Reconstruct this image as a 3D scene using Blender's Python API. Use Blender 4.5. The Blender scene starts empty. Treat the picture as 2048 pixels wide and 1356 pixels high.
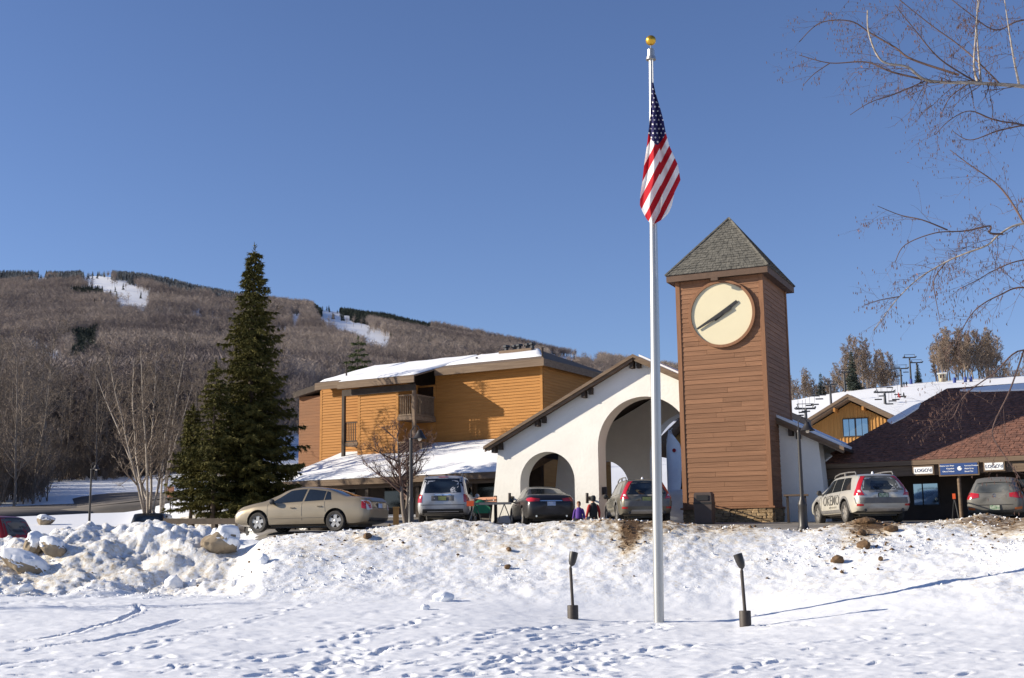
import bpy, bmesh, math, random
import numpy as np
from mathutils import Vector, Matrix
from mathutils.bvhtree import BVHTree

sc = bpy.context.scene
COL = sc.collection
R = math.radians

# ------------------------------------------------------------------ camera, sky, sun, exposure
FPX, PITCH, ROLL, EYE = 2500.0, R(9.5), R(0.75), 1.65
_f = np.array([0, math.cos(PITCH), math.sin(PITCH)])
_r0 = np.array([1.0, 0, 0]); _u0 = np.array([0, -math.sin(PITCH), math.cos(PITCH)])
_r = _r0 * math.cos(ROLL) - _u0 * math.sin(ROLL)
_u = _u0 * math.cos(ROLL) + _r0 * math.sin(ROLL)
cam_d = bpy.data.cameras.new('camera')
cam_d.sensor_width = 36.0; cam_d.lens = 36.0 * FPX / 2048.0
cam_d.clip_start = 0.1; cam_d.clip_end = 20000
cam = bpy.data.objects.new('camera', cam_d); COL.objects.link(cam)
cam.matrix_world = Matrix(((_r[0], _u[0], -_f[0], 0), (_r[1], _u[1], -_f[1], 0), (_r[2], _u[2], -_f[2], EYE), (0, 0, 0, 1)))
sc.camera = cam

SUN_AZ, SUN_EL = 88.5, 21.5      # degrees left of straight behind the camera, and above the horizon
sun_dir = Vector((-math.sin(R(SUN_AZ)) * math.cos(R(SUN_EL)), -math.cos(R(SUN_AZ)) * math.cos(R(SUN_EL)), math.sin(R(SUN_EL))))
world = bpy.data.worlds.new('World'); sc.world = world; world.use_nodes = True
wn = world.node_tree.nodes; wl = world.node_tree.links
bg = wn['Background']
sky = wn.new('ShaderNodeTexSky'); sky.sky_type = 'NISHITA'; sky.sun_disc = False
sky.sun_elevation = R(SUN_EL); sky.sun_rotation = math.atan2(sun_dir.x, sun_dir.y)
sky.altitude = 600; sky.air_density = 1.0; sky.dust_density = 0.0; sky.ozone_density = 4.5
tint = wn.new('ShaderNodeMix'); tint.data_type = 'RGBA'; tint.blend_type = 'MULTIPLY'; tint.inputs[0].default_value = 1.0
tint.inputs[7].default_value = (1.07, 0.955, 1.06, 1)          # the camera's white balance
wl.new(sky.outputs[0], tint.inputs[6]); wl.new(tint.outputs[2], bg.inputs[0]); bg.inputs[1].default_value = 0.082
sl = bpy.data.lights.new('sun', 'SUN'); sl.energy = 5.0; sl.angle = R(0.53); sl.color = (1.0, 0.90, 0.74)
so = bpy.data.objects.new('sun', sl); COL.objects.link(so)
so.rotation_euler = (-sun_dir).to_track_quat('-Z', 'Y').to_euler(); so.location = (-60, -30, 60)
sc.view_settings.view_transform = 'Standard'; sc.view_settings.look = 'None'
sc.view_settings.exposure = 0.66; sc.view_settings.gamma = 1.0

# ------------------------------------------------------------------ helpers
def ray(x, y):
    v = _f + _r * (x - 1024) / FPX + _u * (678 - y) / FPX
    return v / v[1]
def P(x, y, d):
    return np.array([0, 0, EYE]) + ray(x, y) * d
def PZ(x, y, z):
    v = ray(x, y); return np.array([0, 0, EYE]) + v * (z - EYE) / v[2]

class MB:
    """collects shapes that become one mesh object"""
    def __init__(s): s.v = []; s.f = []
    def add(s, vs, fs):
        n = len(s.v); s.v.extend([tuple(map(float, p)) for p in vs]); s.f.extend([tuple(i + n for i in f) for f in fs]); return s
    def box(s, x0, x1, y0, y1, z0, z1):
        return s.add([(x0,y0,z0),(x1,y0,z0),(x1,y1,z0),(x0,y1,z0),(x0,y0,z1),(x1,y0,z1),(x1,y1,z1),(x0,y1,z1)],
                     [(0,3,2,1),(4,5,6,7),(0,1,5,4),(1,2,6,5),(2,3,7,6),(3,0,4,7)])
    def prism(s, poly, a, b, axis='y'):
        n = len(poly)
        def pt(p, t): return (p[0], t, p[1]) if axis == 'y' else ((t, p[0], p[1]) if axis == 'x' else (p[0], p[1], t))
        s.add([pt(p, a) for p in poly] + [pt(p, b) for p in poly],
              [tuple(range(n))[::-1], tuple(range(n, 2*n))] + [(i, (i+1) % n, n + (i+1) % n, n + i) for i in range(n)])
        return s
    def tube(s, pts, rad, n=8, cap=True):
        pts = [Vector(p) for p in pts]
        if not hasattr(rad, '__len__'): rad = [rad] * len(pts)
        vs = []; prev = None
        for i, p in enumerate(pts):
            t = (pts[min(i+1, len(pts)-1)] - pts[max(i-1, 0)])
            t = t.normalized() if t.length > 1e-9 else Vector((0, 0, 1))
            if prev is None: a = t.orthogonal().normalized()
            else:
                a = prev - t * prev.dot(t)
                a = a.normalized() if a.length > 1e-6 else t.orthogonal().normalized()
            prev = a; b = t.cross(a)
            for k in range(n):
                an = 2*math.pi*k/n
                vs.append(p + (a*math.cos(an) + b*math.sin(an)) * rad[i])
        fs = [(i*n+k, i*n+(k+1) % n, (i+1)*n+(k+1) % n, (i+1)*n+k) for i in range(len(pts)-1) for k in range(n)]
        if cap: fs += [tuple(range(n))[::-1], tuple((len(pts)-1)*n+k for k in range(n))]
        return s.add(vs, fs)
    def lathe(s, prof, c=(0,0,0), n=16, axis='z', cap=True):
        vs = []
        for r_, h in prof:
            for k in range(n):
                an = 2*math.pi*k/n; x, y = r_*math.cos(an), r_*math.sin(an)
                p = (x, y, h) if axis == 'z' else ((x, h, y) if axis == 'y' else (h, x, y))
                vs.append((p[0]+c[0], p[1]+c[1], p[2]+c[2]))
        m = len(prof)
        fs = [(i*n+k, i*n+(k+1) % n, (i+1)*n+(k+1) % n, (i+1)*n+k) for i in range(m-1) for k in range(n)]
        if cap: fs += [tuple(range(n))[::-1], tuple((m-1)*n+k for k in range(n))]
        return s.add(vs, fs)
    def quad(s, *p): return s.add(p, [tuple(range(len(p)))])
    def build(s, name, mat, parent=None, smooth=False, angle=40, fixn=True):
        me = bpy.data.meshes.new(name); me.from_pydata(s.v, [], s.f)
        return link(name, me, mat, parent, smooth, angle, fixn)

def link(name, me, mat, parent=None, smooth=False, angle=40, fixn=True):
    if fixn:
        bm = bmesh.new(); bm.from_mesh(me); bmesh.ops.recalc_face_normals(bm, faces=bm.faces); bm.to_mesh(me); bm.free()
    if mat is not None: me.materials.append(mat)
    if smooth:
        me.polygons.foreach_set('use_smooth', [True]*len(me.polygons))
        if angle < 180: me.set_sharp_from_angle(angle=R(angle))
    me.update()
    o = bpy.data.objects.new(name, me); COL.objects.link(o)
    if parent is not None: o.parent = parent
    return o
def npmesh(name, v, f):
    """v (n,3) array, f (m,k) array of equal-size faces"""
    me = bpy.data.meshes.new(name); v = np.asarray(v, np.float32); f = np.asarray(f, np.int32)
    me.vertices.add(len(v)); me.vertices.foreach_set('co', v.ravel())
    m, k = f.shape
    me.loops.add(m*k); me.loops.foreach_set('vertex_index', f.ravel())
    me.polygons.add(m); me.polygons.foreach_set('loop_start', np.arange(0, m*k, k, dtype=np.int32))
    me.update(calc_edges=True); me.validate()
    return me
def tag(o, label=None, cat=None, group=None, kind=None):
    if label: o['label'] = label
    if cat: o['category'] = cat
    if group: o['group'] = group
    if kind: o['kind'] = kind
    return o
def thing(name, label, cat, loc=(0,0,0), rz=0, group=None):
    o = bpy.data.objects.new(name, None); COL.objects.link(o); o.empty_display_size = 0.2
    o.location = [float(c) for c in loc]; o.rotation_euler = (0, 0, rz)
    return tag(o, label, cat, group)
def sub(mesh, name, mat, parent, loc=(0,0,0), rot=(0,0,0), scale=(1,1,1)):
    o = bpy.data.objects.new(name, mesh); COL.objects.link(o); o.parent = parent
    o.location = loc; o.rotation_euler = rot; o.scale = scale
    if mat is not None and not mesh.materials: mesh.materials.append(mat)
    return o
def copy_tree(o, parent=None):
    c = o.copy(); COL.objects.link(c); c.parent = parent
    for ch in list(o.children): copy_tree(ch, c)
    return c

# ------------------------------------------------------------------ numpy noise
def _hash(ix, iy, seed):
    h = (ix.astype(np.int64)*374761393 + iy.astype(np.int64)*668265263 + seed*1442695041) & 0xffffffff
    h = ((h ^ (h >> 13)) * 1274126177) & 0xffffffff
    return ((h ^ (h >> 16)) & 0xffff) / 65535.0
def vnoise(x, y, seed=0):
    ix = np.floor(x); iy = np.floor(y); fx = x-ix; fy = y-iy
    fx = fx*fx*fx*(fx*(fx*6-15)+10); fy = fy*fy*fy*(fy*(fy*6-15)+10)
    a = _hash(ix, iy, seed); b = _hash(ix+1, iy, seed); c = _hash(ix, iy+1, seed); d = _hash(ix+1, iy+1, seed)
    return (a*(1-fx)+b*fx)*(1-fy)+(c*(1-fx)+d*fx)*fy - 0.5
def fbm(x, y, oct=4, seed=0, gain=0.5, lac=2.03):
    s = 0; a = 1.0
    for i in range(oct):
        s = s + a*vnoise(x, y, seed+i*17); x = x*lac+13.1; y = y*lac+7.7; a *= gain
    return s

def worley(x, y, seed=0):
    """cell noise: distance gap to the next cell (0 in the cracks) and a random value per cell"""
    ix = np.floor(x); iy = np.floor(y); f1 = np.full(x.shape, 9.0); f2 = f1.copy(); rid = np.zeros(x.shape)
    for a in (-1, 0, 1):
        for b in (-1, 0, 1):
            cx = ix+a; cy = iy+b; px = cx+_hash(cx, cy, seed); py = cy+_hash(cx, cy, seed+5)
            d = np.hypot(px-x, py-y); m = d < f1
            f2 = np.where(m, f1, np.minimum(f2, d)); rid = np.where(m, _hash(cx, cy, seed+9), rid); f1 = np.where(m, d, f1)
    return f2-f1, rid
# ------------------------------------------------------------------ materials
def mat(name, col, rough=0.8, var=0.0, scale=4.0, bump=0.0, bscale=None, metal=0.0, spec=0.5, col2=None, rnd=0.0, stretch=(1,1,1), detail=6, emit=None, coat=0.0):
    """principled material; var/col2 = noise colour variation, rnd = brightness change per object"""
    m = bpy.data.materials.new(name); m.use_nodes = True
    nt = m.node_tree; N = nt.nodes; L = nt.links; b = N['Principled BSDF']
    b.inputs['Roughness'].default_value = rough; b.inputs['Metallic'].default_value = metal
    b.inputs['Specular IOR Level'].default_value = spec
    if coat: b.inputs['Coat Weight'].default_value = coat; b.inputs['Coat Roughness'].default_value = 0.04
    c = tuple(col) + (1,)
    out = None
    if var or col2 or bump:
        tc = N.new('ShaderNodeTexCoord'); mp = N.new('ShaderNodeMapping'); mp.inputs['Scale'].default_value = stretch
        L.new(tc.outputs['Object'], mp.inputs[0])
        if rnd:      # every copy gets its own stretch of grain
            oj = N.new('ShaderNodeObjectInfo'); vm = N.new('ShaderNodeMath'); vm.operation = 'MULTIPLY'; vm.inputs[1].default_value = 60
            L.new(oj.outputs['Random'], vm.inputs[0]); L.new(vm.outputs[0], mp.inputs['Location'])
    if var or col2:
        nz = N.new('ShaderNodeTexNoise'); nz.inputs['Scale'].default_value = scale; nz.inputs['Detail'].default_value = detail
        nz.inputs['Roughness'].default_value = 0.62
        L.new(mp.outputs[0], nz.inputs['Vector'])
        rp = N.new('ShaderNodeValToRGB'); rp.color_ramp.elements[0].position = 0.32; rp.color_ramp.elements[1].position = 0.68
        c2 = tuple(col2) + (1,) if col2 else tuple(min(1, x*(1+var)) for x in col) + (1,)
        c1 = c if col2 else tuple(x*(1-var) for x in col) + (1,)
        rp.color_ramp.elements[0].color = c1; rp.color_ramp.elements[1].color = c2
        L.new(nz.outputs[0], rp.inputs[0]); out = rp.outputs[0]
    if rnd:
        oi = N.new('ShaderNodeObjectInfo'); mr = N.new('ShaderNodeMapRange')
        mr.inputs['To Min'].default_value = 1-rnd; mr.inputs['To Max'].default_value = 1+rnd
        L.new(oi.outputs['Random'], mr.inputs[0])
        mx = N.new('ShaderNodeMix'); mx.data_type = 'RGBA'; mx.blend_type = 'MULTIPLY'; mx.inputs[0].default_value = 1
        if out: L.new(out, mx.inputs[6])
        else: mx.inputs[6].default_value = c
        L.new(mr.outputs[0], mx.inputs[7]); out = mx.outputs[2]
    if out: L.new(out, b.inputs['Base Color'])
    else: b.inputs['Base Color'].default_value = c
    if bump:
        n2 = N.new('ShaderNodeTexNoise'); n2.inputs['Scale'].default_value = bscale or scale*4; n2.inputs['Detail'].default_value = 5
        L.new(mp.outputs[0], n2.inputs['Vector'])
        bp = N.new('ShaderNodeBump'); bp.inputs['Strength'].default_value = bump; bp.inputs['Distance'].default_value = 0.03
        L.new(n2.outputs[0], bp.inputs['Height']); L.new(bp.outputs[0], b.inputs['Normal'])
    if emit: b.inputs['Emission Color'].default_value = tuple(emit[:3]) + (1,); b.inputs['Emission Strength'].default_value = emit[3]
    return m

M = {}
M['snow'] = mat('snow', (0.80, 0.815, 0.84), 0.7, var=0.03, scale=1.2, bump=0.25, bscale=9, spec=0.3)
M['roof_snow'] = mat('roof_snow', (0.82, 0.83, 0.85), 0.7, bump=0.5, bscale=1.6, spec=0.3)
M['asphalt'] = mat('asphalt', (0.10, 0.092, 0.085), 0.85, col2=(0.27, 0.245, 0.215), scale=0.55, bump=0.3, bscale=30)
M['road'] = mat('road', (0.05, 0.045, 0.04), 0.8, col2=(0.13, 0.11, 0.095), scale=0.35, bump=0.2, bscale=20)
M['tower_wood'] = mat('tower_wood', (0.19, 0.095, 0.052), 0.75, col2=(0.28, 0.145, 0.080), scale=2.5, stretch=(0.5, 1, 9), bump=0.25, bscale=30, rnd=0.12, spec=0.25)
M['tower_trim'] = mat('tower_trim', (0.20, 0.098, 0.052), 0.75, col2=(0.26, 0.13, 0.07), scale=3, stretch=(6, 6, 0.6), spec=0.25)
M['tower_fascia'] = mat('tower_fascia', (0.105, 0.062, 0.040), 0.8, var=0.2, scale=3)
M['shingle'] = mat('shingle', (0.058, 0.056, 0.048), 0.9, col2=(0.165, 0.155, 0.130), scale=6.0, bump=0.4, bscale=60, detail=8)
M['clock_face'] = mat('clock_face', (0.64, 0.575, 0.39), 0.55, var=0.03, scale=1.0)
M['black'] = mat('black', (0.012, 0.011, 0.011), 0.5, var=0.2)
M['stone'] = mat('stone', (0.20, 0.125, 0.055), 0.85, col2=(0.42, 0.30, 0.17), scale=3.0, bump=0.6, bscale=25, rnd=0.35)
M['mortar'] = mat('mortar', (0.11, 0.09, 0.07), 0.95, var=0.2, scale=8)
M['stucco'] = mat('stucco', (0.78, 0.76, 0.705), 0.85, var=0.06, scale=0.7, bump=0.3, bscale=9, spec=0.2)
M['brown_trim'] = mat('brown_trim', (0.125, 0.085, 0.058), 0.8, col2=(0.20, 0.145, 0.10), scale=2, stretch=(0.4, 3, 6), spec=0.25)
M['dark_trim'] = mat('dark_trim', (0.055, 0.042, 0.034), 0.8, var=0.25, scale=3, spec=0.25)
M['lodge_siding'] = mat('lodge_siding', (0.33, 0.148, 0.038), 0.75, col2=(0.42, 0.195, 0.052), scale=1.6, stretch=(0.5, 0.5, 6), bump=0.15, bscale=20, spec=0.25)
M['shaded_rust_siding'] = mat('shaded_rust_siding', (0.19, 0.080, 0.028), 0.8, var=0.12, scale=1.6, stretch=(0.5, 0.5, 6))  # rust wing siding, colour darkened to stand in for tree shade
M['yellow_board'] = mat('yellow_board', (0.40, 0.20, 0.05), 0.75, col2=(0.50, 0.26, 0.075), scale=1.6, stretch=(5, 5, 0.5), rnd=0.1)
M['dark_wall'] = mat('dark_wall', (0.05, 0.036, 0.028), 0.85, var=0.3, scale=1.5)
M['red_shingle'] = mat('red_shingle', (0.080, 0.038, 0.028), 0.9, col2=(0.235, 0.108, 0.072), scale=7, bump=0.4, bscale=40, detail=8)
M['window_glass'] = mat('window_glass', (0.30, 0.40, 0.47), 0.05, spec=1.0, metal=0.9)
M['dark_glass'] = mat('dark_glass', (0.008, 0.010, 0.012), 0.08, spec=0.7)
M['window_frame'] = mat('window_frame', (0.03, 0.024, 0.024), 0.6)
M['white_sign'] = mat('white_sign', (0.80, 0.80, 0.79), 0.5, var=0.03)
M['blue_sign'] = mat('blue_sign', (0.018, 0.055, 0.19), 0.5, var=0.05)
M['navy'] = mat('navy', (0.01, 0.03, 0.10), 0.5)
M['white_paint'] = mat('white_paint', (0.8, 0.8, 0.8), 0.5)
M['alu'] = mat('alu', (0.42, 0.415, 0.40), 0.38, metal=0.85, var=0.05, scale=2, stretch=(1, 1, 0.2))
M['gold'] = mat('gold', (0.62, 0.36, 0.045), 0.32, metal=0.85)
M['lamp_iron'] = mat('lamp_iron', (0.022, 0.019, 0.018), 0.45, var=0.2)
M['lamp_bronze'] = mat('lamp_bronze', (0.040, 0.030, 0.024), 0.6, var=0.25, scale=20)
M['lamp_glass'] = mat('lamp_glass', (0.7, 0.62, 0.5), 0.3)
M['can'] = mat('can', (0.062, 0.043, 0.036), 0.6, var=0.15, scale=3)
M['bark'] = mat('bark', (0.135, 0.110, 0.090), 0.9, col2=(0.24, 0.20, 0.165), scale=5, stretch=(3, 3, 0.6), bump=0.5, bscale=20)
M['birch_bark'] = mat('birch_bark', (0.17, 0.14, 0.115), 0.75, col2=(0.42, 0.365, 0.30), scale=7, stretch=(1, 1, 3))
M['twig'] = mat('twig', (0.175, 0.138, 0.108), 0.9, rnd=0.22)
M['twig_red'] = mat('twig_red', (0.115, 0.070, 0.058), 0.9, rnd=0.2)
M['wood_far'] = mat('wood_far', (0.270, 0.232, 0.205), 0.9, rnd=0.28)
M['twig_tan'] = mat('twig_tan', (0.24, 0.182, 0.138), 0.9, rnd=0.25)
def stand_tint(m):
    """woods change tone from stand to stand: noise read at each tree's own place"""
    N = m.node_tree.nodes; L = m.node_tree.links; b = N['Principled BSDF']; src = b.inputs['Base Color'].links[0].from_socket
    oi = N.new('ShaderNodeObjectInfo'); nz = N.new('ShaderNodeTexNoise'); nz.inputs['Scale'].default_value = 0.006; nz.inputs['Detail'].default_value = 5
    L.new(oi.outputs['Location'], nz.inputs['Vector'])
    rp = N.new('ShaderNodeValToRGB'); e = rp.color_ramp.elements; e[0].position = .36; e[0].color = (.50, .46, .50, 1); e[1].position = .62; e[1].color = (1.25, 1.2, 1.15, 1)
    L.new(nz.outputs[0], rp.inputs[0]); mx = N.new('ShaderNodeMix'); mx.data_type = 'RGBA'; mx.blend_type = 'MULTIPLY'; mx.inputs[0].default_value = 1
    L.new(src, mx.inputs[6]); L.new(rp.outputs[0], mx.inputs[7]); L.new(mx.outputs[2], b.inputs['Base Color'])
stand_tint(M['wood_far'])
M['conifer_far'] = mat('conifer_far', (0.040, 0.052, 0.040), 0.9, rnd=0.3)
M['conifer_frost'] = mat('conifer_frost', (0.21, 0.22, 0.22), 0.9, rnd=0.7)
M['spruce'] = mat('spruce', (0.045, 0.048, 0.014), 0.85, col2=(0.135, 0.118, 0.030), scale=0.9, spec=0.2)
M['spruce_bark'] = mat('spruce_bark', (0.085, 0.062, 0.048), 0.95, var=0.35, scale=6, bump=0.5)
M['pine'] = mat('pine', (0.055, 0.075, 0.030), 0.85, col2=(0.09, 0.105, 0.045), scale=0.8, spec=0.2)
M['rock'] = mat('rock', (0.13, 0.095, 0.06), 0.9, col2=(0.36, 0.29, 0.20), scale=1.6, bump=0.9, bscale=5, detail=10)
M['earth'] = mat('earth', (0.065, 0.037, 0.018), 0.95, col2=(0.17, 0.10, 0.048), scale=7, bump=0.8, bscale=22)
M['leaf'] = mat('leaf', (0.34, 0.12, 0.022), 0.7, var=0.3)
M['catkin'] = mat('catkin', (0.085, 0.040, 0.028), 0.8, var=0.3)
M['steel_dark'] = mat('steel_dark', (0.028, 0.030, 0.036), 0.5, var=0.2)
M['blue_pad'] = mat('blue_pad', (0.02, 0.045, 0.22), 0.6, var=0.15)
M['purple'] = mat('purple', (0.085, 0.030, 0.24), 0.8, var=0.15, scale=12)
M['red_cloth'] = mat('red_cloth', (0.35, 0.018, 0.016), 0.8, var=0.15, scale=12)
M['black_cloth'] = mat('black_cloth', (0.014, 0.016, 0.018), 0.85, var=0.2, scale=12)
M['skin'] = mat('skin', (0.55, 0.31, 0.21), 0.6)
M['hair'] = mat('hair', (0.16, 0.065, 0.022), 0.7, var=0.3, scale=30)
M['green_cloth'] = mat('green_cloth', (0.01, 0.16, 0.07), 0.7, var=0.2)
M['orange'] = mat('orange', (0.72, 0.10, 0.02), 0.55)
M['orange_pale'] = mat('orange_pale', (0.60, 0.27, 0.16), 0.6, var=0.2, scale=8)
# snow ground: white with brown dirt where the attribute says the plough left it
def snow_ground_mat():
    m = bpy.data.materials.new('snow_ground'); m.use_nodes = True
    nt = m.node_tree; N = nt.nodes; L = nt.links; b = N['Principled BSDF']
    b.inputs['Roughness'].default_value = 0.65; b.inputs['Specular IOR Level'].default_value = 0.3
    at = N.new('ShaderNodeAttribute'); at.attribute_name = 'dirt'
    tc = N.new('ShaderNodeTexCoord')
    nz = N.new('ShaderNodeTexNoise'); nz.inputs['Scale'].default_value = 5.5; nz.inputs['Detail'].default_value = 9; nz.inputs['Roughness'].default_value = 0.72
    L.new(tc.outputs['Object'], nz.inputs['Vector'])
    ad = N.new('ShaderNodeMath'); ad.operation = 'ADD'; L.new(nz.outputs[0], ad.inputs[0]); L.new(at.outputs['Fac'], ad.inputs[1])
    rp = N.new('ShaderNodeValToRGB'); e = rp.color_ramp.elements
    e[0].position = 0.60; e[0].color = (0.80, 0.815, 0.84, 1); e[1].position = 1.02; e[1].color = (0.10, 0.058, 0.028, 1)
    k = e.new(0.74); k.color = (0.70, 0.655, 0.57, 1); k = e.new(0.86); k.color = (0.40, 0.30, 0.19, 1)
    L.new(ad.outputs[0], rp.inputs[0]); L.new(rp.outputs[0], b.inputs['Base Color'])
    n2 = N.new('ShaderNodeTexNoise'); n2.inputs['Scale'].default_value = 8; n2.inputs['Detail'].default_value = 9; n2.inputs['Roughness'].default_value = 0.72
    L.new(tc.outputs['Object'], n2.inputs['Vector'])
    ab = N.new('ShaderNodeAttribute'); ab.attribute_name = 'rubble'
    ms = N.new('ShaderNodeMapRange'); ms.inputs['To Min'].default_value = 0.22; ms.inputs['To Max'].default_value = 0.95; L.new(ab.outputs['Fac'], ms.inputs[0])
    bp = N.new('ShaderNodeBump'); bp.inputs['Distance'].default_value = 0.06; L.new(ms.outputs[0], bp.inputs['Strength'])
    L.new(n2.outputs[0], bp.inputs['Height']); L.new(bp.outputs[0], b.inputs['Normal'])
    return m
M['ground'] = snow_ground_mat()
# ------------------------------------------------------------------ terrain
def y2z(px, y, d):
    yy = y + 0.01309*(px-1024)
    return EYE + d*np.tan(PITCH + np.arctan((678-yy)/FPX))
CREST_PX = [-700, 0, 80, 180, 300, 380, 440, 480, 560, 650, 750, 900, 1000, 1100, 1200, 1300, 1450, 1540, 1600, 1700, 1790, 1860, 1950, 2048, 2800]
CREST_Z  = [2.1, 2.05, 2.10, 2.42, 2.58, 2.30, 2.15, 1.95, 2.06, 2.16, 2.26, 2.46, 2.36, 2.42, 2.42, 2.38, 2.20, 2.12, 2.0, 2.36, 2.12, 2.2, 2.46, 2.26, 2.3]
YC_PX = [-900, 0, 90, 180, 260, 350, 440, 560, 640, 760, 850, 950, 1050, 1150, 1250, 1360, 1500, 1700, 2800]
YC_Y  = [560, 556, 553, 548, 556, 572, 590, 610, 618, 634, 652, 668, 692, 712, 728, 748, 775, 800, 820]
def col_profile(px):
    zc = float(np.interp(px, CREST_PX, CREST_Z))
    A = [(4,-.32),(12,-.2),(22,.08),(29,.45),(32.5,.72),(35,1.25),(38,zc),(40.5,1.55),(44,1.4),(52,1.85),(72,3.3),(78,3.95),(100,5.6),(110,6.6)]
    B = [(4,-.32),(12,-.2),(22,.08),(29,.42),(32.5,.68),(35,1.2),(38,zc),(41,1.7),(47,2.15),(55,3.0),(65,3.8),(80,4.9),(100,6.5),(110,7.3)]
    Cc = [(4,-.32),(12,-.2),(21,.02),(30,.46),(32,.95),(34,1.75),(35.8,zc),(37.8,zc-.12),(38.6,2.12),(41,2.2),(46,2.55),(56,2.9),(65,3.8),(85,5.5),(110,8.2)]
    D = [(4,-.32),(12,-.2),(24,.0),(28,.10),(29.5,.30),(32,1.15),(34,1.95),(35.4,zc),(36.4,zc-.12),(37,2.10),(39,2.24),(41,2.30),(46,2.5),(58,2.62),(75,4.0),(110,8.5)]
    E_ = [(4,-.32),(12,-.2),(20.5,.0),(22.5,.10),(24.5,.42),(27.2,1.12),(31,1.75),(33.5,2.15),(35.2,zc),(36.4,zc-.13),(37,2.10),(39,2.24),(41,2.30),(46,2.46),(58,2.6),(75,5.0),(110,11)]
    keys = [(0, A), (240, A), (400, B), (470, B), (540, Cc), (880, Cc), (1250, D), (1450, D), (2060, E_)]
    dd = np.concatenate([np.linspace(4, 60, 200), np.geomspace(60.5, 110, 30)])
    if px <= 0: z = np.interp(dd, *zip(*A))
    elif px >= 2060: z = np.interp(dd, *zip(*E_))
    else:
        for (p0, l0), (p1, l1) in zip(keys, keys[1:]):
            if p0 <= px <= p1:
                w = (px-p0)/(p1-p0); w = w*w*(3-2*w) if p1 < 2000 else w
                z = np.interp(dd, *zip(*l0))*(1-w) + np.interp(dd, *zip(*l1))*w; break
    ker = np.array([1, 2, 3, 2, 1.])/9
    zs = np.convolve(np.pad(z[:200], 2, mode='edge'), ker, 'valid'); z[:200] = zs
    # far part
    df = np.geomspace(125, 5200, 70)
    yc = float(np.interp(px, YC_PX, YC_Y))
    z110 = z[-1]
    yn = 1096 - .01309*(px-1024) - (z110-EYE)*FPX/110
    g = np.interp(df, [110, 200, 400, 800, 1500, 2300, 3000], [0, .13, .30, .52, .77, .93, 1.0])
    ym = yn + (yc-yn)*g
    zm = y2z(px, ym, np.minimum(df, 3000)); zm = np.where(df > 3000, zm - (df-3000)*0.35, zm)
    ysl = float(np.interp(px, [1450, 1590, 1700, 1830, 2048, 2800], [815, 798, 779, 764, 749, 730]))
    yr = np.interp(df, [110, 200, 300, 410], [yn, 866, (ysl+30), ysl])
    zr = y2z(px, yr, np.minimum(df, 410)); zr = np.where(df > 410, zr - (df-410)*0.06, zr)
    w = float(np.clip((px-1380)/150, 0, 1)); w = w*w*(3-2*w)
    return np.concatenate([z, zm*(1-w) + zr*w])
_DD = np.concatenate([np.linspace(4, 60, 200), np.geomspace(60.5, 110, 30), np.geomspace(125, 5200, 70)])
_PX = np.linspace(-2000, 4000, 241)
_ZT = np.array([col_profile(p) for p in _PX])
def base_z(x, d):
    x = np.asarray(x, float); d = np.asarray(d, float)
    px = np.clip(1024 + FPX*x/np.maximum(d, 1), -1999, 3999)
    ci = (px+2000)/25.0; c0 = np.floor(ci).astype(int); cw = ci-c0
    di = np.interp(d, _DD, np.arange(len(_DD))); d0 = np.clip(np.floor(di).astype(int), 0, len(_DD)-2); dw = di-d0
    return (_ZT[c0, d0]*(1-dw)+_ZT[c0, d0+1]*dw)*(1-cw) + (_ZT[c0+1, d0]*(1-dw)+_ZT[c0+1, d0+1]*dw)*cw
def sstep(a, b, x):
    t = np.clip((x-a)/(b-a), 0, 1); return t*t*(3-2*t)
rng = np.random.default_rng(11)
# near sheet: rows in depth, columns in bearing
tn = np.arange(-0.64, 0.6401, 0.0021)
dn = [6.0]
while dn[-1] < 60: dn.append(dn[-1]*(1.02 if dn[-1] < 13.5 else (1.0021 if 30 < dn[-1] < 39.5 else 1.0037)))
dn = np.array(dn)
T, Dg = np.meshgrid(tn, dn); X = T*Dg; PXg = 1024+FPX*T
Z = base_z(X, Dg)
left = 1-sstep(430, 540, PXg)
toe = np.interp(PXg, [1450, 1700, 2060], [28.5, 26.3, 22.5])
bank = sstep(0, 3.0, Dg-left*1.5-toe)*(1-sstep(36.0, 37.4, Dg)*(1-left)*0.97)*(1-sstep(46, 60, Dg)*left*.35)
lump = fbm(X*0.75, Dg*0.75, 5, 3, 0.55)
ridge = 0.5-np.abs(fbm(X*1.3+5, Dg*1.3, 4, 31, 0.5))
crumb = np.abs(fbm(X*1.7+3, Dg*1.7, 5, 131, 0.6)); crumb2 = np.abs(fbm(X*4.3, Dg*4.3, 4, 151, 0.62))
Z += bank*(0.12+0.26*left)*lump + bank*(0.04+0.07*left)*(0.22-crumb) + bank*(0.02+0.03*left)*(0.2-crumb2)
wx = X+.12*fbm(X*3, Dg*3, 2, 401); wy = Dg+.12*fbm(X*3+7, Dg*3, 2, 405)
g1, r1 = worley(wx*1.5, wy*1.5, 11); g2, r2 = worley(wx*3.3, wy*3.3, 23); g3, r3 = worley(wx*6.5, wy*6.5, 37)
rub = np.clip(fbm(X*.45+9, Dg*.45, 3, 58)*2.2+.30, 0, 1)*np.clip(1.15-np.abs(Dg-34.6)/3.6, 0, 1)*(1-left)*.85 + left*(.12+.88*sstep(34.8, 36.6, Dg+.8*fbm(X*.5, Dg*.5, 2, 88)))          # where the plough left lumps
crisp = lambda q: np.clip(q*3.2, 0, 1)
Z += bank*rub*((0.02+0.13*left)*crisp(g1)*(r1**2) + (0.055+0.05*left)*crisp(g2)*r2**2 + 0.045*crisp(g3)*r3**2) + bank*0.018*fbm(X*11, Dg*11, 3, 77, 0.6)
field = 1-bank
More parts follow.
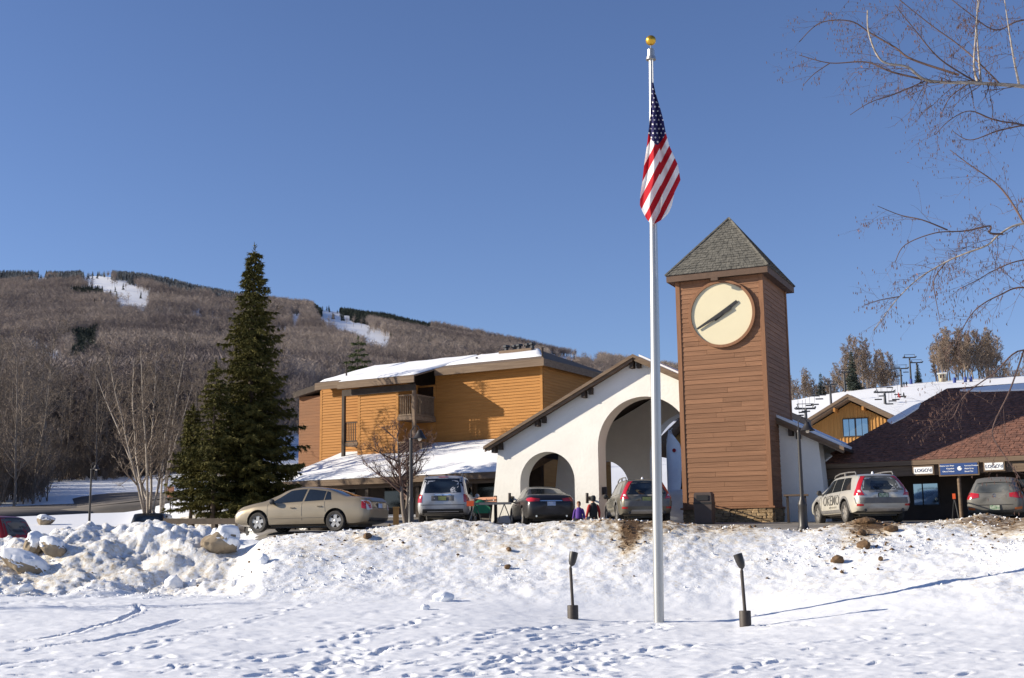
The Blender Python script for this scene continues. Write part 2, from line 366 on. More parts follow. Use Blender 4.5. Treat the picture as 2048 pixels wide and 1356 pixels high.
Z += field*(0.045*fbm(X*0.35, Dg*0.6, 4, 5) + 0.020*fbm(X*2.2, Dg*3.2, 3, 8, 0.6) + 0.012*fbm(X*6, Dg*8, 2, 9))
# hollow under the left boulders
Z -= 0.35*np.exp(-(((X+10.2)/2.6)**2+((Dg-34.3)/1.6)**2))
def stamp(cx, cy, ang, ln, wd, dep, rim=0.25):
    global Z
    i0, i1 = np.searchsorted(dn, [cy-ln*2, cy+ln*2])
    j0, j1 = np.searchsorted(tn, [(cx-ln*2)/cy, (cx+ln*2)/cy])
    if i1-i0 < 1 or j1-j0 < 1: return
    dx = X[i0:i1, j0:j1]-cx; dy = Dg[i0:i1, j0:j1]-cy
    u = dx*math.cos(ang)+dy*math.sin(ang); v = -dx*math.sin(ang)+dy*math.cos(ang)
    q = (u/ln)**2+(v/wd)**2
    Z[i0:i1, j0:j1] += -dep*np.exp(-q**2) + dep*rim*np.exp(-((np.sqrt(q)-1.55)/.35)**2)
def trail(pts, step=0.36, jit=0.12, dep=0.048, drag=0.25):
    pts = [np.array(p, float) for p in pts]; side = 1
    for a, b in zip(pts, pts[1:]):
        L_ = np.linalg.norm(b-a); n = max(1, int(L_/step)); dr = (b-a)/L_; ang = math.atan2(dr[1], dr[0])
        for k in range(n):
            p = a+(b-a)*(k+rng.uniform(-.2, .2))/n + np.array([-dr[1], dr[0]])*side*0.13 + rng.normal(0, jit, 2)*.5
            side = -side
            stamp(p[0], p[1], ang+rng.normal(0, .35), 0.12+rng.uniform(0, drag*.8), 0.062+rng.uniform(0, .03), dep*rng.uniform(.5, 1.25))
def gpt(px, y):           # point of the open field seen at a pixel
    v = ray(px, y); ds = np.arange(12, 40, .05); zz = EYE+v[2]*ds-base_z(v[0]*ds, ds)
    k = int(np.argmax(zz <= 0)) if (zz <= 0).any() else 0
    return np.array([v[0]*ds[k], ds[k]])
for pl in ([(560,1352),(760,1300),(1000,1262),(1290,1240)], [(850,1352),(1000,1318),(1130,1290),(1300,1262),(1340,1246)], [(980,1350),(1120,1325),(1290,1295),(1480,1300)],
           [(300,1345),(500,1320),(640,1290),(760,1262),(900,1225)], [(30,1330),(200,1312),(420,1262),(560,1225),(640,1200)], [(640,1352),(690,1320),(690,1290),(760,1250)],
           [(1150,1345),(1280,1310),(1400,1290),(1560,1286)], [(1440,1352),(1540,1320),(1800,1310),(2040,1298)], [(700,1345),(900,1310),(1060,1283),(1200,1258)],
           [(1060,1352),(1200,1330),(1330,1312)], [(440,1350),(620,1332),(800,1296),(960,1278),(1100,1250)], [(900,1350),(1080,1306),(1220,1281)], [(1540,1290),(1700,1283),(1870,1262)]):
    trail([gpt(*p) for p in pl])
for _ in range(300):
    px_, yy = rng.uniform(-80, 2120), 1356-abs(rng.normal(0, 60)); 
    if yy < 1215: continue
    w_ = math.exp(-((px_-900)/520)**2)
    if rng.random() > 0.25+0.75*w_: continue
    q = gpt(px_, yy); stamp(q[0], q[1], rng.normal(.5, .7), rng.uniform(.08, .26), rng.uniform(.045, .08), rng.uniform(.02, .055))
def groove(pl, wd=0.06, dep=0.07):
    q = [gpt(*p) for p in pl]
    for a, b in zip(q, q[1:]):
        n = max(2, int(np.linalg.norm(b-a)/0.10)); ang = math.atan2(b[1]-a[1], b[0]-a[0])
        for k in range(n):
            p = a+(b-a)*k/n+rng.normal(0, .008, 2); stamp(p[0], p[1], ang, 0.11, wd, dep*0.55, 0.3)
groove([(-20,1287),(80,1281),(150,1268),(225,1247),(268,1228),(281,1217),(270,1209)], .07, .085)
groove([(30,1300),(140,1290),(200,1284),(290,1262),(370,1240)], .09, .06)
groove([(-20,1208),(60,1204),(180,1207),(300,1210)], .06, .06); groove([(-20,1216),(120,1213),(280,1217),(420,1208)], .06, .06)
groove([(1300,1240),(1400,1236),(1500,1231),(1540,1226)], .04, .05); groove([(1500,1251),(1640,1252),(1760,1243),(1860,1229)], .05, .05)
# dirt left by the plough: along the crest and in patches
cpx = np.interp(PXg, [0, 480, 700, 900, 1100, 1220, 1260, 1310, 1360, 1450, 1560, 1640, 1700, 1740, 1800, 1900, 2000, 2100], [.10,.05,.08,.10,.10,.22,.34,.30,.20,.22,.12,.14,.26,.30,.14,.16,.26,.26])
cr = np.exp(-((Dg-35.3)/1.7)**2)
dirt = bank*cr*cpx*1.15 + bank*0.085
for (px_, d_, sx, sd, am) in ((1255,34.2,18,1.1,.30),(1240,33.0,16,1.0,.16),(1735,34.4,42,1.0,.28),(1700,32.8,40,.9,.17),(2010,32.8,60,1.5,.26),(1930,34.2,60,1.0,.16),(730,34.8,25,.5,.12),(620,33.5,60,.8,.06),(1010,33.6,60,.8,.08)):
    dirt += am*np.exp(-((PXg-px_)/sx)**2-((Dg-d_)/sd)**2)
dirt += left*sstep(42, 46, Dg)*0.17 + left*bank*0.03
# the plateau is paved: keep the snow sheet below the paving there
ls_ = np.interp(PXg, [880, 1250], [37.9, 36.5])
lotmask = sstep(500, 540, PXg)*sstep(0, .6, Dg-ls_)*(1-sstep(57.5, 59, Dg))
Z -= lotmask*0.16
nr, nc = Z.shape
vn = np.stack([X, Dg, Z], -1).reshape(-1, 3)
ii = (np.arange(nr-1)[:, None]*nc+np.arange(nc-1)[None]).ravel()
fn = np.stack([ii, ii+1, ii+1+nc, ii+nc], 1)
# road that winds up into the woods on the left
def on_base(px, y, dlo=60, dhi=400):
    v = ray(px, y)
    for d_ in np.arange(dlo, dhi, .5):
        if EYE+v[2]*d_ <= float(base_z(v[0]*d_, d_)): return np.array([v[0]*d_, d_])
    return np.array([v[0]*dhi, dhi])
rp = [on_base(*q) for q in ((-260,1030),(-100,1027),(0,1024),(110,1019),(210,1013),(300,1005),(345,998),(350,991),(310,984),(255,979),(205,975))]
rq = []
for i in range(len(rp)-1):
    p0, p1, p2, p3 = rp[max(i-1,0)], rp[i], rp[i+1], rp[min(i+2,len(rp)-1)]
    for t_ in np.linspace(0, 1, 8, endpoint=False):
        rq.append(.5*((2*p1)+(-p0+p2)*t_+(2*p0-5*p1+4*p2-p3)*t_**2+(-p0+3*p1-3*p2+p3)*t_**3))
rq.append(rp[-1])
# far sheet
tf = np.linspace(-1.3, 1.3, 261); dfar = np.geomspace(59.5, 5000, 230)
TF, DF = np.meshgrid(tf, dfar); XF = TF*DF; ZF = base_z(XF, DF)
amp = np.clip((DF-100)/900, 0, 1)
ZF += amp*(26*fbm(XF/420, DF/420, 4, 91, .5))*(1-sstep(1330, 1450, 1024+FPX*TF)) + np.clip((DF-58)/40, 0, 1)*0.25*fbm(XF/9, DF/9, 3, 95)*np.clip((np.min([np.hypot(XF-p_[0], DF-p_[1]) for p_ in rq], axis=0)-8)/6, 0, 1)
vf = np.stack([XF, DF, ZF-0.06], -1).reshape(-1, 3)
jj = (np.arange(len(dfar)-1)[:, None]*len(tf)+np.arange(len(tf)-1)[None]).ravel()
ff = np.stack([jj, jj+1, jj+1+len(tf), jj+len(tf)], 1)
S_ = 600.0
vb = np.array([[-S_, -S_, -.75], [S_, -S_, -.75], [S_, 55, -.75], [-S_, 55, -.75]])
va = np.concatenate([vn, vf, vb]); fa = np.concatenate([fn, ff+len(vn), np.array([[0, 1, 2, 3]])+len(vn)+len(vf)])
gm = npmesh('snow_ground', va, fa)
at = gm.attributes.new('dirt', 'FLOAT', 'POINT')
at.data.foreach_set('value', np.concatenate([dirt.ravel(), np.zeros(len(vf)+4)]).astype(np.float32))
at = gm.attributes.new('rubble', 'FLOAT', 'POINT')
at.data.foreach_set('value', np.concatenate([(bank*(.35+.65*np.clip(rub, 0, 1))).ravel(), np.zeros(len(vf)+4)]).astype(np.float32))
go = link('snow_ground', gm, M['ground'], None, True, 180, False); tag(go, kind='structure')
def near_z(x, d):
    """height of the finished snow sheet"""
    i = np.clip(np.searchsorted(dn, d), 1, nr-1); j = np.clip(np.searchsorted(tn, x/d), 1, nc-1)
    return float(Z[i, j]) if d < 59 else float(base_z(x, d))
def on_ground(px, y, dlo=15, dhi=60):
    """first point of the snow along the view ray of a pixel"""
    v = ray(px, y)
    for d_ in np.arange(dlo, dhi, .05):
        if EYE+v[2]*d_ <= near_z(v[0]*d_, d_): return np.array([v[0]*d_, d_, near_z(v[0]*d_, d_)])
    return P(px, y, dhi)
# paving
lt = np.linspace(-0.205, 0.75, 90); ld = np.linspace(36.3, 58.5, 44)
TL, DL = np.meshgrid(lt, ld); XL = TL*DL; ZL = base_z(XL, DL)-0.02+0.02*fbm(XL/3, DL/3, 2, 44)
kk = (np.arange(43)[:, None]*90+np.arange(89)[None]).ravel()
lot = link('parking_lot', npmesh('parking_lot', np.stack([XL, DL, ZL], -1).reshape(-1, 3), np.stack([kk, kk+1, kk+91, kk+90], 1)), M['asphalt'], None, True, 180, False)
tag(lot, kind='structure')
def lot_z(x, d): return float(base_z(x, d))-0.02
vv = []
for i, p in enumerate(rq):
    tg = rq[min(i+1,len(rq)-1)]-rq[max(i-1,0)]; tg /= np.linalg.norm(tg); nrm = np.array([-tg[1], tg[0]])
    for s_ in (-1.03, -1, 0, 1, 1.03):
        q = p+nrm*s_*7.0; vv.append((q[0], q[1], float(base_z(q[0], q[1]))+(0.05 if abs(s_) < 1.01 else -.4)))
rf = [(i*5+k, i*5+k+1, (i+1)*5+k+1, (i+1)*5+k) for i in range(len(rq)-1) for k in range(4)]
road = link('road', npmesh('road', vv, rf), M['road'], None, True, 180, True); tag(road, kind='structure')
# ------------------------------------------------------------------ trees
def tri_ribbon(V, F, a, b, w, rnd):
    """a thin three-cornered twig from a to b"""
    d_ = b-a; L_ = np.linalg.norm(d_)
    if L_ < 1e-6: return
    s = np.cross(d_, rnd.normal(0, 1, 3)); s = s/(np.linalg.norm(s)+1e-9)*w
    n = len(V); V.extend([a-s*.5, a+s*.5, b]); F.append((n, n+1, n+2))
def tube_np(V, F, pts, rad, n):
    prev = None; base = len(V)
    for i, p in enumerate(pts):
        t = pts[min(i+1, len(pts)-1)]-pts[max(i-1, 0)]; t = t/(np.linalg.norm(t)+1e-9)
        a = np.cross(t, [0.3, 0.1, 1.0]) if prev is None else prev-t*np.dot(prev, t)
        if np.linalg.norm(a) < 1e-6: a = np.cross(t, [1, 0, 0])
        a = a/np.linalg.norm(a); prev = a; b = np.cross(t, a)
        for k in range(n):
            an = 2*math.pi*k/n; V.append(p+(a*math.cos(an)+b*math.sin(an))*rad[i])
    for i in range(len(pts)-1):
        for k in range(n):
            q = (base+i*n+k, base+i*n+(k+1) % n, base+(i+1)*n+(k+1) % n, base+(i+1)*n+k)
            F.append((q[0], q[1], q[2])); F.append((q[0], q[2], q[3]))
def bare_tree(seed, H=12.0, r0=0.16, limbs=16, lv2=6, lv3=6, twigs=5, low=0.28, spread=0.33, up=0.75, tw=0.022, stems=1, lean=0.0, droop=0.0):
    """returns (trunk verts, faces), (crown verts, faces) of a leafless tree"""
    g = np.random.default_rng(seed); TV, TF, CV, CF = [], [], [], []
    def grow(p0, dirv, L_, n, wob, upb):
        pts = [p0]; d_ = dirv/np.linalg.norm(dirv)
        for k in range(n):
            d_ = d_+g.normal(0, wob, 3)+np.array([0, 0, upb]); d_ /= np.linalg.norm(d_); pts.append(pts[-1]+d_*L_/n)
        return pts
    for s_ in range(stems):
        an = g.uniform(0, 6.28) if stems > 1 else 0
        d0 = np.array([math.cos(an)*.28*(stems > 1)+lean, math.sin(an)*.28*(stems > 1), 1.0])
        Hs = H*(1 if s_ == 0 else g.uniform(.65, .95))
        tp = grow(np.zeros(3), d0, Hs, 9, 0.045, 0.03); tr = [r0*(1-0.93*(k/9)**.9)+0.008 for k in range(10)]
        if stems > 1: tr = [x*.7 for x in tr]
        tube_np(TV, TF, tp, tr, 7)
        for li in range(limbs):
            f = low+(0.97-low)*((li+g.uniform(0, .8))/limbs); i = min(int(f*9), 8); p = tp[i]+(tp[i+1]-tp[i])*(f*9-i)
            rr = (tr[i]*.55+0.01); az = g.uniform(0, 6.28)
            LL = Hs*spread*(1.05-f*.72)*g.uniform(.6, 1.15)
            b = grow(p, np.array([math.cos(az), math.sin(az), up*g.uniform(.5, 1.4)]), LL, 5, .13, .06-droop*.5)
            tube_np(CV, CF, b, [rr*(1-.85*k/5)+.004 for k in range(6)], 4)
            for q in range(lv2):
                f2 = .2+.8*(q+g.random())/lv2; i2 = min(int(f2*5), 4); p2 = b[i2]+(b[i2+1]-b[i2])*(f2*5-i2)
                ax = b[i2+1]-b[i2]; ax /= np.linalg.norm(ax); d2 = ax*.8+g.normal(0, .55, 3)+np.array([0, 0, .25-droop])
                L2 = LL*.52*g.uniform(.5, 1.1)
                b2 = grow(p2, d2, L2, 3, .16, .05-droop)
                tube_np(CV, CF, b2, [rr*.34+.004, rr*.24+.003, rr*.15+.003, .003], 3)
                for q3 in range(lv3):
                    f3 = .25+.75*g.random(); i3 = min(int(f3*3), 2); p3 = b2[i3]+(b2[i3+1]-b2[i3])*(f3*3-i3)
                    ax3 = b2[i3+1]-b2[i3]; ax3 /= np.linalg.norm(ax3); d3 = ax3*.8+g.normal(0, .5, 3)+np.array([0, 0, .2-droop*1.5]); d3 /= np.linalg.norm(d3)
                    e3 = p3+d3*L2*.55*g.uniform(.5, 1.1); tri_ribbon(CV, CF, p3, e3, tw, g)
                    for _ in range(twigs):
                        p4 = p3+(e3-p3)*g.uniform(.2, .9); d4 = d3*.7+g.normal(0, .55, 3)+np.array([0, 0, -droop*1.5])
                        tri_ribbon(CV, CF, p4, p4+d4/np.linalg.norm(d4)*L2*.3*g.uniform(.5, 1.2), tw*.75, g)
    return (TV, TF), (CV, CF)
def tree_meshes(nm, seed, **kw):
    (tv, tf), (cv, cf) = bare_tree(seed, **kw)
    return npmesh(nm+'_trunk', np.array(tv), np.array(tf)), npmesh(nm+'_crown', np.array(cv), np.array(cf))
def place_tree(name, ms, loc, label, cat='tree', group=None, s=1.0, rz=0.0, bark='bark', tw='twig'):
    t = thing(name, label, cat, loc, rz, group); t.scale = (s, s, s)
    for me, nm, mm in ((ms[0], 'trunk', bark), (ms[1], 'crown', tw)):
        sub(me, nm, M[mm], t)
    return t
def conifer(seed, H=13.0, rad=2.6, whorls=34, per=9, leaf=0.16, dens=1.0, droop=0.28, base=0.08, power=0.85, width=None):
    """spruce: (trunk verts, faces), (needle verts, faces)"""
    g = np.random.default_rng(seed); TV, TF, CV, CF = [], [], [], []; segs = []
    tp = [np.array([0.04*math.sin(k), .03*math.cos(k*1.7), H*k/8]) for k in range(9)]
    tube_np(TV, TF, tp, [H*.017*(1-k/8.3) for k in range(9)], 8)
    for w in range(whorls):
        f = base+(0.985-base)*(w/whorls)**.95; z = f*H
        rr = rad*((1-f)/(1-base))**power*g.uniform(.82, 1.12)+.06
        n = max(4, int(per*(.6+.5*(1-f))))
        for k in range(n):
            az = 2*math.pi*(k+g.uniform(-.35, .35))/n+w*1.3; L_ = rr*g.uniform(.60, 1.12)*(1+.55*float(vnoise(np.array(math.cos(az)*1.6+seed), np.array(z*.75+math.sin(az)*1.6), 3)))
            if g.random() < .06 or vnoise(np.array(math.cos(az)*2.2+9), np.array(z*1.1+math.sin(az)*2.2), seed) > .36: continue
            c, s_ = math.cos(az), math.sin(az)
            m = max(3, int(L_/.22)); pts = []
            for q in range(m+1):
                u = q/m; pts.append(np.array([c*L_*u, s_*L_*u, z+L_*(-.02-droop*u*1.25+.42*droop*u*u*2)+.10*(1-f)*0]))
            tube_np(CV, CF, [pts[0], pts[m//2], pts[m]], [.02+.008*L_, .012, .004], 3)
            side = np.array([-s_, c, 0])
            for q in range(1, m+1):
                u = q/m
                for sg in (-1, 1):
                    l2 = (.16+.34*L_*.5*(1-abs(u-.45)))*g.uniform(.5, 1.15)
                    if u > .92: l2 *= .6
                    p = pts[q]; d2 = side*sg*g.uniform(.5, 1)+np.array([c, s_, 0])*g.uniform(.3, .8)+np.array([0, 0, -droop*g.uniform(.3, 1.5)])
                    d2 /= np.linalg.norm(d2); e = p+d2*l2
                    segs.append((p, e, d2, max(2, int(7*dens*l2/.35))))
    cn = np.array([q[3] for q in segs]); P0 = np.repeat(np.array([q[0] for q in segs]), cn, 0); P1 = np.repeat(np.array([q[1] for q in segs]), cn, 0); D2 = np.repeat(np.array([q[2] for q in segs]), cn, 0)
    n_ = len(P0); O_ = P0+(P1-P0)*g.random((n_, 1)); dd = D2*.75+g.normal(0, .42, (n_, 3))+np.array([0, 0, -.28]); dd /= np.linalg.norm(dd, axis=1)[:, None]
    sd = np.cross(dd, g.normal(0, 1, (n_, 3))); sd /= np.linalg.norm(sd, axis=1)[:, None]+1e-9
    ll = leaf*g.uniform(.6, 1.6, (n_, 1)); b0 = len(CV)
    tri = np.stack([O_-sd*leaf*.17, O_+sd*leaf*.17, O_+dd*ll], 1).reshape(-1, 3)
    CV = list(CV)+list(tri); CF = list(CF)+[(b0+3*i, b0+3*i+1, b0+3*i+2) for i in range(n_)]
    for k in range(40):
        o = np.array([0, 0, H*(1-.06*g.random())]); dd = g.normal(0, .4, 3)+np.array([0, 0, .5]); tri_ribbon(CV, CF, o, o+dd/np.linalg.norm(dd)*.25, .05, g)
    return (TV, TF), (CV, CF)
def conifer_meshes(nm, seed, **kw):
    (tv, tf), (cv, cf) = conifer(seed, **kw)
    return npmesh(nm+'_trunk', np.array(tv), np.array(tf)), npmesh(nm+'_foliage', np.array(cv), np.array(cf))

# --- far forest on the mountain: one mass nobody could count
def far_bare(seed):
    g = np.random.default_rng(seed); V, F = [], []
    tube_np(V, F, [np.zeros(3), np.array([0, 0, 7.]), np.array([0, 0, 12.])], [.17, .12, .03], 3)
    for k in range(30):
        z = g.uniform(4.5, 11.5); az = g.uniform(0, 6.28); l_ = g.uniform(1.6, 3.6)*(1.15-.45*(z-4)/8)
        a = np.array([0, 0, z]); b = a+np.array([math.cos(az)*l_, math.sin(az)*l_, l_*g.uniform(.5, 1.25)])
        tri_ribbon(V, F, a, b, .16, g)
        for _ in range(4):
            o = a+(b-a)*g.uniform(.25, 1); e = o+np.array([*g.normal(0, .9, 2), g.uniform(.2, 1.8)]); tri_ribbon(V, F, o, e, .13, g)
    return npmesh('far_bare', np.array(V), np.array(F))
def far_fir(seed):
    g = np.random.default_rng(seed); V, F = [], []
    tube_np(V, F, [np.zeros(3), np.array([0, 0, 10.])], [.16, .03], 3)
    for k in range(110):
        f = g.random()**.8; z = 1.0+f*9; l_ = 2.3*(1-f)**.9+.15; az = g.uniform(0, 6.28)
        a = np.array([0, 0, z+.3]); b = np.array([math.cos(az)*l_, math.sin(az)*l_, z-l_*.35]); tri_ribbon(V, F, b, a, .02, g)
        tri_ribbon(V, F, a, b, .75*l_*.6+.15, g)
    return npmesh('far_fir', np.array(V), np.array(F))
def instance_cloud(name, src_meshes, mats, pts, scl, rot, label):
    """one object whose points carry copies of the source meshes (a wood that reads as one mass)"""
    out = []
    for i, (sm, mt) in enumerate(zip(src_meshes, mats)):
        sel = np.arange(len(pts)) % len(src_meshes) == i
        if not sel.any(): continue
        if not sm.materials: sm.materials.append(mt)
        so_ = bpy.data.objects.new('tree_shape', sm)
        me = bpy.data.meshes.new(name); p = np.asarray(pts)[sel].astype(np.float32)
        me.vertices.add(len(p)); me.vertices.foreach_set('co', p.ravel())
        a1 = me.attributes.new('tree_scale', 'FLOAT_VECTOR', 'POINT'); a1.data.foreach_set('vector', np.asarray(scl)[sel].astype(np.float32).ravel())
        a2 = me.attributes.new('tree_turn', 'FLOAT', 'POINT'); a2.data.foreach_set('value', np.asarray(rot)[sel].astype(np.float32))
        o = bpy.data.objects.new(name, me); COL.objects.link(o); tag(o, label, 'woodland', kind='stuff')
        ng = bpy.data.node_groups.new(name, 'GeometryNodeTree')
        ng.interface.new_socket('Geometry', in_out='INPUT', socket_type='NodeSocketGeometry'); ng.interface.new_socket('Geometry', in_out='OUTPUT', socket_type='NodeSocketGeometry')
        N = ng.nodes; L = ng.links
        gi = N.new('NodeGroupInput'); go_ = N.new('NodeGroupOutput'); ip = N.new('GeometryNodeInstanceOnPoints'); oi = N.new('GeometryNodeObjectInfo')
        oi.inputs['Object'].default_value = so_; oi.inputs['As Instance'].default_value = True
        n1 = N.new('GeometryNodeInputNamedAttribute'); n1.data_type = 'FLOAT_VECTOR'; n1.inputs[0].default_value = 'tree_scale'
        n2 = N.new('GeometryNodeInputNamedAttribute'); n2.data_type = 'FLOAT'; n2.inputs[0].default_value = 'tree_turn'
        cx = N.new('ShaderNodeCombineXYZ'); L.new(n2.outputs[0], cx.inputs[2])
        L.new(gi.outputs[0], ip.inputs['Points']); L.new(oi.outputs['Geometry'], ip.inputs['Instance'])
        L.new(cx.outputs[0], ip.inputs['Rotation']); L.new(n1.outputs[0], ip.inputs['Scale']); L.new(ip.outputs[0], go_.inputs[0])
        md = o.modifiers.new('scatter', 'NODES'); md.node_group = ng
        out.append(o)
    return out
def far_z(x, d):
    px = 1024+FPX*x/d; a = np.clip((d-100)/900, 0, 1)
    return base_z(x, d) + a*(26*fbm(x/420, d/420, 4, 91, .5))*(1-sstep(1330, 1450, px)) - .1
def proj(x, d, z):
    v = np.stack([x, d, z-EYE], -1); w = v@_f
    return 1024+FPX*(v@_r)/w, 678-FPX*(v@_u)/w
def inpoly(px, py, poly):
    c = np.zeros(px.shape, bool); n = len(poly)
    for i in range(n):
        (x1, y1), (x2, y2) = poly[i], poly[(i+1) % n]
        c ^= ((y1 > py) != (y2 > py)) & (px < (x2-x1)*(py-y1)/(y2-y1+1e-9)+x1)
    return c
N_ = 120000
px_ = rng.uniform(-260, 1480, N_); d_ = np.where(rng.random(N_) < .35, np.exp(rng.uniform(math.log(330), math.log(3060), N_)), 700+2360*rng.random(N_)**.75); x_ = (px_-1024)/FPX*d_
z_ = far_z(x_, d_); qx, qy = proj(x_, d_, z_)
TRAILS = [[(160,546),(195,544),(256,572),(308,596),(292,634),(238,630),(205,588),(166,576)], [(634,618),(670,614),(708,642),(780,677),(788,712),(752,718),(698,684),(640,652)], [(578,630),(602,630),(594,656),(582,668)], [(72,556),(96,556),(94,572),(74,572)],
          [(545,668),(580,672),(585,690),(545,690)], [(30,690),(105,704),(150,738),(150,775),(110,770),(40,720)], [(222,770),(275,774),(272,802),(226,800)], [(380,632),(402,632),(400,650),(382,648)], [(1100,712),(1205,716),(1205,738),(1100,736)]]
ok = np.ones(N_, bool); qx2 = qx+16*fbm(qx/14, qy/14, 3, 301); qy2 = qy+10*fbm(qx/12, qy/12, 3, 307)
for tp_ in TRAILS: ok &= ~(inpoly(qx2, qy2, tp_) & (rng.random(N_) < .985))
# thin out where trees would stand on the buildings side of the valley
ok &= ~((px_ > 540) & (d_ < np.interp(px_, [540, 620, 900], [300, 650, 900]))) & ~(d_ < 330)
yc_ = np.interp(px_, YC_PX, YC_Y)
frost = ok & (px_ < 480) & (qy < yc_+16+14*fbm(px_/40, d_/300, 2, 7)) & (d_ > 1500)
dark = ok & (((px_ > 620) & (px_ < 860) & (qy < yc_+20) & (d_ > 1700)) | (inpoly(qx, qy, [(130,585),(240,582),(235,600),(150,604)])) | (rng.random(N_) < .025) | (inpoly(qx, qy, [(140,680),(195,670),(200,745),(145,770)])))
bare = ok & ~frost & ~dark & (rng.random(N_) < .80)
def cloud(nm, sel, meshes, mt, label, hs):
    n = int(sel.sum()); s = rng.uniform(.75, 1.25, n)*hs
    instance_cloud(nm, meshes, [M[mt]]*len(meshes), np.stack([x_[sel], d_[sel], z_[sel]], 1), np.stack([s*rng.uniform(.9, 1.4, n), s*rng.uniform(.9, 1.4, n), s], 1), rng.uniform(0, 6.28, n), label)
cloud('hillside_woods', bare, [far_bare(1)], 'wood_far', 'leafless brown woods covering the whole mountainside', 1.3)
cloud('frosted_fir_woods', frost, [far_fir(4)], 'conifer_frost', 'frosted fir trees along the mountain top', 1.45)
cloud('dark_fir_woods', dark & ~frost, [far_fir(5)], 'conifer_far', 'dark green firs scattered among the bare hillside woods', 1.25)
# ------------------------------------------------------------------ buildings
def clap(mb, a0, a1, off, z0, z1, exp, face='f', proud=0.055):
    """horizontal lap boards on a wall: face 'f' looks to -y at y=off, 's' looks to +x at x=off"""
    n = max(1, int(round((z1-z0)/exp))); e = (z1-z0)/n
    for k in range(n):
        b, t = z0+k*e, z0+(k+1)*e+0.012
        if face == 'f': mb.prism([(off, b), (off-proud, b), (off-proud*.3, t), (off, t)], a0, a1, 'x')
        else:
            poly = [(off, b), (off+proud, b), (off+proud*.3, t), (off, t)]
            mb.prism(poly, a0, a1, 'y')
def text_mesh(s, size, ext=0.004, align='CENTER', bold=0.0):
    cu = bpy.data.curves.new('t', 'FONT'); cu.body = s; cu.size = size; cu.extrude = ext; cu.align_x = align; cu.align_y = 'CENTER'; cu.offset = bold; cu.resolution_u = 3
    o = bpy.data.objects.new('t', cu); COL.objects.link(o)
    dg = bpy.context.evaluated_depsgraph_get(); me = bpy.data.meshes.new_from_object(o.evaluated_get(dg))
    bpy.data.objects.remove(o); bpy.data.curves.remove(cu); me.materials.clear(); return me
def railing(mb, a0, a1, off, z0, z1, step=0.11, face='f', rail=0.05):
    g = (lambda u0, u1, zz0, zz1, d=rail/2: mb.box(u0, u1, off-d, off+d, zz0, zz1)) if face == 'f' else (lambda u0, u1, zz0, zz1, d=rail/2: mb.box(off-d, off+d, u0, u1, zz0, zz1))
    g(a0, a1, z1-.06, z1); g(a0, a1, z0, z0+.08)
    n = int((a1-a0)/step)
    for k in range(1, n): u = a0+(a1-a0)*k/n; g(u-.018, u+.018, z0+.08, z1-.06, .018)
def shingle_face(mb, p0, p1, apexL, apexR, rows, tab, rr, lift=0.022):
    """rows of uneven shingle tabs on a sloping face: eave p0->p1, top apexL->apexR"""
    p0, p1, aL, aR = [np.array(q, float) for q in (p0, p1, apexL, apexR)]
    nrm = np.cross(p1-p0, (aL+aR)/2-(p0+p1)/2); nrm /= np.linalg.norm(nrm)
    for k in range(rows):
        f0, f1 = k/rows, min(1, (k+1.15)/rows)
        l0, r0_ = p0+(aL-p0)*f0, p1+(aR-p1)*f0; l1, r1 = p0+(aL-p0)*f1, p1+(aR-p1)*f1
        w = np.linalg.norm(r0_-l0); n = max(1, int(w/tab)); cuts = np.sort(np.clip((np.arange(1, n)+rr.uniform(-.3, .3, max(n-1, 0)))/n, 0, 1)); cuts = np.concatenate([[0], cuts, [1]])
        for a, b in zip(cuts, cuts[1:]):
            h = lift*rr.uniform(.55, 1.5); g = .04*(b-a)
            q = [l0+(r0_-l0)*(a+g)+nrm*h, l0+(r0_-l0)*(b-g)+nrm*h, l1+(r1-l1)*(b-g)+nrm*.004, l1+(r1-l1)*(a+g)+nrm*.004, l0+(r0_-l0)*(a+g), l0+(r0_-l0)*(b-g)]
            mb.add(q, [(0, 1, 2, 3), (4, 5, 1, 0), (4, 0, 3), (5, 2, 1)])

# --- clock tower -------------------------------------------------
TB = P(1547, 1043, 45); A25 = R(25); A30 = R(30)
tw = thing('clock_tower', 'tall brown wooden clock tower with cream dial and pointed grey shingle roof', 'clock tower', (TB[0], TB[1], TB[2]-.03), -A25)
TW, TD, TH = 3.30, 3.80, 9.06
MB().box(-TW+.03, -.03, .03, TD-.03, 0.0, TH).build('core_wall', M['tower_trim'], tw)
rbd = np.random.default_rng(17); nb = int((TH-.60)/.181)
bme = MB().prism([(0, 0), (-.03, 0), (-.012, .186), (0, .186)], 0, 1, 'x'); me_f = bpy.data.meshes.new('board'); me_f.from_pydata(bme.v, [], bme.f)
sme = MB().prism([(0, 0), (.03, 0), (.012, .186), (0, .186)], 0, 1, 'y'); me_s = bpy.data.meshes.new('board'); me_s.from_pydata(sme.v, [], sme.f)
for me in (me_f, me_s):
    bm = bmesh.new(); bm.from_mesh(me); bmesh.ops.recalc_face_normals(bm, faces=bm.faces); bm.to_mesh(me); bm.free()
for k in range(nb):
    zz = .60+k*.181
    cut = [-TW+.13, -.13] if rbd.random() < .35 else [-TW+.13, -TW+.13+(TW-.26)*rbd.uniform(.2, .8), -.13]
    for a, b in zip(cut, cut[1:]): sub(me_f, 'board', M['tower_wood'], tw, (a+.004, .028+rbd.uniform(-.003, .003), zz), (0, 0, 0), (b-a-.008, 1, 1))
    cut = [.13, TD-.13] if rbd.random() < .35 else [.13, .13+(TD-.26)*rbd.uniform(.2, .8), TD-.13]
    for a, b in zip(cut, cut[1:]): sub(me_s, 'board', M['tower_wood'], tw, (-.028+rbd.uniform(-.003, .003), a+.004, zz), (0, 0, 0), (1, b-a-.008, 1))
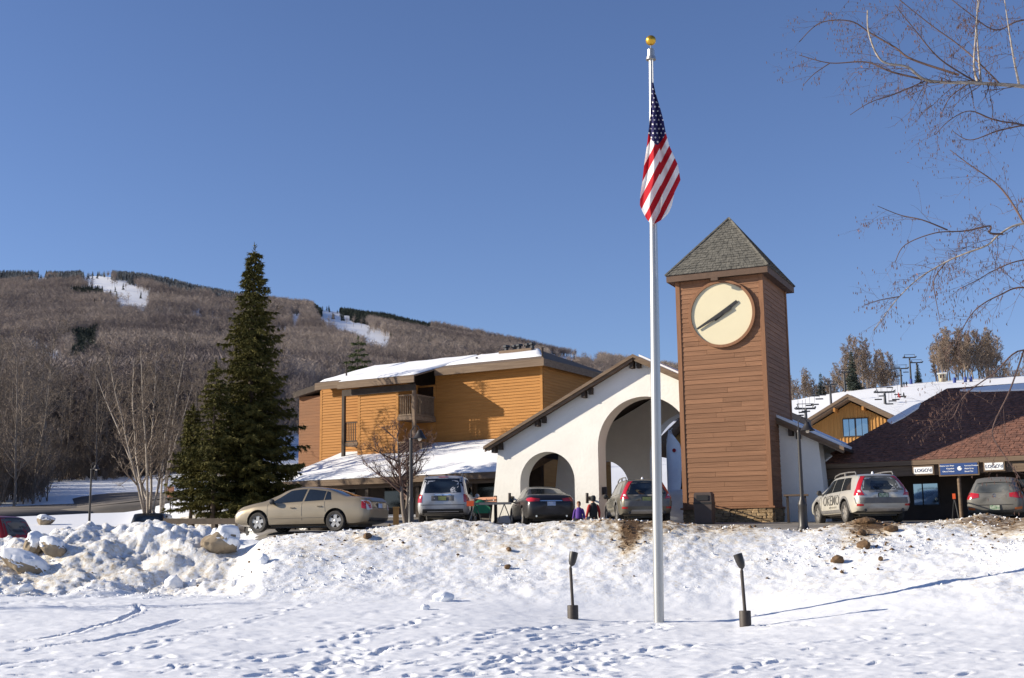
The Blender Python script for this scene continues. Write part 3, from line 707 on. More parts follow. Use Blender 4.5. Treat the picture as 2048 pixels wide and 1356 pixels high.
for (x0, x1, y0, y1) in ((-TW-.02, -TW+.14, -.025, .05), (-.14, .02, -.025, .05), (-.05, .025, .051, .15), (-.05, .025, TD-.15, TD+.02), (-TW-.026, -TW+.05, .051, .15), (-TW-.026, -TW+.05, TD-.15, TD+.02)):
    MB().box(x0, x1, y0, y1, .58, TH).build('corner_board', M['tower_trim'], tw)
MB().prism([(-TW-.10, -.10), (.10, -.10), (.10, TD+.1), (-TW-.10, TD+.1)], .52, .585, 'z').build('base_ledge', M['tower_trim'], tw)
base = MB().box(-TW+.02, -.02, .02, TD-.02, -.3, .52).build('stone_base', M['mortar'], tw)
rs = np.random.default_rng(5)
stone_meshes = []
for k in range(9):
    bm = bmesh.new(); bmesh.ops.create_cube(bm, size=1.0)
    for v in bm.verts: v.co += Vector(rs.uniform(-.09, .09, 3)); 
    bmesh.ops.bevel(bm, geom=list(bm.edges), offset=.10, segments=1, affect='EDGES')
    me = bpy.data.meshes.new('stone'); bm.to_mesh(me); bm.free(); me.materials.append(M['stone']); stone_meshes.append(me)
def stone_wall(a0, a1, place):
    z = -.04
    while z < .50:
        h = min(rs.uniform(.075, .145), .515-z)
        if .515-z-h < .05: h = .515-z
        a = a0
        while a < a1-.01:
            w = rs.uniform(.10, .40)
            if a1-a-w < .09: w = a1-a
            hh = h
            place(a+w/2, z+hh/2, w*.97, hh*.95); a += w
        z += h
stone_wall(-TW-.02, .02, lambda a, z, w, h: sub(stone_meshes[rs.integers(9)], 'stone', None, base, (a, 0.0+rs.uniform(-.012, .012), z), (0, 0, 0), (w, rs.uniform(.09, .14), h)))
stone_wall(.06, TD, lambda a, z, w, h: sub(stone_meshes[rs.integers(9)], 'stone', None, base, (0.0+rs.uniform(-.012, .012), a, z), (0, 0, 0), (rs.uniform(.09, .14), w, h)))
# roof
OV = .28; ZE = 9.30; ZA = 11.80; cxt, cyt = -TW/2, TD/2
MB().box(-TW-OV+.03, OV-.03, -OV+.03, TD+OV-.03, TH, TH+.06).build('soffit', M['tower_fascia'], tw)
fs = MB().box(-TW-OV, OV, -OV, -OV+.035, TH-.02, ZE-.02).box(-TW-OV, OV, TD+OV-.035, TD+OV, TH-.02, ZE-.02).box(-TW-OV, -TW-OV+.035, -OV+.036, TD+OV-.036, TH-.02, ZE-.02).box(OV-.035, OV, -OV+.036, TD+OV-.036, TH-.02, ZE-.02)
fs.build('fascia', M['tower_fascia'], tw)
c4 = [(-TW-OV-.03, -OV-.03, ZE-.02), (OV+.03, -OV-.03, ZE-.02), (OV+.03, TD+OV+.03, ZE-.02), (-TW-OV-.03, TD+OV+.03, ZE-.02)]
ap = (cxt, cyt, ZA)
rf_ = MB().add(c4+[ap], [(0, 1, 4), (1, 2, 4), (2, 3, 4), (3, 0, 4), (0, 3, 2, 1)]).build('roof', M['shingle'], tw)
smb = MB()
for a, b in ((0, 1), (1, 2), (3, 0)): shingle_face(smb, c4[a], c4[b], ap, ap, 22, .17, rs)
tag(smb.build('roof_shingles', M['shingle'], rf_, fixn=False), kind='stuff')
cap = MB()
for a in range(4): cap.tube([np.array(c4[a])+[0, 0, .02], np.array(ap)+[0, 0, .03]], .045, 4)
cap.build('hip_caps', M['shingle'], rf_)
# dial
CU, CZ = -1.56, 10.13-2.44
def disc(mb, cx, cz, r0, r1, y0, y1, n=72):
    vs, fs2 = [], []
    for k in range(n):
        an = 2*math.pi*k/n; c, s = math.cos(an), math.sin(an)
        vs += [(cx+r0*c, y0, cz+r0*s), (cx+r1*c, y0, cz+r1*s), (cx+r1*c, y1, cz+r1*s), (cx+r0*c, y1, cz+r0*s)]
        j = ((k+1) % n)*4; i = k*4
        fs2 += [(i, i+1, j+1, j), (i+1, i+2, j+2, j+1), (i+2, i+3, j+3, j+2), (i+3, i, j, j+3)]
    return mb.add(vs, fs2)
MB().lathe([(1.175, -.055), (1.175, 0.0)], (CU, 0, CZ), 72, 'y').build('dial', M['clock_face'], tw)
disc(MB(), CU, CZ, 1.165, 1.27, -.115, .0).build('dial_ring', M['tower_trim'], tw)
def hand(name, ang, ln, tail, w0, w1, y):
    c, s = math.cos(ang), math.sin(ang); mb = MB()
    def q(l, w): return (CU+c*l-s*w, CZ+s*l+c*w)
    mb.prism([q(-tail, -w0), q(0, -w0), q(ln, -w1), q(ln, w1), q(0, w0), q(-tail, w0)], y, y-.022, 'y'); mb.build(name, M['black'], tw)
hand('hour_hand', math.atan2(.41, .60), .74, .34, .085, .055, -.085)
hand('minute_hand', math.atan2(-.50, -.93), 1.06, .42, .075, .035, -.112)
MB().lathe([(.05, -.145), (.05, -.05)], (CU, 0, CZ), 16, 'y').build('hand_hub', M['black'], tw)
MB().box(-1.72, -1.62, -.42, -.03, TH-.12, TH-.06).box(-1.80, -1.54, -.50, -.38, TH-.17, TH-.07).build('dial_lamp', M['tower_fascia'], tw)

# --- white stucco gable with arches ------------------------------
GM = np.array([TB[0], TB[1]])+1.55*np.array([math.sin(A25), math.cos(A25)]); GZ = 2.47
gb = thing('arched_stucco_gatehouse', 'white stucco gable front with two round arches and brown timber eaves', 'building', (GM[0], GM[1], GZ), -A25)
def gable_wall(y0, y1):
    def top(u): return 6.58-.505*abs(u+5.5)-.17
    pts = [(-12.02, -.3)]
    def arch(u0, u1, spring, n=28):
        r_ = (u1-u0)/2; c = (u0+u1)/2
        return [(u0, -.3)]+[(c-r_*math.cos(math.pi*k/n), spring+r_*math.sin(math.pi*k/n)) for k in range(n+1)]+[(u1, -.3)]
    pts += arch(-10.62, -8.24, 1.80)+arch(-7.22, -3.38, 3.05)
    pts += [(1.62, -.3), (1.42, top(1.42)), (-5.5, top(-5.5)), (-11.58, top(-11.58))]
    return MB().prism(pts, y0, y1, 'y')
gable_wall(0, .85).build('front_wall', M['stucco'], gb, True, 30)
gable_wall(6.3, 7.1).build('rear_wall', M['stucco'], gb, True, 30)
def slab(mb, u0, u1, y0, y1, th, z_at): mb.prism([(u0, z_at(u0)), (u1, z_at(u1)), (u1, z_at(u1)-th), (u0, z_at(u0)-th)], y0, y1, 'y')
zt = lambda u: 6.60-.505*abs(u+5.5)
rm = MB(); slab(rm, -12.05, -5.5, -.40, 7.5, .10, zt); slab(rm, -5.5, 2.40, -.40, 7.5, .10, zt)
rfa = rm.build('roof', M['dark_trim'], gb)
bargeboards = []
for (u0, u1) in ((-12.06, -5.5), (-5.5, 2.41)):
    b_ = MB(); slab(b_, u0, u1, -.46, -.40, .13, lambda u: zt(u)+.01); b_.build('bargeboard', M['brown_trim'], rfa)
    b_ = MB(); slab(b_, u0+.04, u1-.04, -.395, -.34, .13, lambda u: zt(u)-.105); b_.build('bargeboard', M['brown_trim'], rfa)
sf = MB(); slab(sf, -12.0, -5.5, -.335, -.002, .05, lambda u: zt(u)-.13); slab(sf, -5.5, 2.36, -.335, -.002, .05, lambda u: zt(u)-.13); sf.build('soffit', M['brown_trim'], rfa)
for uc in (-5.5, -7.55, -9.6, -11.55, -3.4, -1.4, .6):
    for du in (-.13, .13):
        u = uc+du; zz = zt(u)-.19
        MB().box(u-.075, u+.075, -.30+(.10 if du > 0 else 0), -.003, zz-.26, zz).build('rafter_end', M['dark_trim'], gb)
sn = MB(); slab(sn, -5.3, 2.30, -.30, 7.4, -.10, lambda u: zt(u)+.004); slab(sn, -11.6, -5.7, -.2, 7.4, -.08, lambda u: zt(u)+.004); sn.build('roof_snow', M['roof_snow'], rfa)
# wall lights
for (u, z, y) in ((-7.62, 1.08, 0), (-10.98, 1.18, 0)):
    ml = MB(); ml.lathe([(.055, -.20), (.06, -.19), (.06, .19), (.055, .20)], (u, -.26, z), 12); ml.box(u-.02, u+.02, -.24, 0, z-.03, z+.03); ml.box(u-.06, u+.06, -.02, -.002, z-.08, z+.08)
    ml.build('wall_light', M['lamp_bronze'], gb, True)
ml = MB(); ml.box(-7.20, -7.02, .28, .40, 1.22, 1.52); ml.build('wall_light', M['lamp_bronze'], gb)

# --- ochre lodge --------------------------------------------------
LK = np.array([-4.957, 63.0]); LZ = 3.0
ld_ = thing('ochre_lodge', 'ochre lap-sided lodge with low snow-covered roofs and balconies', 'building', (LK[0], LK[1], LZ), -A30)
def Zl(w): return w-LZ
cw = MB().box(-3.55, -1.07, .03, 9, -.3, Zl(10.15)).box(-6.85, -3.56, 1.03, 9, -.3, Zl(10.3)).box(-1.06, 0.0, 1.83, 9, -.3, Zl(10.1)).box(.001, 6.34, 1.86, 9.5, -.3, Zl(10.7))
cw.build('wall', M['lodge_siding'], ld_)
sd = MB(); clap(sd, -3.44, -1.18, .03, Zl(5.6), Zl(10.0), .15); tag(sd.build('siding', M['lodge_siding'], ld_), kind='stuff')
sd = MB(); clap(sd, -6.75, -3.56, 1.03, Zl(5.6), Zl(10.2), .15); tag(sd.build('siding', M['lodge_siding'], ld_), kind='stuff')
sd = MB(); clap(sd, .10, 6.24, 1.86, Zl(6.5), Zl(10.6), .15); tag(sd.build('siding', M['lodge_siding'], ld_), kind='stuff')
sd = MB(); clap(sd, 1.95, 9.4, 6.34, Zl(6.0), Zl(10.6), .15, 's'); tag(sd.build('siding', M['lodge_siding'], ld_), kind='stuff')
for (x0, x1, y0, y1, z1) in ((-3.60, -3.44, -.02, .05, 10.0), (-1.18, -1.02, -.02, .05, 10.0), (-6.89, -6.75, .98, 1.06, 10.2), (6.24, 6.385, 1.80, 1.88, 10.6), (-3.56, -3.43, .97, 1.02, 10.0)):
    MB().box(x0, x1, y0, y1, Zl(5.5), Zl(z1)).build('corner_board', M['lodge_siding'], ld_)
# wing on the far left
wg = MB().box(-9.1, -6.91, 1.9, 8, -.3, Zl(10.1)).build('wing_wall', M['shaded_rust_siding'], ld_)
sd = MB(); clap(sd, -9.08, -6.92, 1.9, Zl(5.6), Zl(10.05), .16, 'f', .02); tag(sd.build('siding', M['shaded_rust_siding'], wg), kind='stuff')
MB().prism([(-9.3, Zl(10.05)), (-6.72, Zl(10.5)), (-6.72, Zl(10.85)), (-9.3, Zl(10.35))], 1.6, 8.2, 'y').build('wing_roof', M['dark_trim'], ld_)
RV, RZ = 5.75, Zl(12.05)
def pitched(u0, u1, v0, z0, snow_from, hip=0.0):
    """roof plane from the front eave up to the common ridge, with fascia and a snow blanket"""
    r_ = MB().prism([(v0, z0-.36), (v0+.06, z0-.36), (v0+.06, z0-.06), (RV, RZ-.06), (RV, RZ), (v0, z0)], u0, u1-hip, 'x').build('upper_roof', M['brown_trim'], ld_)
    if hip:
        MB().add([(u1-hip, RV, RZ), (u1-hip, v0, z0), (u1, v0, z0), (u1, 10.2, z0), (u1-hip, v0, z0-.36), (u1, v0, z0-.36), (u1, 10.2, z0-.36)], [(0, 1, 2), (0, 2, 3), (1, 4, 5, 2), (2, 5, 6, 3)]).build('hip_end', M['brown_trim'], r_)
    g = np.random.default_rng(int(abs(u0*100))+1); nu, nv = 30, 14; V, F = [], []
    for a in range(nu+1):
        ed = snow_from+.10*float(vnoise(np.array(a*.5), np.array(u0), 3))+.05*g.random()
        for b in range(nv+1):
            v = v0+ed+(RV-v0-ed)*b/nv; w_ = hip*(v-v0)/(RV-v0)
            u = u0+.02+(u1-.04-w_-u0)*a/nu
            V.append((u, v, z0+(RZ-z0)*(v-v0)/(RV-v0)+(.015 if b == 0 or a in (0, nu) else .11+.04*float(vnoise(np.array(u), np.array(v), 9)))))
    for a in range(nu):
        for b in range(nv): F.append((a*(nv+1)+b, (a+1)*(nv+1)+b, (a+1)*(nv+1)+b+1, a*(nv+1)+b+1))
    MB().add(V, F).build('roof_snow', M['roof_snow'], r_, True, 60); return r_
pitched(-4.55, .30, -.55, Zl(10.32), .02)
pitched(-6.85, -4.56, .45, Zl(10.54), .35)
pitched(.31, 6.75, 1.30, Zl(10.84), 1.0, 2.6)
MB().box(-6.8, 4.2, 5.76, 9.5, Zl(10.2), Zl(11.9)).build('rear_roof', M['dark_trim'], ld_)
MB().box(-4.45, .05, -.12, .02, Zl(9.62), Zl(9.95)).build('beam', M['dark_trim'], ld_)
MB().prism([(-4.2, Zl(11.3)), (-1.2, Zl(12.35)), (-.2, Zl(12.0)), (-.2, Zl(11.2)), (-4.2, Zl(11.1))], 8.6, 12, 'y').build('stair_tower_roof', M['dark_trim'], ld_)
# corner balconies
for (z0, z1) in ((8.36, 9.44), (5.95, 7.05)):
    b_ = MB().box(-1.06, .05, -.05, 1.82, Zl(z0)-.22, Zl(z0)-.02).build('balcony', M['brown_trim'], ld_)
    m_ = MB(); railing(m_, -1.02, -.10, 0, Zl(z0), Zl(z1)); railing(m_, .02, 1.80, .0, Zl(z0), Zl(z1), .11, 's'); m_.build('railing', M['brown_trim'], b_)
MB().box(-.12, .04, -.10, .06, -.2, Zl(9.62)).build('post', M['brown_trim'], ld_)
MB().box(-1.045, -.1, 1.80, 1.825, Zl(8.36), Zl(10.0)).build('balcony_door', M['dark_glass'], ld_)
MB().box(.005, .03, 2.6, 3.4, Zl(8.4), Zl(10.0)).build('window', M['dark_glass'], ld_)
b_ = MB().box(-4.55, -3.58, -.05, 1.0, Zl(7.20)-.18, Zl(7.20)-.02).build('balcony', M['brown_trim'], ld_)
m_ = MB(); railing(m_, -4.47, -3.62, 0, Zl(7.20), Zl(8.25)); m_.build('railing', M['dark_trim'], b_)
MB().box(-4.58, -4.42, -.10, .06, Zl(4.6), Zl(9.95)).build('post', M['dark_trim'], ld_)
MB().box(-4.3, -3.7, .985, 1.0, Zl(5.9), Zl(6.75)).build('window', M['dark_glass'], ld_)
# vents and pipes on the roof
for (u, v, h, r_) in ((1.6, 3.4, .55, .05), (6.2, 2.2, .50, .05), (-5.6, 1.6, .55, .045)):
    MB().lathe([(r_, 0), (r_, h), (r_*1.3, h), (r_*1.3, h+.05)], (u, v, Zl(11.0)), 8).build('vent_pipe', M['dark_trim'], ld_)
MB().box(2.0, 4.0, 5.0, 6.2, Zl(11.6), Zl(12.10)).build('chimney', M['brown_trim'], ld_)
for k in range(5):
    MB().lathe([(.11, 0), (.11, .22), (.19, .24), (.19, .34), (.05, .38)], (2.2+k*.4, 5.5+.2*(k % 2), Zl(12.10)), 10).build('flue_cap', M['steel_dark'], ld_)
# low front roof and porch
SLP = .315
zl_ = lambda v: Zl(5.05)+SLP*(v+4.2)
lr = MB().prism([(-4.2, zl_(-4.2)), (1.85, zl_(1.85)), (1.85, zl_(1.85)-.3), (-4.2, zl_(-4.2)-.3)], -5.4, 8.6, 'x').build('porch_roof', M['brown_trim'], ld_)
V, F = [], []; nu, nv = 90, 16; g = np.random.default_rng(3)
for a in range(nu+1):
    for b in range(nv+1):
        u = -5.35+13.9*a/nu; e = .06*math.sin(a*.35)+.04*g.random(); v = -4.22+e*(b == 0)+6.0*b/nv
        V.append((u, v, zl_(v)+(.02 if b == 0 else .13+.05*float(vnoise(np.array(u*.8), np.array(v*.8), 4)))))
for a in range(nu):
    for b in range(nv): F.append((a*(nv+1)+b, (a+1)*(nv+1)+b, (a+1)*(nv+1)+b+1, a*(nv+1)+b+1))
for a in range(nu): 
    i = a*(nv+1); n = len(V); V += [(V[i][0], -4.24, zl_(-4.2)-.03), (V[i+nv+1][0], -4.24, zl_(-4.2)-.03)]; F.append((n, n+1, i+nv+1, i))
MB().add(V, F).build('roof_snow', M['roof_snow'], lr, True, 70)
MB().box(-5.4, 8.6, -4.23, -4.19, Zl(4.72), Zl(5.0)).build('fascia', M['brown_trim'], lr)
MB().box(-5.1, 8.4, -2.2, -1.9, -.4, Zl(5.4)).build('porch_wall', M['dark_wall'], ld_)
for (u, w) in ((-3.4, 1.4), (-.3, 1.4), (2.4, 1.6), (5.0, 1.6)):
    f = MB().box(u, u+w, -2.24, -2.205, Zl(3.6), Zl(4.75)).build('porch_window', M['window_frame'], ld_); MB().box(u+.06, u+w-.06, -2.25, -2.242, Zl(3.66), Zl(4.69)).build('pane', M['dark_glass'], f)
for u in (-5.0, -3.0, -.1, 2.8, 5.7, 8.3): MB().box(u-.09, u+.09, -3.9, -3.72, -.4, Zl(4.75)).build('porch_post', M['dark_trim'], ld_)
MB().box(-5.1, 8.4, -3.95, -3.70, Zl(4.55), Zl(4.74)).build('porch_beam', M['brown_trim'], ld_)

# --- shop on the right ---------------------------------------------
SE = np.array([14.42, 45.05]); SZ = 2.44
sh = thing('brown_shop', 'low dark brown shop with red shingle hip roof behind the parked wagon', 'shop', (SE[0], SE[1], SZ), -A30)
def Zs(w): return 1.65+(w-1.65)*.9545-SZ
U0, U1, VR, SLS = -3.82, 13.0, 4.3, .70
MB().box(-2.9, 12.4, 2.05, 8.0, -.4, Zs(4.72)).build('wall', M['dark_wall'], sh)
zr = Zs(4.72)+SLS*VR
rc = [(U0, 0, Zs(4.72)), (U1, 0, Zs(4.72)), (U1, 2*VR, Zs(4.72)), (U0, 2*VR, Zs(4.72)), (U0+VR, VR, zr), (U1-4, VR, zr)]
ro = MB().add(rc, [(0, 1, 5, 4), (1, 2, 5), (2, 3, 4, 5), (3, 0, 4), (0, 3, 2, 1)]).build('roof', M['red_shingle'], sh)
smb = MB(); shingle_face(smb, rc[0], rc[1], rc[4], rc[5], 34, .32, rs, .02); shingle_face(smb, rc[3], rc[0], rc[4], rc[4], 34, .32, rs, .02); tag(smb.build('roof_shingles', M['red_shingle'], ro, fixn=False), kind='stuff')
MB().box(U0+.02, U1, .0, .04, Zs(4.54), Zs(4.715)).build('fascia', M['brown_trim'], sh)
MB().box(U0+.05, U1, .05, 2.04, Zs(4.60), Zs(4.66)).build('soffit', M['dark_trim'], sh)
MB().box(U0+.3, U1, .12, .26, Zs(4.15), Zs(4.53)).build('eave_beam', M['brown_trim'], sh)
def roof_pt(u, v, h=.03): return (u, v, Zs(4.72)+SLS*v+h)
for poly in ([(-1.45, 2.35), (-.60, 3.2), (-.36, 3.35), (-.40, 3.05), (-.85, 2.5), (-1.25, 2.15)], [(1.0, 4.0), (2.1, 4.12), (5.5, 4.15), (5.5, 3.55), (3.4, 3.75), (1.9, 3.84)], [(-3.7, .35), (-3.35, .55), (-3.1, .38), (-3.25, .12), (-3.7, .1)]):
    m_ = MB(); n = len(poly); m_.add([roof_pt(u, v, .03) for u, v in poly]+[roof_pt(u, v, .09) for u, v in poly], [tuple(range(n, 2*n))]+[(i, (i+1) % n, n+(i+1) % n, n+i) for i in range(n)]); m_.build('roof_snow', M['roof_snow'], ro)
for (u, z0, z1, w) in ((-.55, 3.12, 3.92, .30), (-.20, 3.12, 3.92, .52), (4.1, 2.95, 4.0, 1.0), (-2.2, 3.0, 3.9, .9)):
    f = MB().box(u-.05, u+w+.05, 2.0, 2.048, Zs(z0)-.05, Zs(z1)+.05).build('window', M['window_frame'], sh); MB().box(u, u+w, 1.985, 1.998, Zs(z0), Zs(z1)).build('pane', M['window_glass'], f)
dr = MB().box(2.3, 3.5, 1.99, 2.045, 0, Zs(4.0)).build('door', M['window_frame'], sh)
MB().box(2.4, 2.86, 1.975, 1.988, .3, Zs(3.95)).build('pane', M['dark_glass'], dr); MB().box(2.94, 3.4, 1.975, 1.988, .3, Zs(3.95)).build('pane', M['dark_glass'], dr)
for (u) in (1.44, 5.6, 9.5): MB().tube([(u, .15, -.1), (u, .15, Zs(4.14))], .065, 10).build('porch_post', M['brown_trim'], sh, True)
MB().box(3.75, 6.0, .40, .46, Zs(4.16), Zs(4.22)).build('lit_strip', M['yellow_board'], sh)
# signs hung under the eave
def sign(name, label, u0, u1, z0, z1, bgm, texts, tm, shape=None):
    """board hung on the eave beam; texts = (string, u, z, size)"""
    u0, u1 = u0*.9545, u1*.9545
    c = np.array([SE[0], SE[1]])+np.array([math.cos(A30), -math.sin(A30)])*u0
    t = thing(name, label, 'sign', (c[0], c[1], Zs(z0)+SZ), -A30); w, h = u1-u0, z1-z0
    MB().box(-.05, w+.05, -.02, .06, -.05, h+.05).build('frame', M['brown_trim'], t)
    bd = MB().box(0, w, -.035, -.021, 0, h).build('board', M[bgm], t)
    for s, u, z, sz, al in texts:
        o = sub(text_mesh(s, sz, .002, al, sz*.02), 'lettering', M[tm], bd, (u, -.039, z), (math.pi/2, 0, 0))
    if shape: shape(bd)
    return t
sign('shop_sign', 'small white hanging sign reading LOGO\'d beside the parked silver wagon', -.06, .62, 4.20, 4.44, 'white_sign', [("LOGO'd", .325, .115, .165, 'CENTER')], 'navy')
sign('shop_sign', 'small white hanging sign reading LOGO\'d right of the blue sign', 2.48, 3.12, 4.24, 4.49, 'white_sign', [("LOGO'd", .305, .12, .162, 'CENTER')], 'navy')
def leafdisc(bd): MB().lathe([(.075, -.002), (.075, .002)], (.66, -.038, .205), 20, 'y').tube([(.69, -.038, .24), (.75, -.038, .20)], [.03, .004], 6).build('emblem', M['white_paint'], bd)
sign('shop_sign', 'long blue hanging sign with white lettering and a round white emblem', .90, 2.22, 4.13, 4.52, 'blue_sign',
     [('Okemo Logo Wear', .48, .31, .062, 'RIGHT'), ('Keepsakes', .48, .21, .062, 'RIGHT'), ('Gifts & Trinkets', .48, .11, .062, 'RIGHT'), ('Vermont Products', .83, .29, .062, 'LEFT'), ('Maple Syrup', .83, .19, .062, 'LEFT'), ('Biscuit Tins', .83, .09, .062, 'LEFT')], 'white_paint', leafdisc)

# --- gabled ski school behind --------------------------------------
GS = P(1698, 790, 85); GSZ = float(base_z(GS[0], GS[1]))
gs = thing('gabled_cabin', 'ochre board cabin with broad gable and dark framed windows below the ski slope', 'building', (GS[0], GS[1], GSZ), -A25)
ht = GS[2]-GSZ; slp = .555
MB().prism([(-2.75, -.5), (2.75, -.5), (2.75, ht-.45-slp*2.75), (0, ht-.45), (-2.75, ht-.45-slp*2.75)], .5, 9, 'y').build('wall', M['yellow_board'], gs)
for k in range(24):
    u = -2.7+k*.235
    MB().box(u-.025, u+.025, .455, .498, -.5, ht-.50-slp*abs(u)).build('batten', M['yellow_board'], gs)
zg = lambda u: ht-slp*abs(u)
r_ = MB(); slab(r_, -3.35, 0, -.6, 9.3, .34, zg); slab(r_, 0, 3.45, -.6, 9.3, .34, zg); r_ = r_.build('roof', M['brown_trim'], gs)
b_ = MB(); slab(b_, -3.4, 0, -.66, -.605, .22, lambda u: zg(u)+.02); b_.build('bargeboard', M['brown_trim'], r_)
b_ = MB(); slab(b_, 0, 3.5, -.66, -.605, .22, lambda u: zg(u)+.02); b_.build('bargeboard', M['brown_trim'], r_)
b_ = MB(); slab(b_, .1, 3.4, -.5, 9.2, -.10, lambda u: zg(u)+.004); b_.build('roof_snow', M['roof_snow'], r_)
for u in (-.95, .95): MB().box(u-.07, u+.07, -.6, .5, zg(u)-.62, zg(u)-.36).build('rafter_end', M['lodge_siding'], gs)
for (u0, u1) in ((-.56, .18), (.30, 1.05)):
    f = MB().box(u0-.06, u1+.06, .42, .47, 8.86-GSZ, 10.12-GSZ).build('window', M['window_frame'], gs); m = (u0+u1)/2
    for a, b in ((u0, m-.02), (m+.02, u1)): MB().box(a, b, .405, .418, 8.92-GSZ, 10.06-GSZ).build('pane', M['window_glass'], f)

# --- cabin seen through the big arch --------------------------------
CB = P(1375, 828, 68); CZ_ = float(base_z(CB[0], CB[1]))
cb = thing('ochre_annex', 'ochre annex with snowy sloping roof seen through the large arch', 'building', (CB[0], CB[1], CZ_), -A25)
h2 = CB[2]-CZ_
MB().prism([(-1.25, -.5), (5, -.5), (5, h2-.5), (0, h2-.45), (-1.25, h2-.45-.85*1.25)], .5, 7, 'y').build('wall', M['yellow_board'], cb)
r_ = MB(); slab(r_, -2.1, 0, -.5, 7.2, .38, lambda u: h2+.85*u); slab(r_, 0, 5.2, -.5, 7.2, .38, lambda u: h2); r_ = r_.build('roof', M['brown_trim'], cb)
b_ = MB(); slab(b_, -2.0, 0, .2, 7.0, -.14, lambda u: h2+.85*u+.004); b_.build('roof_snow', M['roof_snow'], r_)
MB().box(-1.3, 5, .3, .48, 5.98-CZ_-.25, 5.98-CZ_+.02).build('band_board', M['white_paint'], cb)
MB().box(-1.1, 5, .40, .47, 0, 5.98-CZ_-.3).build('shopfront', M['dark_glass'], cb)
bn = P(1334, 928, 64); bz = float(base_z(bn[0], bn[1]))
bt = thing('feather_banner', 'tall white feather banner with red mark behind the large arch', 'banner', (bn[0], bn[1], bz), -A25)
MB().tube([(0, 0, 0), (0, 0, 3.6), (.1, 0, 4.2), (.35, 0, 4.5)], .02, 6).build('pole', M['alu'], bt, True)
V = []; F = []
for k in range(15):
    z = 1.0+3.4*k/14; w = .55+.22*math.sin(k/14*math.pi)-(.35*max(0, (k-11)/3)); y = .05*math.sin(k*.8)
    V += [(.02+max(0, (k-12))*.06, 0, z), (.3, y, z), (.02+w, y*1.6, z)]
for k in range(14): F += [(k*3, k*3+1, k*3+4, k*3+3), (k*3+1, k*3+2, k*3+5, k*3+4)]
cl = MB().add(V, F).build('cloth', M['white_sign'], bt, True); so_ = cl.modifiers.new('thick', 'SOLIDIFY'); so_.thickness = .008
MB().lathe([(.10, -.012), (.10, .0)], (.42, -.05, 3.35), 14, 'y').build('emblem', M['red_cloth'], cl)
# ------------------------------------------------------------------ trees as things
SPR = P(497, 1040, 55)
ms = conifer_meshes('spruce', 21, H=12.45, rad=2.6, whorls=54, per=11, leaf=.15, dens=6.5, droop=.34, base=.07, power=.74)
place_tree('spruce_tree', ms, (SPR[0], SPR[1], float(base_z(SPR[0], SPR[1]))-.1), 'tallest dark green spruce standing left of the ochre lodge', bark='spruce_bark', tw='spruce')
for (px, y, d, H, rad, sd, lb) in ((424, 1042, 53.5, 7.0, 1.3, 22, 'smaller bushy evergreen just left of the tall spruce'), (380, 1040, 54.5, 5.2, .85, 23, 'smallest bushy evergreen, leftmost beside the tall spruce')):
    q = P(px, y, d)
    ms = conifer_meshes('evergreen', sd, H=H, rad=rad, whorls=26, per=9, leaf=.14, dens=5.0, droop=.30, base=.17, power=.62)
    place_tree('evergreen_tree', ms, (q[0], q[1], float(base_z(q[0], q[1]))-.1), lb, bark='spruce_bark', tw='spruce')
q = P(715, 800, 112); ms = conifer_meshes('pine', 31, H=11.5, rad=3.0, whorls=15, per=7, leaf=.26, dens=3.0, droop=-.06, base=.25, power=.75)
place_tree('pine_tree', ms, (q[0], q[1], P(715, 670, 112)[2]-11.6), 'white pine with loose level boughs rising behind the lodge roof', bark='spruce_bark', tw='pine')
# bare woods at the left edge
wood = [tree_meshes('woods%d' % k, 40+k, H=12.5+k, r0=.11+.02*(k % 3), limbs=26, lv2=6, lv3=5, twigs=4, low=.12, spread=.26, up=1.0, tw=.04) for k in range(4)]
g = np.random.default_rng(77)
spots = []
for k in range(90):
    for _ in range(40):
        px, d = g.uniform(-90, 470), 84+90*g.random()**1.4; x = (px-1024)/FPX*d
        if any((x-a)**2+(d-b)**2 < 5 for a, b in spots): continue
        if min(np.hypot(rq_[0]-x, rq_[1]-d) for rq_ in rq) < 9: continue
        if px > 330 and d < 120: continue
        spots.append((x, d)); break
for i, (x, d) in enumerate(spots):
    place_tree('woods_tree', wood[i % 4], (x, d, float(base_z(x, d))-.2), 'tall bare grey-brown tree in the woods by the winding road', group='bare trees of the roadside woods', s=g.uniform(.8, 1.2), rz=g.uniform(0, 6.28))
# more of the same wood behind, too many to count
npz = 3400; px2 = g.uniform(-220, 620, npz); d2 = np.exp(g.uniform(math.log(165), math.log(420), npz)); keep = ~((px2 > 540) & (d2 < 300)); px2, d2 = px2[keep], d2[keep]
x2 = (px2-1024)/FPX*d2; z2 = far_z(x2, d2); n2_ = len(x2); s2 = g.uniform(.8, 1.15, n2_)
def merged(ms_, nm):
    a, b = ms_; va_ = np.empty(len(a.vertices)*3, np.float32); a.vertices.foreach_get('co', va_); vb_ = np.empty(len(b.vertices)*3, np.float32); b.vertices.foreach_get('co', vb_)
    fa_ = np.empty(len(a.polygons)*3, np.int32); a.loops.foreach_get('vertex_index', fa_); fb_ = np.empty(len(b.polygons)*3, np.int32); b.loops.foreach_get('vertex_index', fb_)
    return npmesh(nm, np.concatenate([va_.reshape(-1, 3), vb_.reshape(-1, 3)]), np.concatenate([fa_.reshape(-1, 3), fb_.reshape(-1, 3)+len(a.vertices)]))
mid = tree_meshes('mid', 61, H=13, r0=.16, limbs=22, lv2=5, lv3=5, twigs=3, low=.12, spread=.28, up=1.0, tw=.08)
instance_cloud('valley_woods', [merged(mid, 'mid_wood')], [M['wood_far']], np.stack([x2, d2, z2], 1), np.stack([s2*1.1, s2*1.1, s2], 1), g.uniform(0, 6.28, n2_), 'dense bare woods behind the roadside trees at the hill foot')
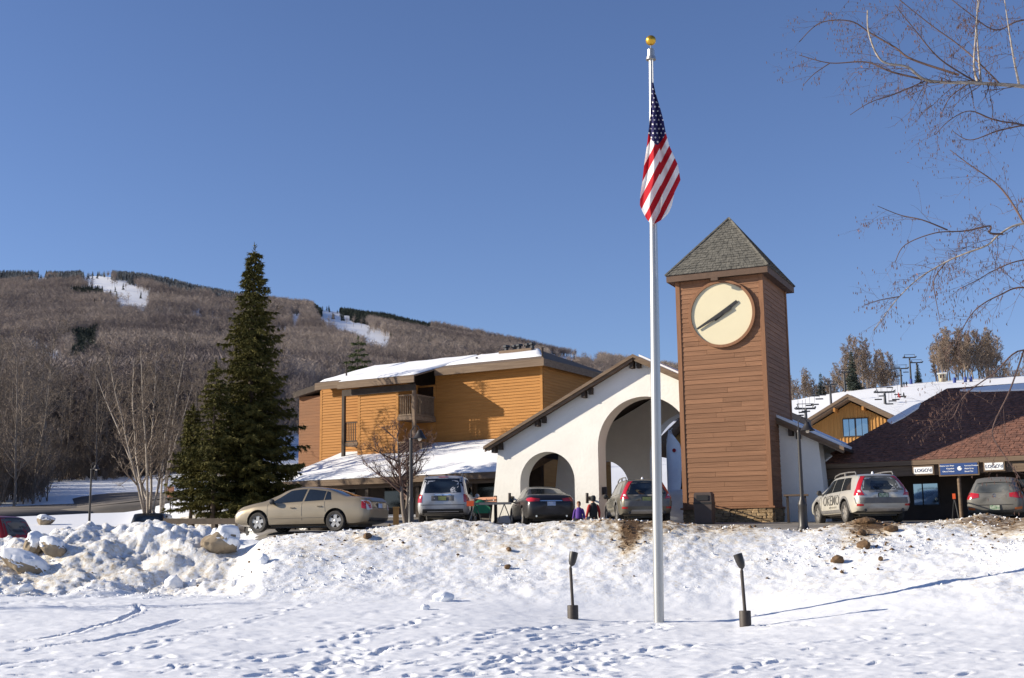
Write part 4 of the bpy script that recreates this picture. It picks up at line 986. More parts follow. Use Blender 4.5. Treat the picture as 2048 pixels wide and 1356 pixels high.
# brush along the wood's edge
shm = tree_meshes('brush', 66, H=3.4, r0=.03, limbs=9, lv2=4, lv3=4, twigs=2, low=.12, spread=.42, up=1.3, tw=.03, stems=4)
bx_, bd_ = [], []
while len(bx_) < 620:
    px, d = g.uniform(-120, 480), 86+80*g.random()**1.2; x = (px-1024)/FPX*d
    if min(np.hypot(rq_[0]-x, rq_[1]-d) for rq_ in rq[::4]) < 10: continue
    bx_.append(x); bd_.append(d)
bx_ = np.array(bx_); bd_ = np.array(bd_); nb_ = len(bx_); sb_ = g.uniform(.6, 1.5, nb_)
instance_cloud('brush_thicket', [merged(shm, 'brush_shape')], [M['twig']], np.stack([bx_, bd_, base_z(bx_, bd_)-.1], 1), np.stack([sb_, sb_, sb_], 1), g.uniform(0, 6.28, nb_), 'thicket of leafless brush under the roadside trees')
# birch clump and companions beside the road
bm_ = tree_meshes('birch_clump', 71, H=9.4, r0=.105, limbs=16, lv2=6, lv3=5, twigs=4, low=.25, spread=.24, up=1.5, tw=.024, stems=5, lean=-.10)
q = P(300, 1022, 60); place_tree('birch_clump', bm_, (q[0], q[1], float(base_z(q[0], q[1]))-.1), 'many-stemmed pale birch clump by the road bend', bark='birch_bark', tw='twig')
bm_ = tree_meshes('birch_clump', 72, H=9.8, r0=.10, limbs=16, lv2=5, lv3=5, twigs=4, low=.30, spread=.20, up=1.9, tw=.022, stems=3, lean=.05)
q = P(322, 1015, 66); place_tree('birch_clump', bm_, (q[0], q[1], float(base_z(q[0], q[1]))-.1), 'taller slender pale birches right behind the road-bend clump', bark='birch_bark', tw='twig')
bm_ = tree_meshes('birch', 73, H=8.2, r0=.10, limbs=13, lv2=5, lv3=5, twigs=4, low=.35, spread=.22, up=1.6, tw=.02, lean=-.42)
q = P(318, 1018, 63); place_tree('birch_tree', bm_, (q[0], q[1], float(base_z(q[0], q[1]))-.1), 'single pale birch leaning left over the road', bark='birch_bark', tw='twig')
lt_ = tree_meshes('lodge_tree', 74, H=10.5, r0=.16, limbs=22, lv2=6, lv3=5, twigs=3, low=.25, spread=.34, up=.9, tw=.03)
place_tree('maple_tree', lt_, (-13.0, 62.5, float(base_z(-13.0, 62.5))-.2), 'bare tree rising behind the tall spruce, left of the lodge')
# crab apple in front of the lodge porch
cm = tree_meshes('crab_apple', 81, H=3.6, r0=.13, limbs=15, lv2=7, lv3=7, twigs=5, low=.30, spread=.62, up=.65, tw=.014, stems=2)
q = P(812, 1040, 47.5); place_tree('crab_apple_tree', cm, (q[0], q[1], lot_z(q[0], q[1])-.05), 'low spreading leafless crab apple in front of the lodge porch', tw='twig_red')
# trees along the top of the ski slope
hill = [tree_meshes('slope%d' % k, 90+k, H=14, r0=.2, limbs=30, lv2=7, lv3=6, twigs=4, low=.18, spread=.30, up=1.3, tw=.115) for k in range(3)]
fir = conifer_meshes('slope_fir', 95, H=14, rad=3.0, whorls=22, per=8, leaf=.5, dens=1.0, droop=.25, base=.08, power=.85)
def slope_tree(px, y, d, H, ms_, lb, grp, tw_='twig_tan', nm='slope_tree', bk='bark'):
    x = (px-1024)/FPX*d*1.005; place_tree(nm, ms_, (x, d, float(base_z(x, d))-.3), lb, group=grp, s=H/14, rz=g.uniform(0, 6.28), bark=bk, tw=tw_)
for k in range(34):
    slope_tree(1570+k*6.4+g.uniform(-6, 6), 0, g.uniform(418, 455), g.uniform(9.5, 13), hill[k % 3], 'bare tree in the row along the left top of the ski slope', 'bare trees along the top of the ski slope')
for (px, d, H) in ((1696, 405, 15), (1704, 410, 17), (1716, 412, 18), (1726, 416, 18), (1735, 420, 17), (1748, 423, 14), (1764, 425, 15), (1775, 428, 16), (1784, 430, 15.5)):
    slope_tree(px, 0, d, H, hill[int(px) % 3], 'tall bare tree in the clump left of the ski lift masts', 'tall bare clump left of the lift masts')
for k in range(24):
    slope_tree(1872+k*5.3+g.uniform(-4, 4), 0, g.uniform(395, 425), g.uniform(14, 18.5), hill[k % 3], 'bare tree in the tall clump above the blue padded posts', 'tall bare clump above the blue pads')
for k in range(13):
    slope_tree(1975+k*9, 0, g.uniform(425, 460), g.uniform(10, 13), hill[k % 3], 'bare tree in the lower wood right of the tall clump', 'lower wood at the right of the slope')
for (px, d, H, lb) in ((1706, 402, 13.5, 'dark fir within the bare clump left of the lift masts'), (1642, 425, 10.5, 'broad green fir farthest left on the slope top'), (1838, 425, 9.5, 'snowy fir behind the highest lift mast'),):
    slope_tree(px, 0, d, H, fir, lb, None, 'conifer_far', 'slope_fir', 'spruce_bark')
# two trees out of the picture on the left, whose shadows stripe the snow
for (x, d, s_, k) in ((-31, 21.0, .55, 0), (-27, 29.0, .6, 1)):
    place_tree('lawn_tree', wood[k], (x, d, float(base_z(x, d))-.3), ['bare lawn tree nearest the viewer, out to the left', 'bare lawn tree by the left snow bank, out to the left'][k], s=s_, rz=k*1.3)

# --- birch whose branches reach in from the right -------------------
BD = 17.0
def bp(px, y, dd=0.0): return P(px, y, BD+dd)
limb_px = [  # polylines in the picture with start radius; the tree stands just outside the right edge
    ([(2290,230,.2),(2180,190,.1),(2048,173,0),(1985,168,0),(1950,166,-.1),(1856,161,-.2),(1815,134,-.3),(1763,121,-.4),(1738,68,-.4),(1735,20,-.5)], .031),
    ([(1856,161,-.2),(1784,144,-.1),(1732,124,0),(1660,126,.1),(1598,110,.2)], .013),
    ([(1660,126,.1),(1628,148,.1),(1606,171,.1)], .006),
    ([(1918,150,-.1),(1825,119,.1),(1790,95,.2),(1742,67,.3),(1700,42,.3),(1640,46,.4),(1598,84,.4)], .015),
    ([(1955,164,0),(1948,130,.1),(1952,60,.2),(1958,-40,.2)], .017),
    ([(1962,165,0),(1957,110,.3),(1954,40,.5),(1965,-40,.6)], .0165),
    ([(2038,168,0),(2028,120,-.2),(2018,60,-.3),(2005,-30,-.4)], .0165),
    ([(2000,168,0),(1930,100,.4),(1862,50,.5),(1800,0,.5),(1770,-30,.5)], .010),
    ([(1940,165,0),(1900,195,.2),(1880,235,.3)], .008),
    ([(1850,162,0),(1790,188,-.2),(1740,205,-.3),(1700,230,-.3)], .009),
    ([(1952,164,0),(1880,118,-.3),(1830,60,-.4),(1790,10,-.5)], .011),
    ([(2330,420,.1),(2180,440,.1),(2048,447,0),(2000,468,0),(1975,490,0),(1928,508,.1),(1892,524,.2),(1840,555,.2),(1799,593,.2),(1770,630,.2),(1747,661,.2)], .017),
    ([(1799,593,.2),(1760,600,.2),(1728,610,.2)], .006),
    ([(2005,468,0),(1980,466,-.1),(1979,452,-.2),(1930,462,-.2),(1870,466,-.2),(1810,490,-.1),(1790,525,-.1)], .014),
    ([(1895,460,-.1),(1845,440,-.1),(1800,430,0),(1755,412,0)], .009),
    ([(1892,524,.2),(1868,560,.3),(1872,600,.3),(1880,640,.3)], .007),
    ([(2048,447,0),(2020,400,.3),(1990,365,.4),(1940,330,.5),(1900,300,.6)], .014),
    ([(2330,330,.4),(2120,270,.3),(2048,250,.2),(1990,240,.2),(1940,222,.2),(1900,240,.3),(1870,270,.3)], .012),
    ([(2048,250,.2),(1995,262,.3),(1940,280,.4),(1905,262,.5)], .010),
    ([(2330,640,-.2),(2150,600,-.2),(2048,575,-.2),(2000,590,-.2),(1960,612,-.2),(1935,640,-.2),(1910,690,-.2)], .014),
    ([(2330,760,-.3),(2160,740,-.3),(2048,700,-.3),(1990,745,-.3),(1930,790,-.3),(1905,835,-.3),(1880,838,-.3)], .013),
    ([(2048,700,-.3),(2020,780,-.3),(1985,860,-.3),(2005,905,-.3),(2040,955,-.2)], .010),
    ([(2330,520,.5),(2150,520,.4),(2048,520,.3),(1990,540,.3),(1955,560,.3),(1915,580,.3)], .012),
    ([(2330,60,.6),(2160,50,.5),(2048,40,.4),(1990,60,.4),(1930,20,.4),(1880,-20,.5)], .014),
]
btv, btf, bcv, bcf, lv, lf, kv, kf = [], [], [], [], [], [], [], []
g = np.random.default_rng(9)
trunk_base = P(2330, 600, BD+.3); tb = np.array([trunk_base[0], trunk_base[1], float(base_z(trunk_base[0], trunk_base[1]))-.2])
tube_np(btv, btf, [tb, tb+[.05, 0, 3], tb+[-.02, .05, 6], tb+[.06, 0, 9], tb+[.1, 0, 12.5], tb+[.12, 0, 15]], [.17, .145, .12, .095, .05, .01], 10)
def smooth_pts(pl, n=6):
    out = []
    for i in range(len(pl)-1):
        p0, p1, p2, p3 = pl[max(i-1, 0)], pl[i], pl[i+1], pl[min(i+2, len(pl)-1)]
        for t in np.linspace(0, 1, n, endpoint=False): out.append(.5*((2*p1)+(-p0+p2)*t+(2*p0-5*p1+4*p2-p3)*t*t+(-p0+3*p1-3*p2+p3)*t**3))
    out.append(pl[-1]); return out
def catkin(p):
    l_ = g.uniform(.025, .05); tube_np(kv, kf, [p, p+np.array([g.normal(0, .006), 0, -l_*.5]), p+np.array([0, 0, -l_])], [.003, .006, .002], 4)
def sprig(p, d0, L_, r_, lvl):
    pts = [p]; d_ = d0/np.linalg.norm(d0)
    for k in range(5):
        d_ = d_+g.normal(0, .12, 3)+np.array([-.03, 0, -.05+.03*lvl]); d_ /= np.linalg.norm(d_); pts.append(pts[-1]+d_*L_/5)
    tube_np(bcv, bcf, pts, [r_*(1-.75*k/5) for k in range(6)], 4)
    if lvl < 2:
        for _ in range(g.integers(2, 5) if lvl == 0 else g.integers(1, 4)):
            i = g.integers(1, 5); sprig(pts[i], d_*.8+g.normal(0, .6, 3), L_*g.uniform(.35, .7), r_*.62, lvl+1)
    if g.random() < .5: catkin(pts[-1])
    if g.random() < .35: catkin(pts[3])
    if g.random() < .035:
        c = pts[-2]; a = g.normal(0, 1, 3); a /= np.linalg.norm(a); b = np.cross(a, [0, 0, 1]); n = len(lv)
        lv.extend([c, c+a*.022+b*.014, c+a*.05, c+a*.022-b*.014]); lf.append((n, n+1, n+2, n+3))
for pl, r_ in limb_px:
    sp = smooth_pts([bp(*q) for q in pl]); n = len(sp)
    ks = [r_*(1-.80*k/(n-1))+.0022 for k in range(n)]
    tube_np(bcv if r_ < .0164 else btv, bcf if r_ < .0164 else btf, sp, ks, 6)
    ln = sum(np.linalg.norm(sp[i+1]-sp[i]) for i in range(n-1))
    for k in range(int(ln*6.5)):
        i = g.integers(max(1, int(n*.15)), n-1); ax = sp[min(i+1, n-1)]-sp[i-1]; ax /= np.linalg.norm(ax)
        sprig(sp[i], ax*.7+g.normal(0, .55, 3), g.uniform(.25, .75), max(.0022, ks[i]*.32), 0)
bt_ = thing('birch_tree', 'near birch at the right edge with bare twigs, catkins and a few orange leaves', 'tree', tb)
off = np.array(tb)
for nm, v_, f_, mm in (('trunk', btv, btf, 'birch_bark'), ('crown', bcv, bcf, 'twig_red'), ('catkins', kv, kf, 'catkin'), ('leaves', lv, lf, 'leaf')):
    o = sub(npmesh('birch_'+nm, np.array(v_)-off, np.array(f_)), nm, M[mm], bt_)
    if nm in ('catkins', 'leaves'): o['kind'] = 'stuff'
# ------------------------------------------------------------------ cars
def paint(name, col, dirt=(.32, .29, .25), amount=.35, metal=.45, rough=.32):
    """car paint with a veil of dried road salt that thickens in uneven patches"""
    m = bpy.data.materials.new(name); m.use_nodes = True; nt = m.node_tree; N = nt.nodes; L = nt.links; b = N['Principled BSDF']
    b.inputs['Metallic'].default_value = metal; b.inputs['Coat Weight'].default_value = .35; b.inputs['Coat Roughness'].default_value = .15
    tc = N.new('ShaderNodeTexCoord'); nz = N.new('ShaderNodeTexNoise'); nz.inputs['Scale'].default_value = 2.2; nz.inputs['Detail'].default_value = 8
    L.new(tc.outputs['Object'], nz.inputs['Vector'])
    sx = N.new('ShaderNodeSeparateXYZ'); L.new(tc.outputs['Object'], sx.inputs[0])
    mr = N.new('ShaderNodeMapRange'); mr.inputs['From Min'].default_value = .95; mr.inputs['From Max'].default_value = .25; mr.inputs['To Min'].default_value = 0; mr.inputs['To Max'].default_value = 1
    L.new(sx.outputs[2], mr.inputs[0])
    mu = N.new('ShaderNodeMath'); mu.operation = 'MULTIPLY'; L.new(mr.outputs[0], mu.inputs[0]); L.new(nz.outputs[0], mu.inputs[1])
    m2 = N.new('ShaderNodeMath'); m2.operation = 'MULTIPLY'; m2.use_clamp = True; m2.inputs[1].default_value = amount*3; L.new(mu.outputs[0], m2.inputs[0])
    mx = N.new('ShaderNodeMix'); mx.data_type = 'RGBA'; mx.inputs[6].default_value = tuple(col)+(1,); mx.inputs[7].default_value = tuple(dirt)+(1,)
    L.new(m2.outputs[0], mx.inputs[0]); L.new(mx.outputs[2], b.inputs['Base Color'])
    r2 = N.new('ShaderNodeMapRange'); r2.inputs['To Min'].default_value = rough; r2.inputs['To Max'].default_value = .85; L.new(m2.outputs[0], r2.inputs[0]); L.new(r2.outputs[0], b.inputs['Roughness'])
    return m
M['car_glass'] = mat('car_glass', (0.012, 0.016, 0.02), 0.05, spec=0.9)
M['car_glass_dusty'] = mat('car_glass_dusty', (0.05, 0.055, 0.055), 0.35, col2=(0.11, 0.115, 0.11), scale=1.2, spec=0.6)
M['tyre'] = mat('tyre', (0.022, 0.021, 0.020), 0.85, col2=(0.07, 0.064, 0.058), scale=6)
M['rim'] = mat('rim', (0.50, 0.48, 0.45), 0.35, metal=0.7, var=.15, scale=6)
M['car_black'] = mat('car_black', (0.02, 0.02, 0.021), 0.5, col2=(0.06, 0.057, 0.052), scale=4)
M['grey_trim'] = mat('grey_trim', (0.10, 0.10, 0.105), 0.6, col2=(0.20, 0.19, 0.18), scale=3)
M['tail_red'] = mat('tail_red', (0.42, 0.012, 0.016), 0.15, spec=.8, coat=.6)
M['tail_orange'] = mat('tail_orange', (0.60, 0.15, 0.03), 0.15, spec=.8, coat=.6)
M['tail_clear'] = mat('tail_clear', (0.55, 0.55, 0.56), 0.15, spec=.8)
M['chrome'] = mat('chrome', (0.75, 0.75, 0.76), 0.15, metal=1.0)
M['plate_yellow'] = mat('plate_yellow', (0.42, 0.40, 0.12), 0.5, col2=(0.22, 0.27, 0.10), scale=9)
M['plate_blue'] = mat('plate_blue', (0.25, 0.36, 0.60), 0.5, col2=(0.6, 0.66, 0.75), scale=9)
M['plate_green'] = mat('plate_green', (0.05, 0.16, 0.07), 0.5, col2=(0.5, 0.52, 0.42), scale=14)
def smooth_curve(pts, x, k=9):
    xs = np.linspace(pts[0][0], pts[-1][0], 200); ys = np.interp(xs, *zip(*pts)); h = k
    ys2 = np.convolve(np.pad(ys, h, mode='edge'), np.hanning(2*h+3)[1:-1]/np.hanning(2*h+3)[1:-1].sum(), 'valid')
    return np.interp(x, xs, ys2)
class Car:
    def __init__(s, name, label, loc, heading, pm, L, W, H, top, belt, wb, r, zb=.24, front_oh=None, slant=None, roofw=.66, group=None, tilt=0.0, rim_spokes=5, below='car_black'):
        s.t = thing(name, label, 'car', loc, heading, group); s.t.rotation_euler = (0, tilt, heading)
        s.L, s.W, s.H = L, W, H
        xs = np.concatenate([-L/2+np.array([0, .015, .05, .11, .2, .32]), np.linspace(-L/2+.48, L/2-.48, 44), L/2-np.array([.32, .2, .11, .05, .015, 0])])
        tz = smooth_curve(top, xs, 4); bz = np.minimum(smooth_curve(belt, xs, 8), tz-.03)
        e = np.minimum(xs+L/2, L/2-xs); wf = np.interp(e, [0, .015, .05, .11, .2, .35, .8, 1.4], [.74, .80, .87, .915, .945, .965, .99, 1.0])
        zbv = zb+np.interp(e, [0, .1, .3, .5], [.14, .06, .02, 0])
        slant = slant or [(0, 0), (3, 0)]
        V = []; np_ = 0
        for x, ztop, zbel, f, zlo in zip(xs, tz, bz, wf, zbv):
            w = W/2*f; h = zbel-zlo; cab = np.clip((ztop-zbel)/.42, 0, 1); cab = cab*cab*(3-2*cab)
            we = w*(.90*(1-cab)+roofw*cab); ze = ztop-(.025+.045*cab)
            half = [(0, zlo), (.72*w, zlo), (.93*w, zlo+.05), (.985*w, zlo+.22*h), (w, zlo+.45*h), (w*.995, zlo+.68*h), (w*.975, zlo+.86*h), (w*.945, zlo+.96*h), (w*.925, zbel)]
            for q in (.25, .5, .75): half.append((w*.915+(we-w*.915)*q+.015*cab*math.sin(q*math.pi), zbel+(ze-zbel)*q))
            half += [(we, ze), (we*.93, ze+(ztop-ze)*.42), (we*.75, ze+(ztop-ze)*.72), (we*.4, ze+(ztop-ze)*.94), (0, ztop)]
            ring = half+[(-a, b) for a, b in half[-2:0:-1]]
            kk = np.clip((-L/2+.75-x)/.7, 0, 1)
            for a, b in ring: V.append((x+kk*np.interp(b, *zip(*slant)), a, b))
            np_ = len(ring)
        F = []
        for i in range(len(xs)-1):
            for k in range(np_): F.append((i*np_+k, i*np_+(k+1) % np_, (i+1)*np_+(k+1) % np_, (i+1)*np_+k))
        for end in (0, len(xs)-1):   # rounded end caps
            ring = [V[end*np_+k] for k in range(np_)]; cz = np.mean([p[2] for p in ring]); sg = -1 if end == 0 else 1
            prev = [end*np_+k for k in range(np_)]
            for sc_, bul in ((.75, .012), (.4, .025)):
                ix = len(V); 
                for p in ring: V.append((p[0]+sg*bul, p[1]*sc_, cz+(p[2]-cz)*sc_))
                cur = list(range(ix, ix+np_)); F += [(prev[k], prev[(k+1) % np_], cur[(k+1) % np_], cur[k]) for k in range(np_)]; prev = cur
            V.append((np.mean([V[i][0] for i in prev]), 0, cz)); c = len(V)-1; F += [(prev[k], prev[(k+1) % np_], c) for k in range(np_)]
        s.bvh = BVHTree.FromPolygons([Vector(v) for v in V], F)
        foh = front_oh if front_oh else (L-wb)/2-.04
        s.ax = (L/2-foh, L/2-foh-wb); s.r = r
        mb = MB().add(V, F); o = mb.build('body', pm, s.t, False)
        # wheel arches are cut out of the body
        cut = MB()
        for ax in s.ax:
            for sg in (-1, 1):
                y0, y1 = sorted((sg*(W/2-.34), sg*(W/2+.2))); cut.lathe([(r+.075, y0), (r+.075, y1)], (ax, 0, r+.015), 28, 'y')
        co = cut.build('cut', M['car_black']); md = o.modifiers.new('b', 'BOOLEAN'); md.operation = 'DIFFERENCE'; md.object = co; md.solver = 'EXACT'
        o.data.materials.append(M['car_black'])
        co.parent = None; o.parent = None
        dg = bpy.context.evaluated_depsgraph_get(); dg.update(); nm = bpy.data.meshes.new_from_object(o.evaluated_get(dg))
        o.modifiers.clear(); o.data = nm; o.parent = s.t
        bpy.data.objects.remove(co)
        nm.polygons.foreach_set('use_smooth', [True]*len(nm.polygons)); nm.set_sharp_from_angle(angle=R(42))
        if len(nm.materials) < 1: nm.materials.append(pm)
        s.body = o; s.top, s.belt = (lambda x: float(smooth_curve(top, np.array([x]), 4)[0])), (lambda x: float(smooth_curve(belt, np.array([x]), 8)[0]))
        # wheels
        tyre = MB().lathe([(r*.66, -.095), (r*.93, -.105), (r*.985, -.085), (r, -.05), (r, .05), (r*.985, .085), (r*.93, .105), (r*.66, .095)], (0, 0, 0), 28, 'y', cap=False)
        tm = None
        for ax in s.ax:
            for sg in (-1, 1):
                if tm is None:
                    w_ = tyre.build('wheel', M['tyre'], s.t, True); tm = w_.data
                else: w_ = sub(tm, 'wheel', None, s.t)
                w_.location = (ax, sg*(W/2-.115), r)
                if not hasattr(s, 'rimm'):
                    rm = MB(); rm.lathe([(r*.70, -.09), (r*.70, .085), (r*.63, .09), (r*.60, .03), (r*.60, -.09)], (0, 0, 0), 28, 'y', cap=False)
                    rm.lathe([(r*.17, .02), (r*.17, .075), (r*.10, .085)], (0, 0, 0), 14, 'y')
                    for k in range(rim_spokes):
                        an = 2*math.pi*k/rim_spokes+.3; c, q = math.cos(an), math.sin(an)
                        for z0, z1, wa, wb_ in ((r*.12, r*.62, .055*r/.33, .038*r/.33),):
                            pts = [(z0*c-wa*q, z0*q+wa*c), (z0*c+wa*q, z0*q-wa*c), (z1*c+wb_*q*1.6, z1*q-wb_*c*1.6), (z1*c-wb_*q*1.6, z1*q+wb_*c*1.6)]
                            rm.add([(a, .05, b) for a, b in pts]+[(a, .076, b) for a, b in pts], [(0, 1, 2, 3), (7, 6, 5, 4), (0, 4, 5, 1), (1, 5, 6, 2), (2, 6, 7, 3), (3, 7, 4, 0)])
                    ro_ = rm.build('rim', M['rim'], w_, True, 30); s.rimm = ro_.data
                    dk = MB().lathe([(r*.61, -.02), (r*.61, 0)], (0, 0, 0), 20, 'y').build('brake_disc', M['car_black'], w_); s.dk = dk.data
                else: ro_ = sub(s.rimm, 'rim', None, w_); sub(s.dk, 'brake_disc', None, w_)
                if sg < 0: ro_.rotation_euler = (0, 0, math.pi)
        MB().box(-L/2+.5, L/2-.5, -W/2+.36, W/2-.36, zb-.06, zb+.05).build('underbody', M['car_black'], s.t)
    def hit(s, d, a, b):
        if d == 'L': o, v = Vector((a, 3, b)), Vector((0, -1, 0))
        elif d == 'R': o, v = Vector((a, -3, b)), Vector((0, 1, 0))
        elif d == 'B': o, v = Vector((-6, a, b)), Vector((1, 0, 0))
        elif d in ('DL', 'DR'):      # towards the rear corner, from behind and outside
            sg = 1 if d == 'DL' else -1; v = Vector((.7071, -.7071*sg, 0)); o = Vector((-s.L/2, sg*s.W/2, b))+Vector((.7071, .7071*sg, 0))*a-v*4
        elif d == 'F': o, v = Vector((6, a, b)), Vector((-1, 0, 0))
        else: o, v = Vector((a, b, 4)), Vector((0, 0, -1))
        h = s.bvh.ray_cast(o, v)
        if h[0] is None: return None
        if d == 'B' and h[0].x > -s.L/2+.62: return None
        n = h[1] if h[1].dot(v) < 0 else -h[1]
        return h[0], n
    def patch(s, name, mt, d, lo, hi, nv=6, nu=12, push=.006, parent=None):
        """skin that follows the body between two polylines given in the plane of view d"""
        def samp(pl, t):
            ln = [0]
            for a, b in zip(pl, pl[1:]): ln.append(ln[-1]+math.dist(a, b))
            q = t*ln[-1]
            for i in range(len(pl)-1):
                if q <= ln[i+1]+1e-9:
                    f = (q-ln[i])/max(ln[i+1]-ln[i], 1e-9); return (pl[i][0]+(pl[i+1][0]-pl[i][0])*f, pl[i][1]+(pl[i+1][1]-pl[i][1])*f)
            return pl[-1]
        V, F, ix = [], [], {}
        for i in range(nu+1):
            l, h = samp(lo, i/nu), samp(hi, i/nu)
            for j in range(nv+1):
                t = j/nv; p = s.hit(d, l[0]+(h[0]-l[0])*t, l[1]+(h[1]-l[1])*t)
                if p: ix[i, j] = len(V); V.append(tuple(p[0]+p[1]*push))
        for i in range(nu):
            for j in range(nv):
                k = [(i, j), (i+1, j), (i+1, j+1), (i, j+1)]
                if all(q in ix for q in k): F.append(tuple(ix[q] for q in k))
        o = MB().add(V, F).build(name, M[mt] if isinstance(mt, str) else mt, parent or s.t, True, 60)
        # faces look outwards
        me = o.data; c = sum((Vector(p.normal) for p in me.polygons), Vector()); outv = {'L': Vector((0, 1, 0)), 'R': Vector((0, -1, 0)), 'B': Vector((-1, 0, 0)), 'F': Vector((1, 0, 0)), 'T': Vector((0, 0, 1)), 'DL': Vector((-1, 1, 0)), 'DR': Vector((-1, -1, 0))}[d]
        if c.dot(outv) < 0: me.flip_normals()
        return o
    def both(s, name, mt, lo, hi, **k):
        s.patch(name, mt, 'L', lo, hi, **k); s.patch(name, mt, 'R', lo, hi, **k)
    def side_glass(s, spans, inset=.085, low=.02, glass='car_glass'):
        for nm, x0, x1, t0, t1 in spans:
            xs = np.linspace(x0, x1, 7); xt = np.linspace(t0, t1, 7)
            s.both(nm, glass, [(x, s.belt(x)+low) for x in xs], [(x, max(s.top(x)-inset, s.belt(x)+low+.01)) for x in xt])
    def line(s, name, d, pts, w=.012, mt='car_black'):
        lo = pts; hi = [(a+(w if abs(pts[-1][1]-pts[0][1]) > abs(pts[-1][0]-pts[0][0]) else 0), b+(0 if abs(pts[-1][1]-pts[0][1]) > abs(pts[-1][0]-pts[0][0]) else w)) for a, b in pts]
        return s.patch(name, mt, d, lo, hi, nv=1, nu=10, push=.004)
    def mirrors(s, x, z, pm):
        for sg in (-1, 1):
            y = sg*(s.W/2+.06); m_ = MB(); m_.lathe([(.01, -.07), (.075, -.05), (.09, 0), (.085, .05), (.06, .07)], (x, y, z+.05), 12, 'x'); m_.box(x-.03, x+.04, min(y, sg*(s.W/2-.12)), max(y, sg*(s.W/2-.12)), z-.03, z+.01)
            m_.build('wing_mirror', pm, s.t, True)
    def plate(s, z, mt, y=0.0):
        p = s.hit('B', y, z); x = p[0].x-.02
        f = MB().box(x-.012, x, y-.165, y+.165, z-.085, z+.085).build('number_plate', M['car_black'], s.t)
        MB().box(x-.017, x-.0125, y-.15, y+.15, z-.072, z+.072).build('plate_face', M[mt], f)
    def handle(s, x, z):
        for d, sg in (('L', 1), ('R', -1)):
            p = s.hit(d, x, z)
            if p: MB().tube([(x-.09, p[0].y, z), (x-.07, p[0].y+sg*.03, z+.004), (x+.07, p[0].y+sg*.03, z+.008), (x+.09, p[0].y, z+.008)], .014, 6).build('door_handle', M['chrome'] if s.chrome else s.body.data.materials[0], s.t, True)
    chrome = False
    def text_on(s, txt, d, x, z, size, mt, rot=0.0, par=None):
        me = text_mesh(txt, size, 0.0, 'CENTER', bold=size*.002); V = [v.co.copy() for v in me.vertices]; out = []
        bm = bmesh.new(); bm.from_mesh(me); bmesh.ops.triangulate(bm, faces=bm.faces); bmesh.ops.subdivide_edges(bm, edges=[e for e in bm.edges if e.calc_length() > .06], cuts=2); bmesh.ops.triangulate(bm, faces=bm.faces)
        for v in bm.verts:
            a, b = v.co.x*math.cos(rot)-v.co.y*math.sin(rot), v.co.x*math.sin(rot)+v.co.y*math.cos(rot)
            xx = x-a if d == 'L' else x+a
            p = s.hit(d, xx, z+b)
            v.co = (p[0]+p[1]*.012) if p else Vector((xx, s.W/2, z+b))
        bm.to_mesh(me); bm.free(); me.materials.clear(); me.materials.append(M[mt]); sub(me, 'lettering', None, s.t)
    def ring_on(s, d, x, z, r0, r1, mt, n=28):
        V, F = [], []
        for k in range(n+1):
            an = 2*math.pi*k/n
            for q in (r0, r1):
                p = s.hit(d, x+q*math.cos(an)*.8, z+q*math.sin(an)); V.append(tuple(p[0]+p[1]*.006))
        for k in range(n): F.append((2*k, 2*k+1, 2*k+3, 2*k+2))
        MB().add(V, F).build('emblem', M[mt], s.t)

def sedan(name, label, loc, heading, pm, lights='altima', plate='plate_blue', tilt=0.0, W=1.80):
    L, H = 4.88, 1.47
    top = [(-L/2, .90), (-L/2+.06, 1.03), (-L/2+.22, 1.085), (-L/2+.80, 1.11), (-L/2+1.50, 1.38), (-L/2+2.05, 1.455), (-.02, 1.47), (.35, 1.44), (.62, 1.37), (1.32, 1.03), (1.7, .965), (2.15, .87), (L/2-.12, .74), (L/2, .62)]
    belt = [(-L/2, .82), (-L/2+.3, .98), (-1.2, .985), (0, .945), (1.0, .90), (1.6, .86), (2.2, .74), (L/2, .58)]
    c = Car(name, label, loc, heading, pm, L, W, H, top, belt, 2.80, .325, .20, front_oh=.95, slant=[(0, .06), (.35, .0), (.62, -.02), (.8, .0), (1.1, .05)], tilt=tilt, roofw=.65)
    c.side_glass([('front_window', -.10, 1.10, -.18, .42), ('rear_window', -.86, -.17, -.86, -.25), ('quarter_window', -1.14, -.90, -1.02, -.90)], inset=.10)
    c.patch('windscreen', 'car_glass', 'T', [(1.25, -.62), (1.25, .62)], [(.45, -.52), (.45, .52)]); c.patch('rear_screen', 'car_glass', 'T', [(-1.58, -.58), (-1.58, .58)], [(-.78, -.50), (-.78, .50)])
    for x in (-.135, 1.12): c.line('door_seam', 'L', [(x, .36), (x+.02, .92)]); c.line('door_seam', 'R', [(x, .36), (x+.02, .92)])
    c.line('door_seam', 'L', [(-.98, .62), (-.92, .96)]); c.both('side_moulding', pm, [(-.95, .46), (1.08, .44)], [(-.95, .50), (1.08, .48)], push=.014, nv=2)
    c.both('sill', 'car_black', [(-.95, .215), (1.05, .215)], [(-.95, .25), (1.05, .25)], push=.004, nv=2)
    c.handle(-.75, .80); c.handle(.22, .77); c.mirrors(.92, .93, M['car_black'])
    c.patch('boot_seam', 'car_black', 'B', [(-.62, .72), (.62, .72)], [(-.62, .735), (.62, .735)], nv=1); c.patch('bumper_lower', 'car_black', 'B', [(-.66, .30), (.66, .30)], [(-.70, .42), (.70, .42)], nv=3)
    return c
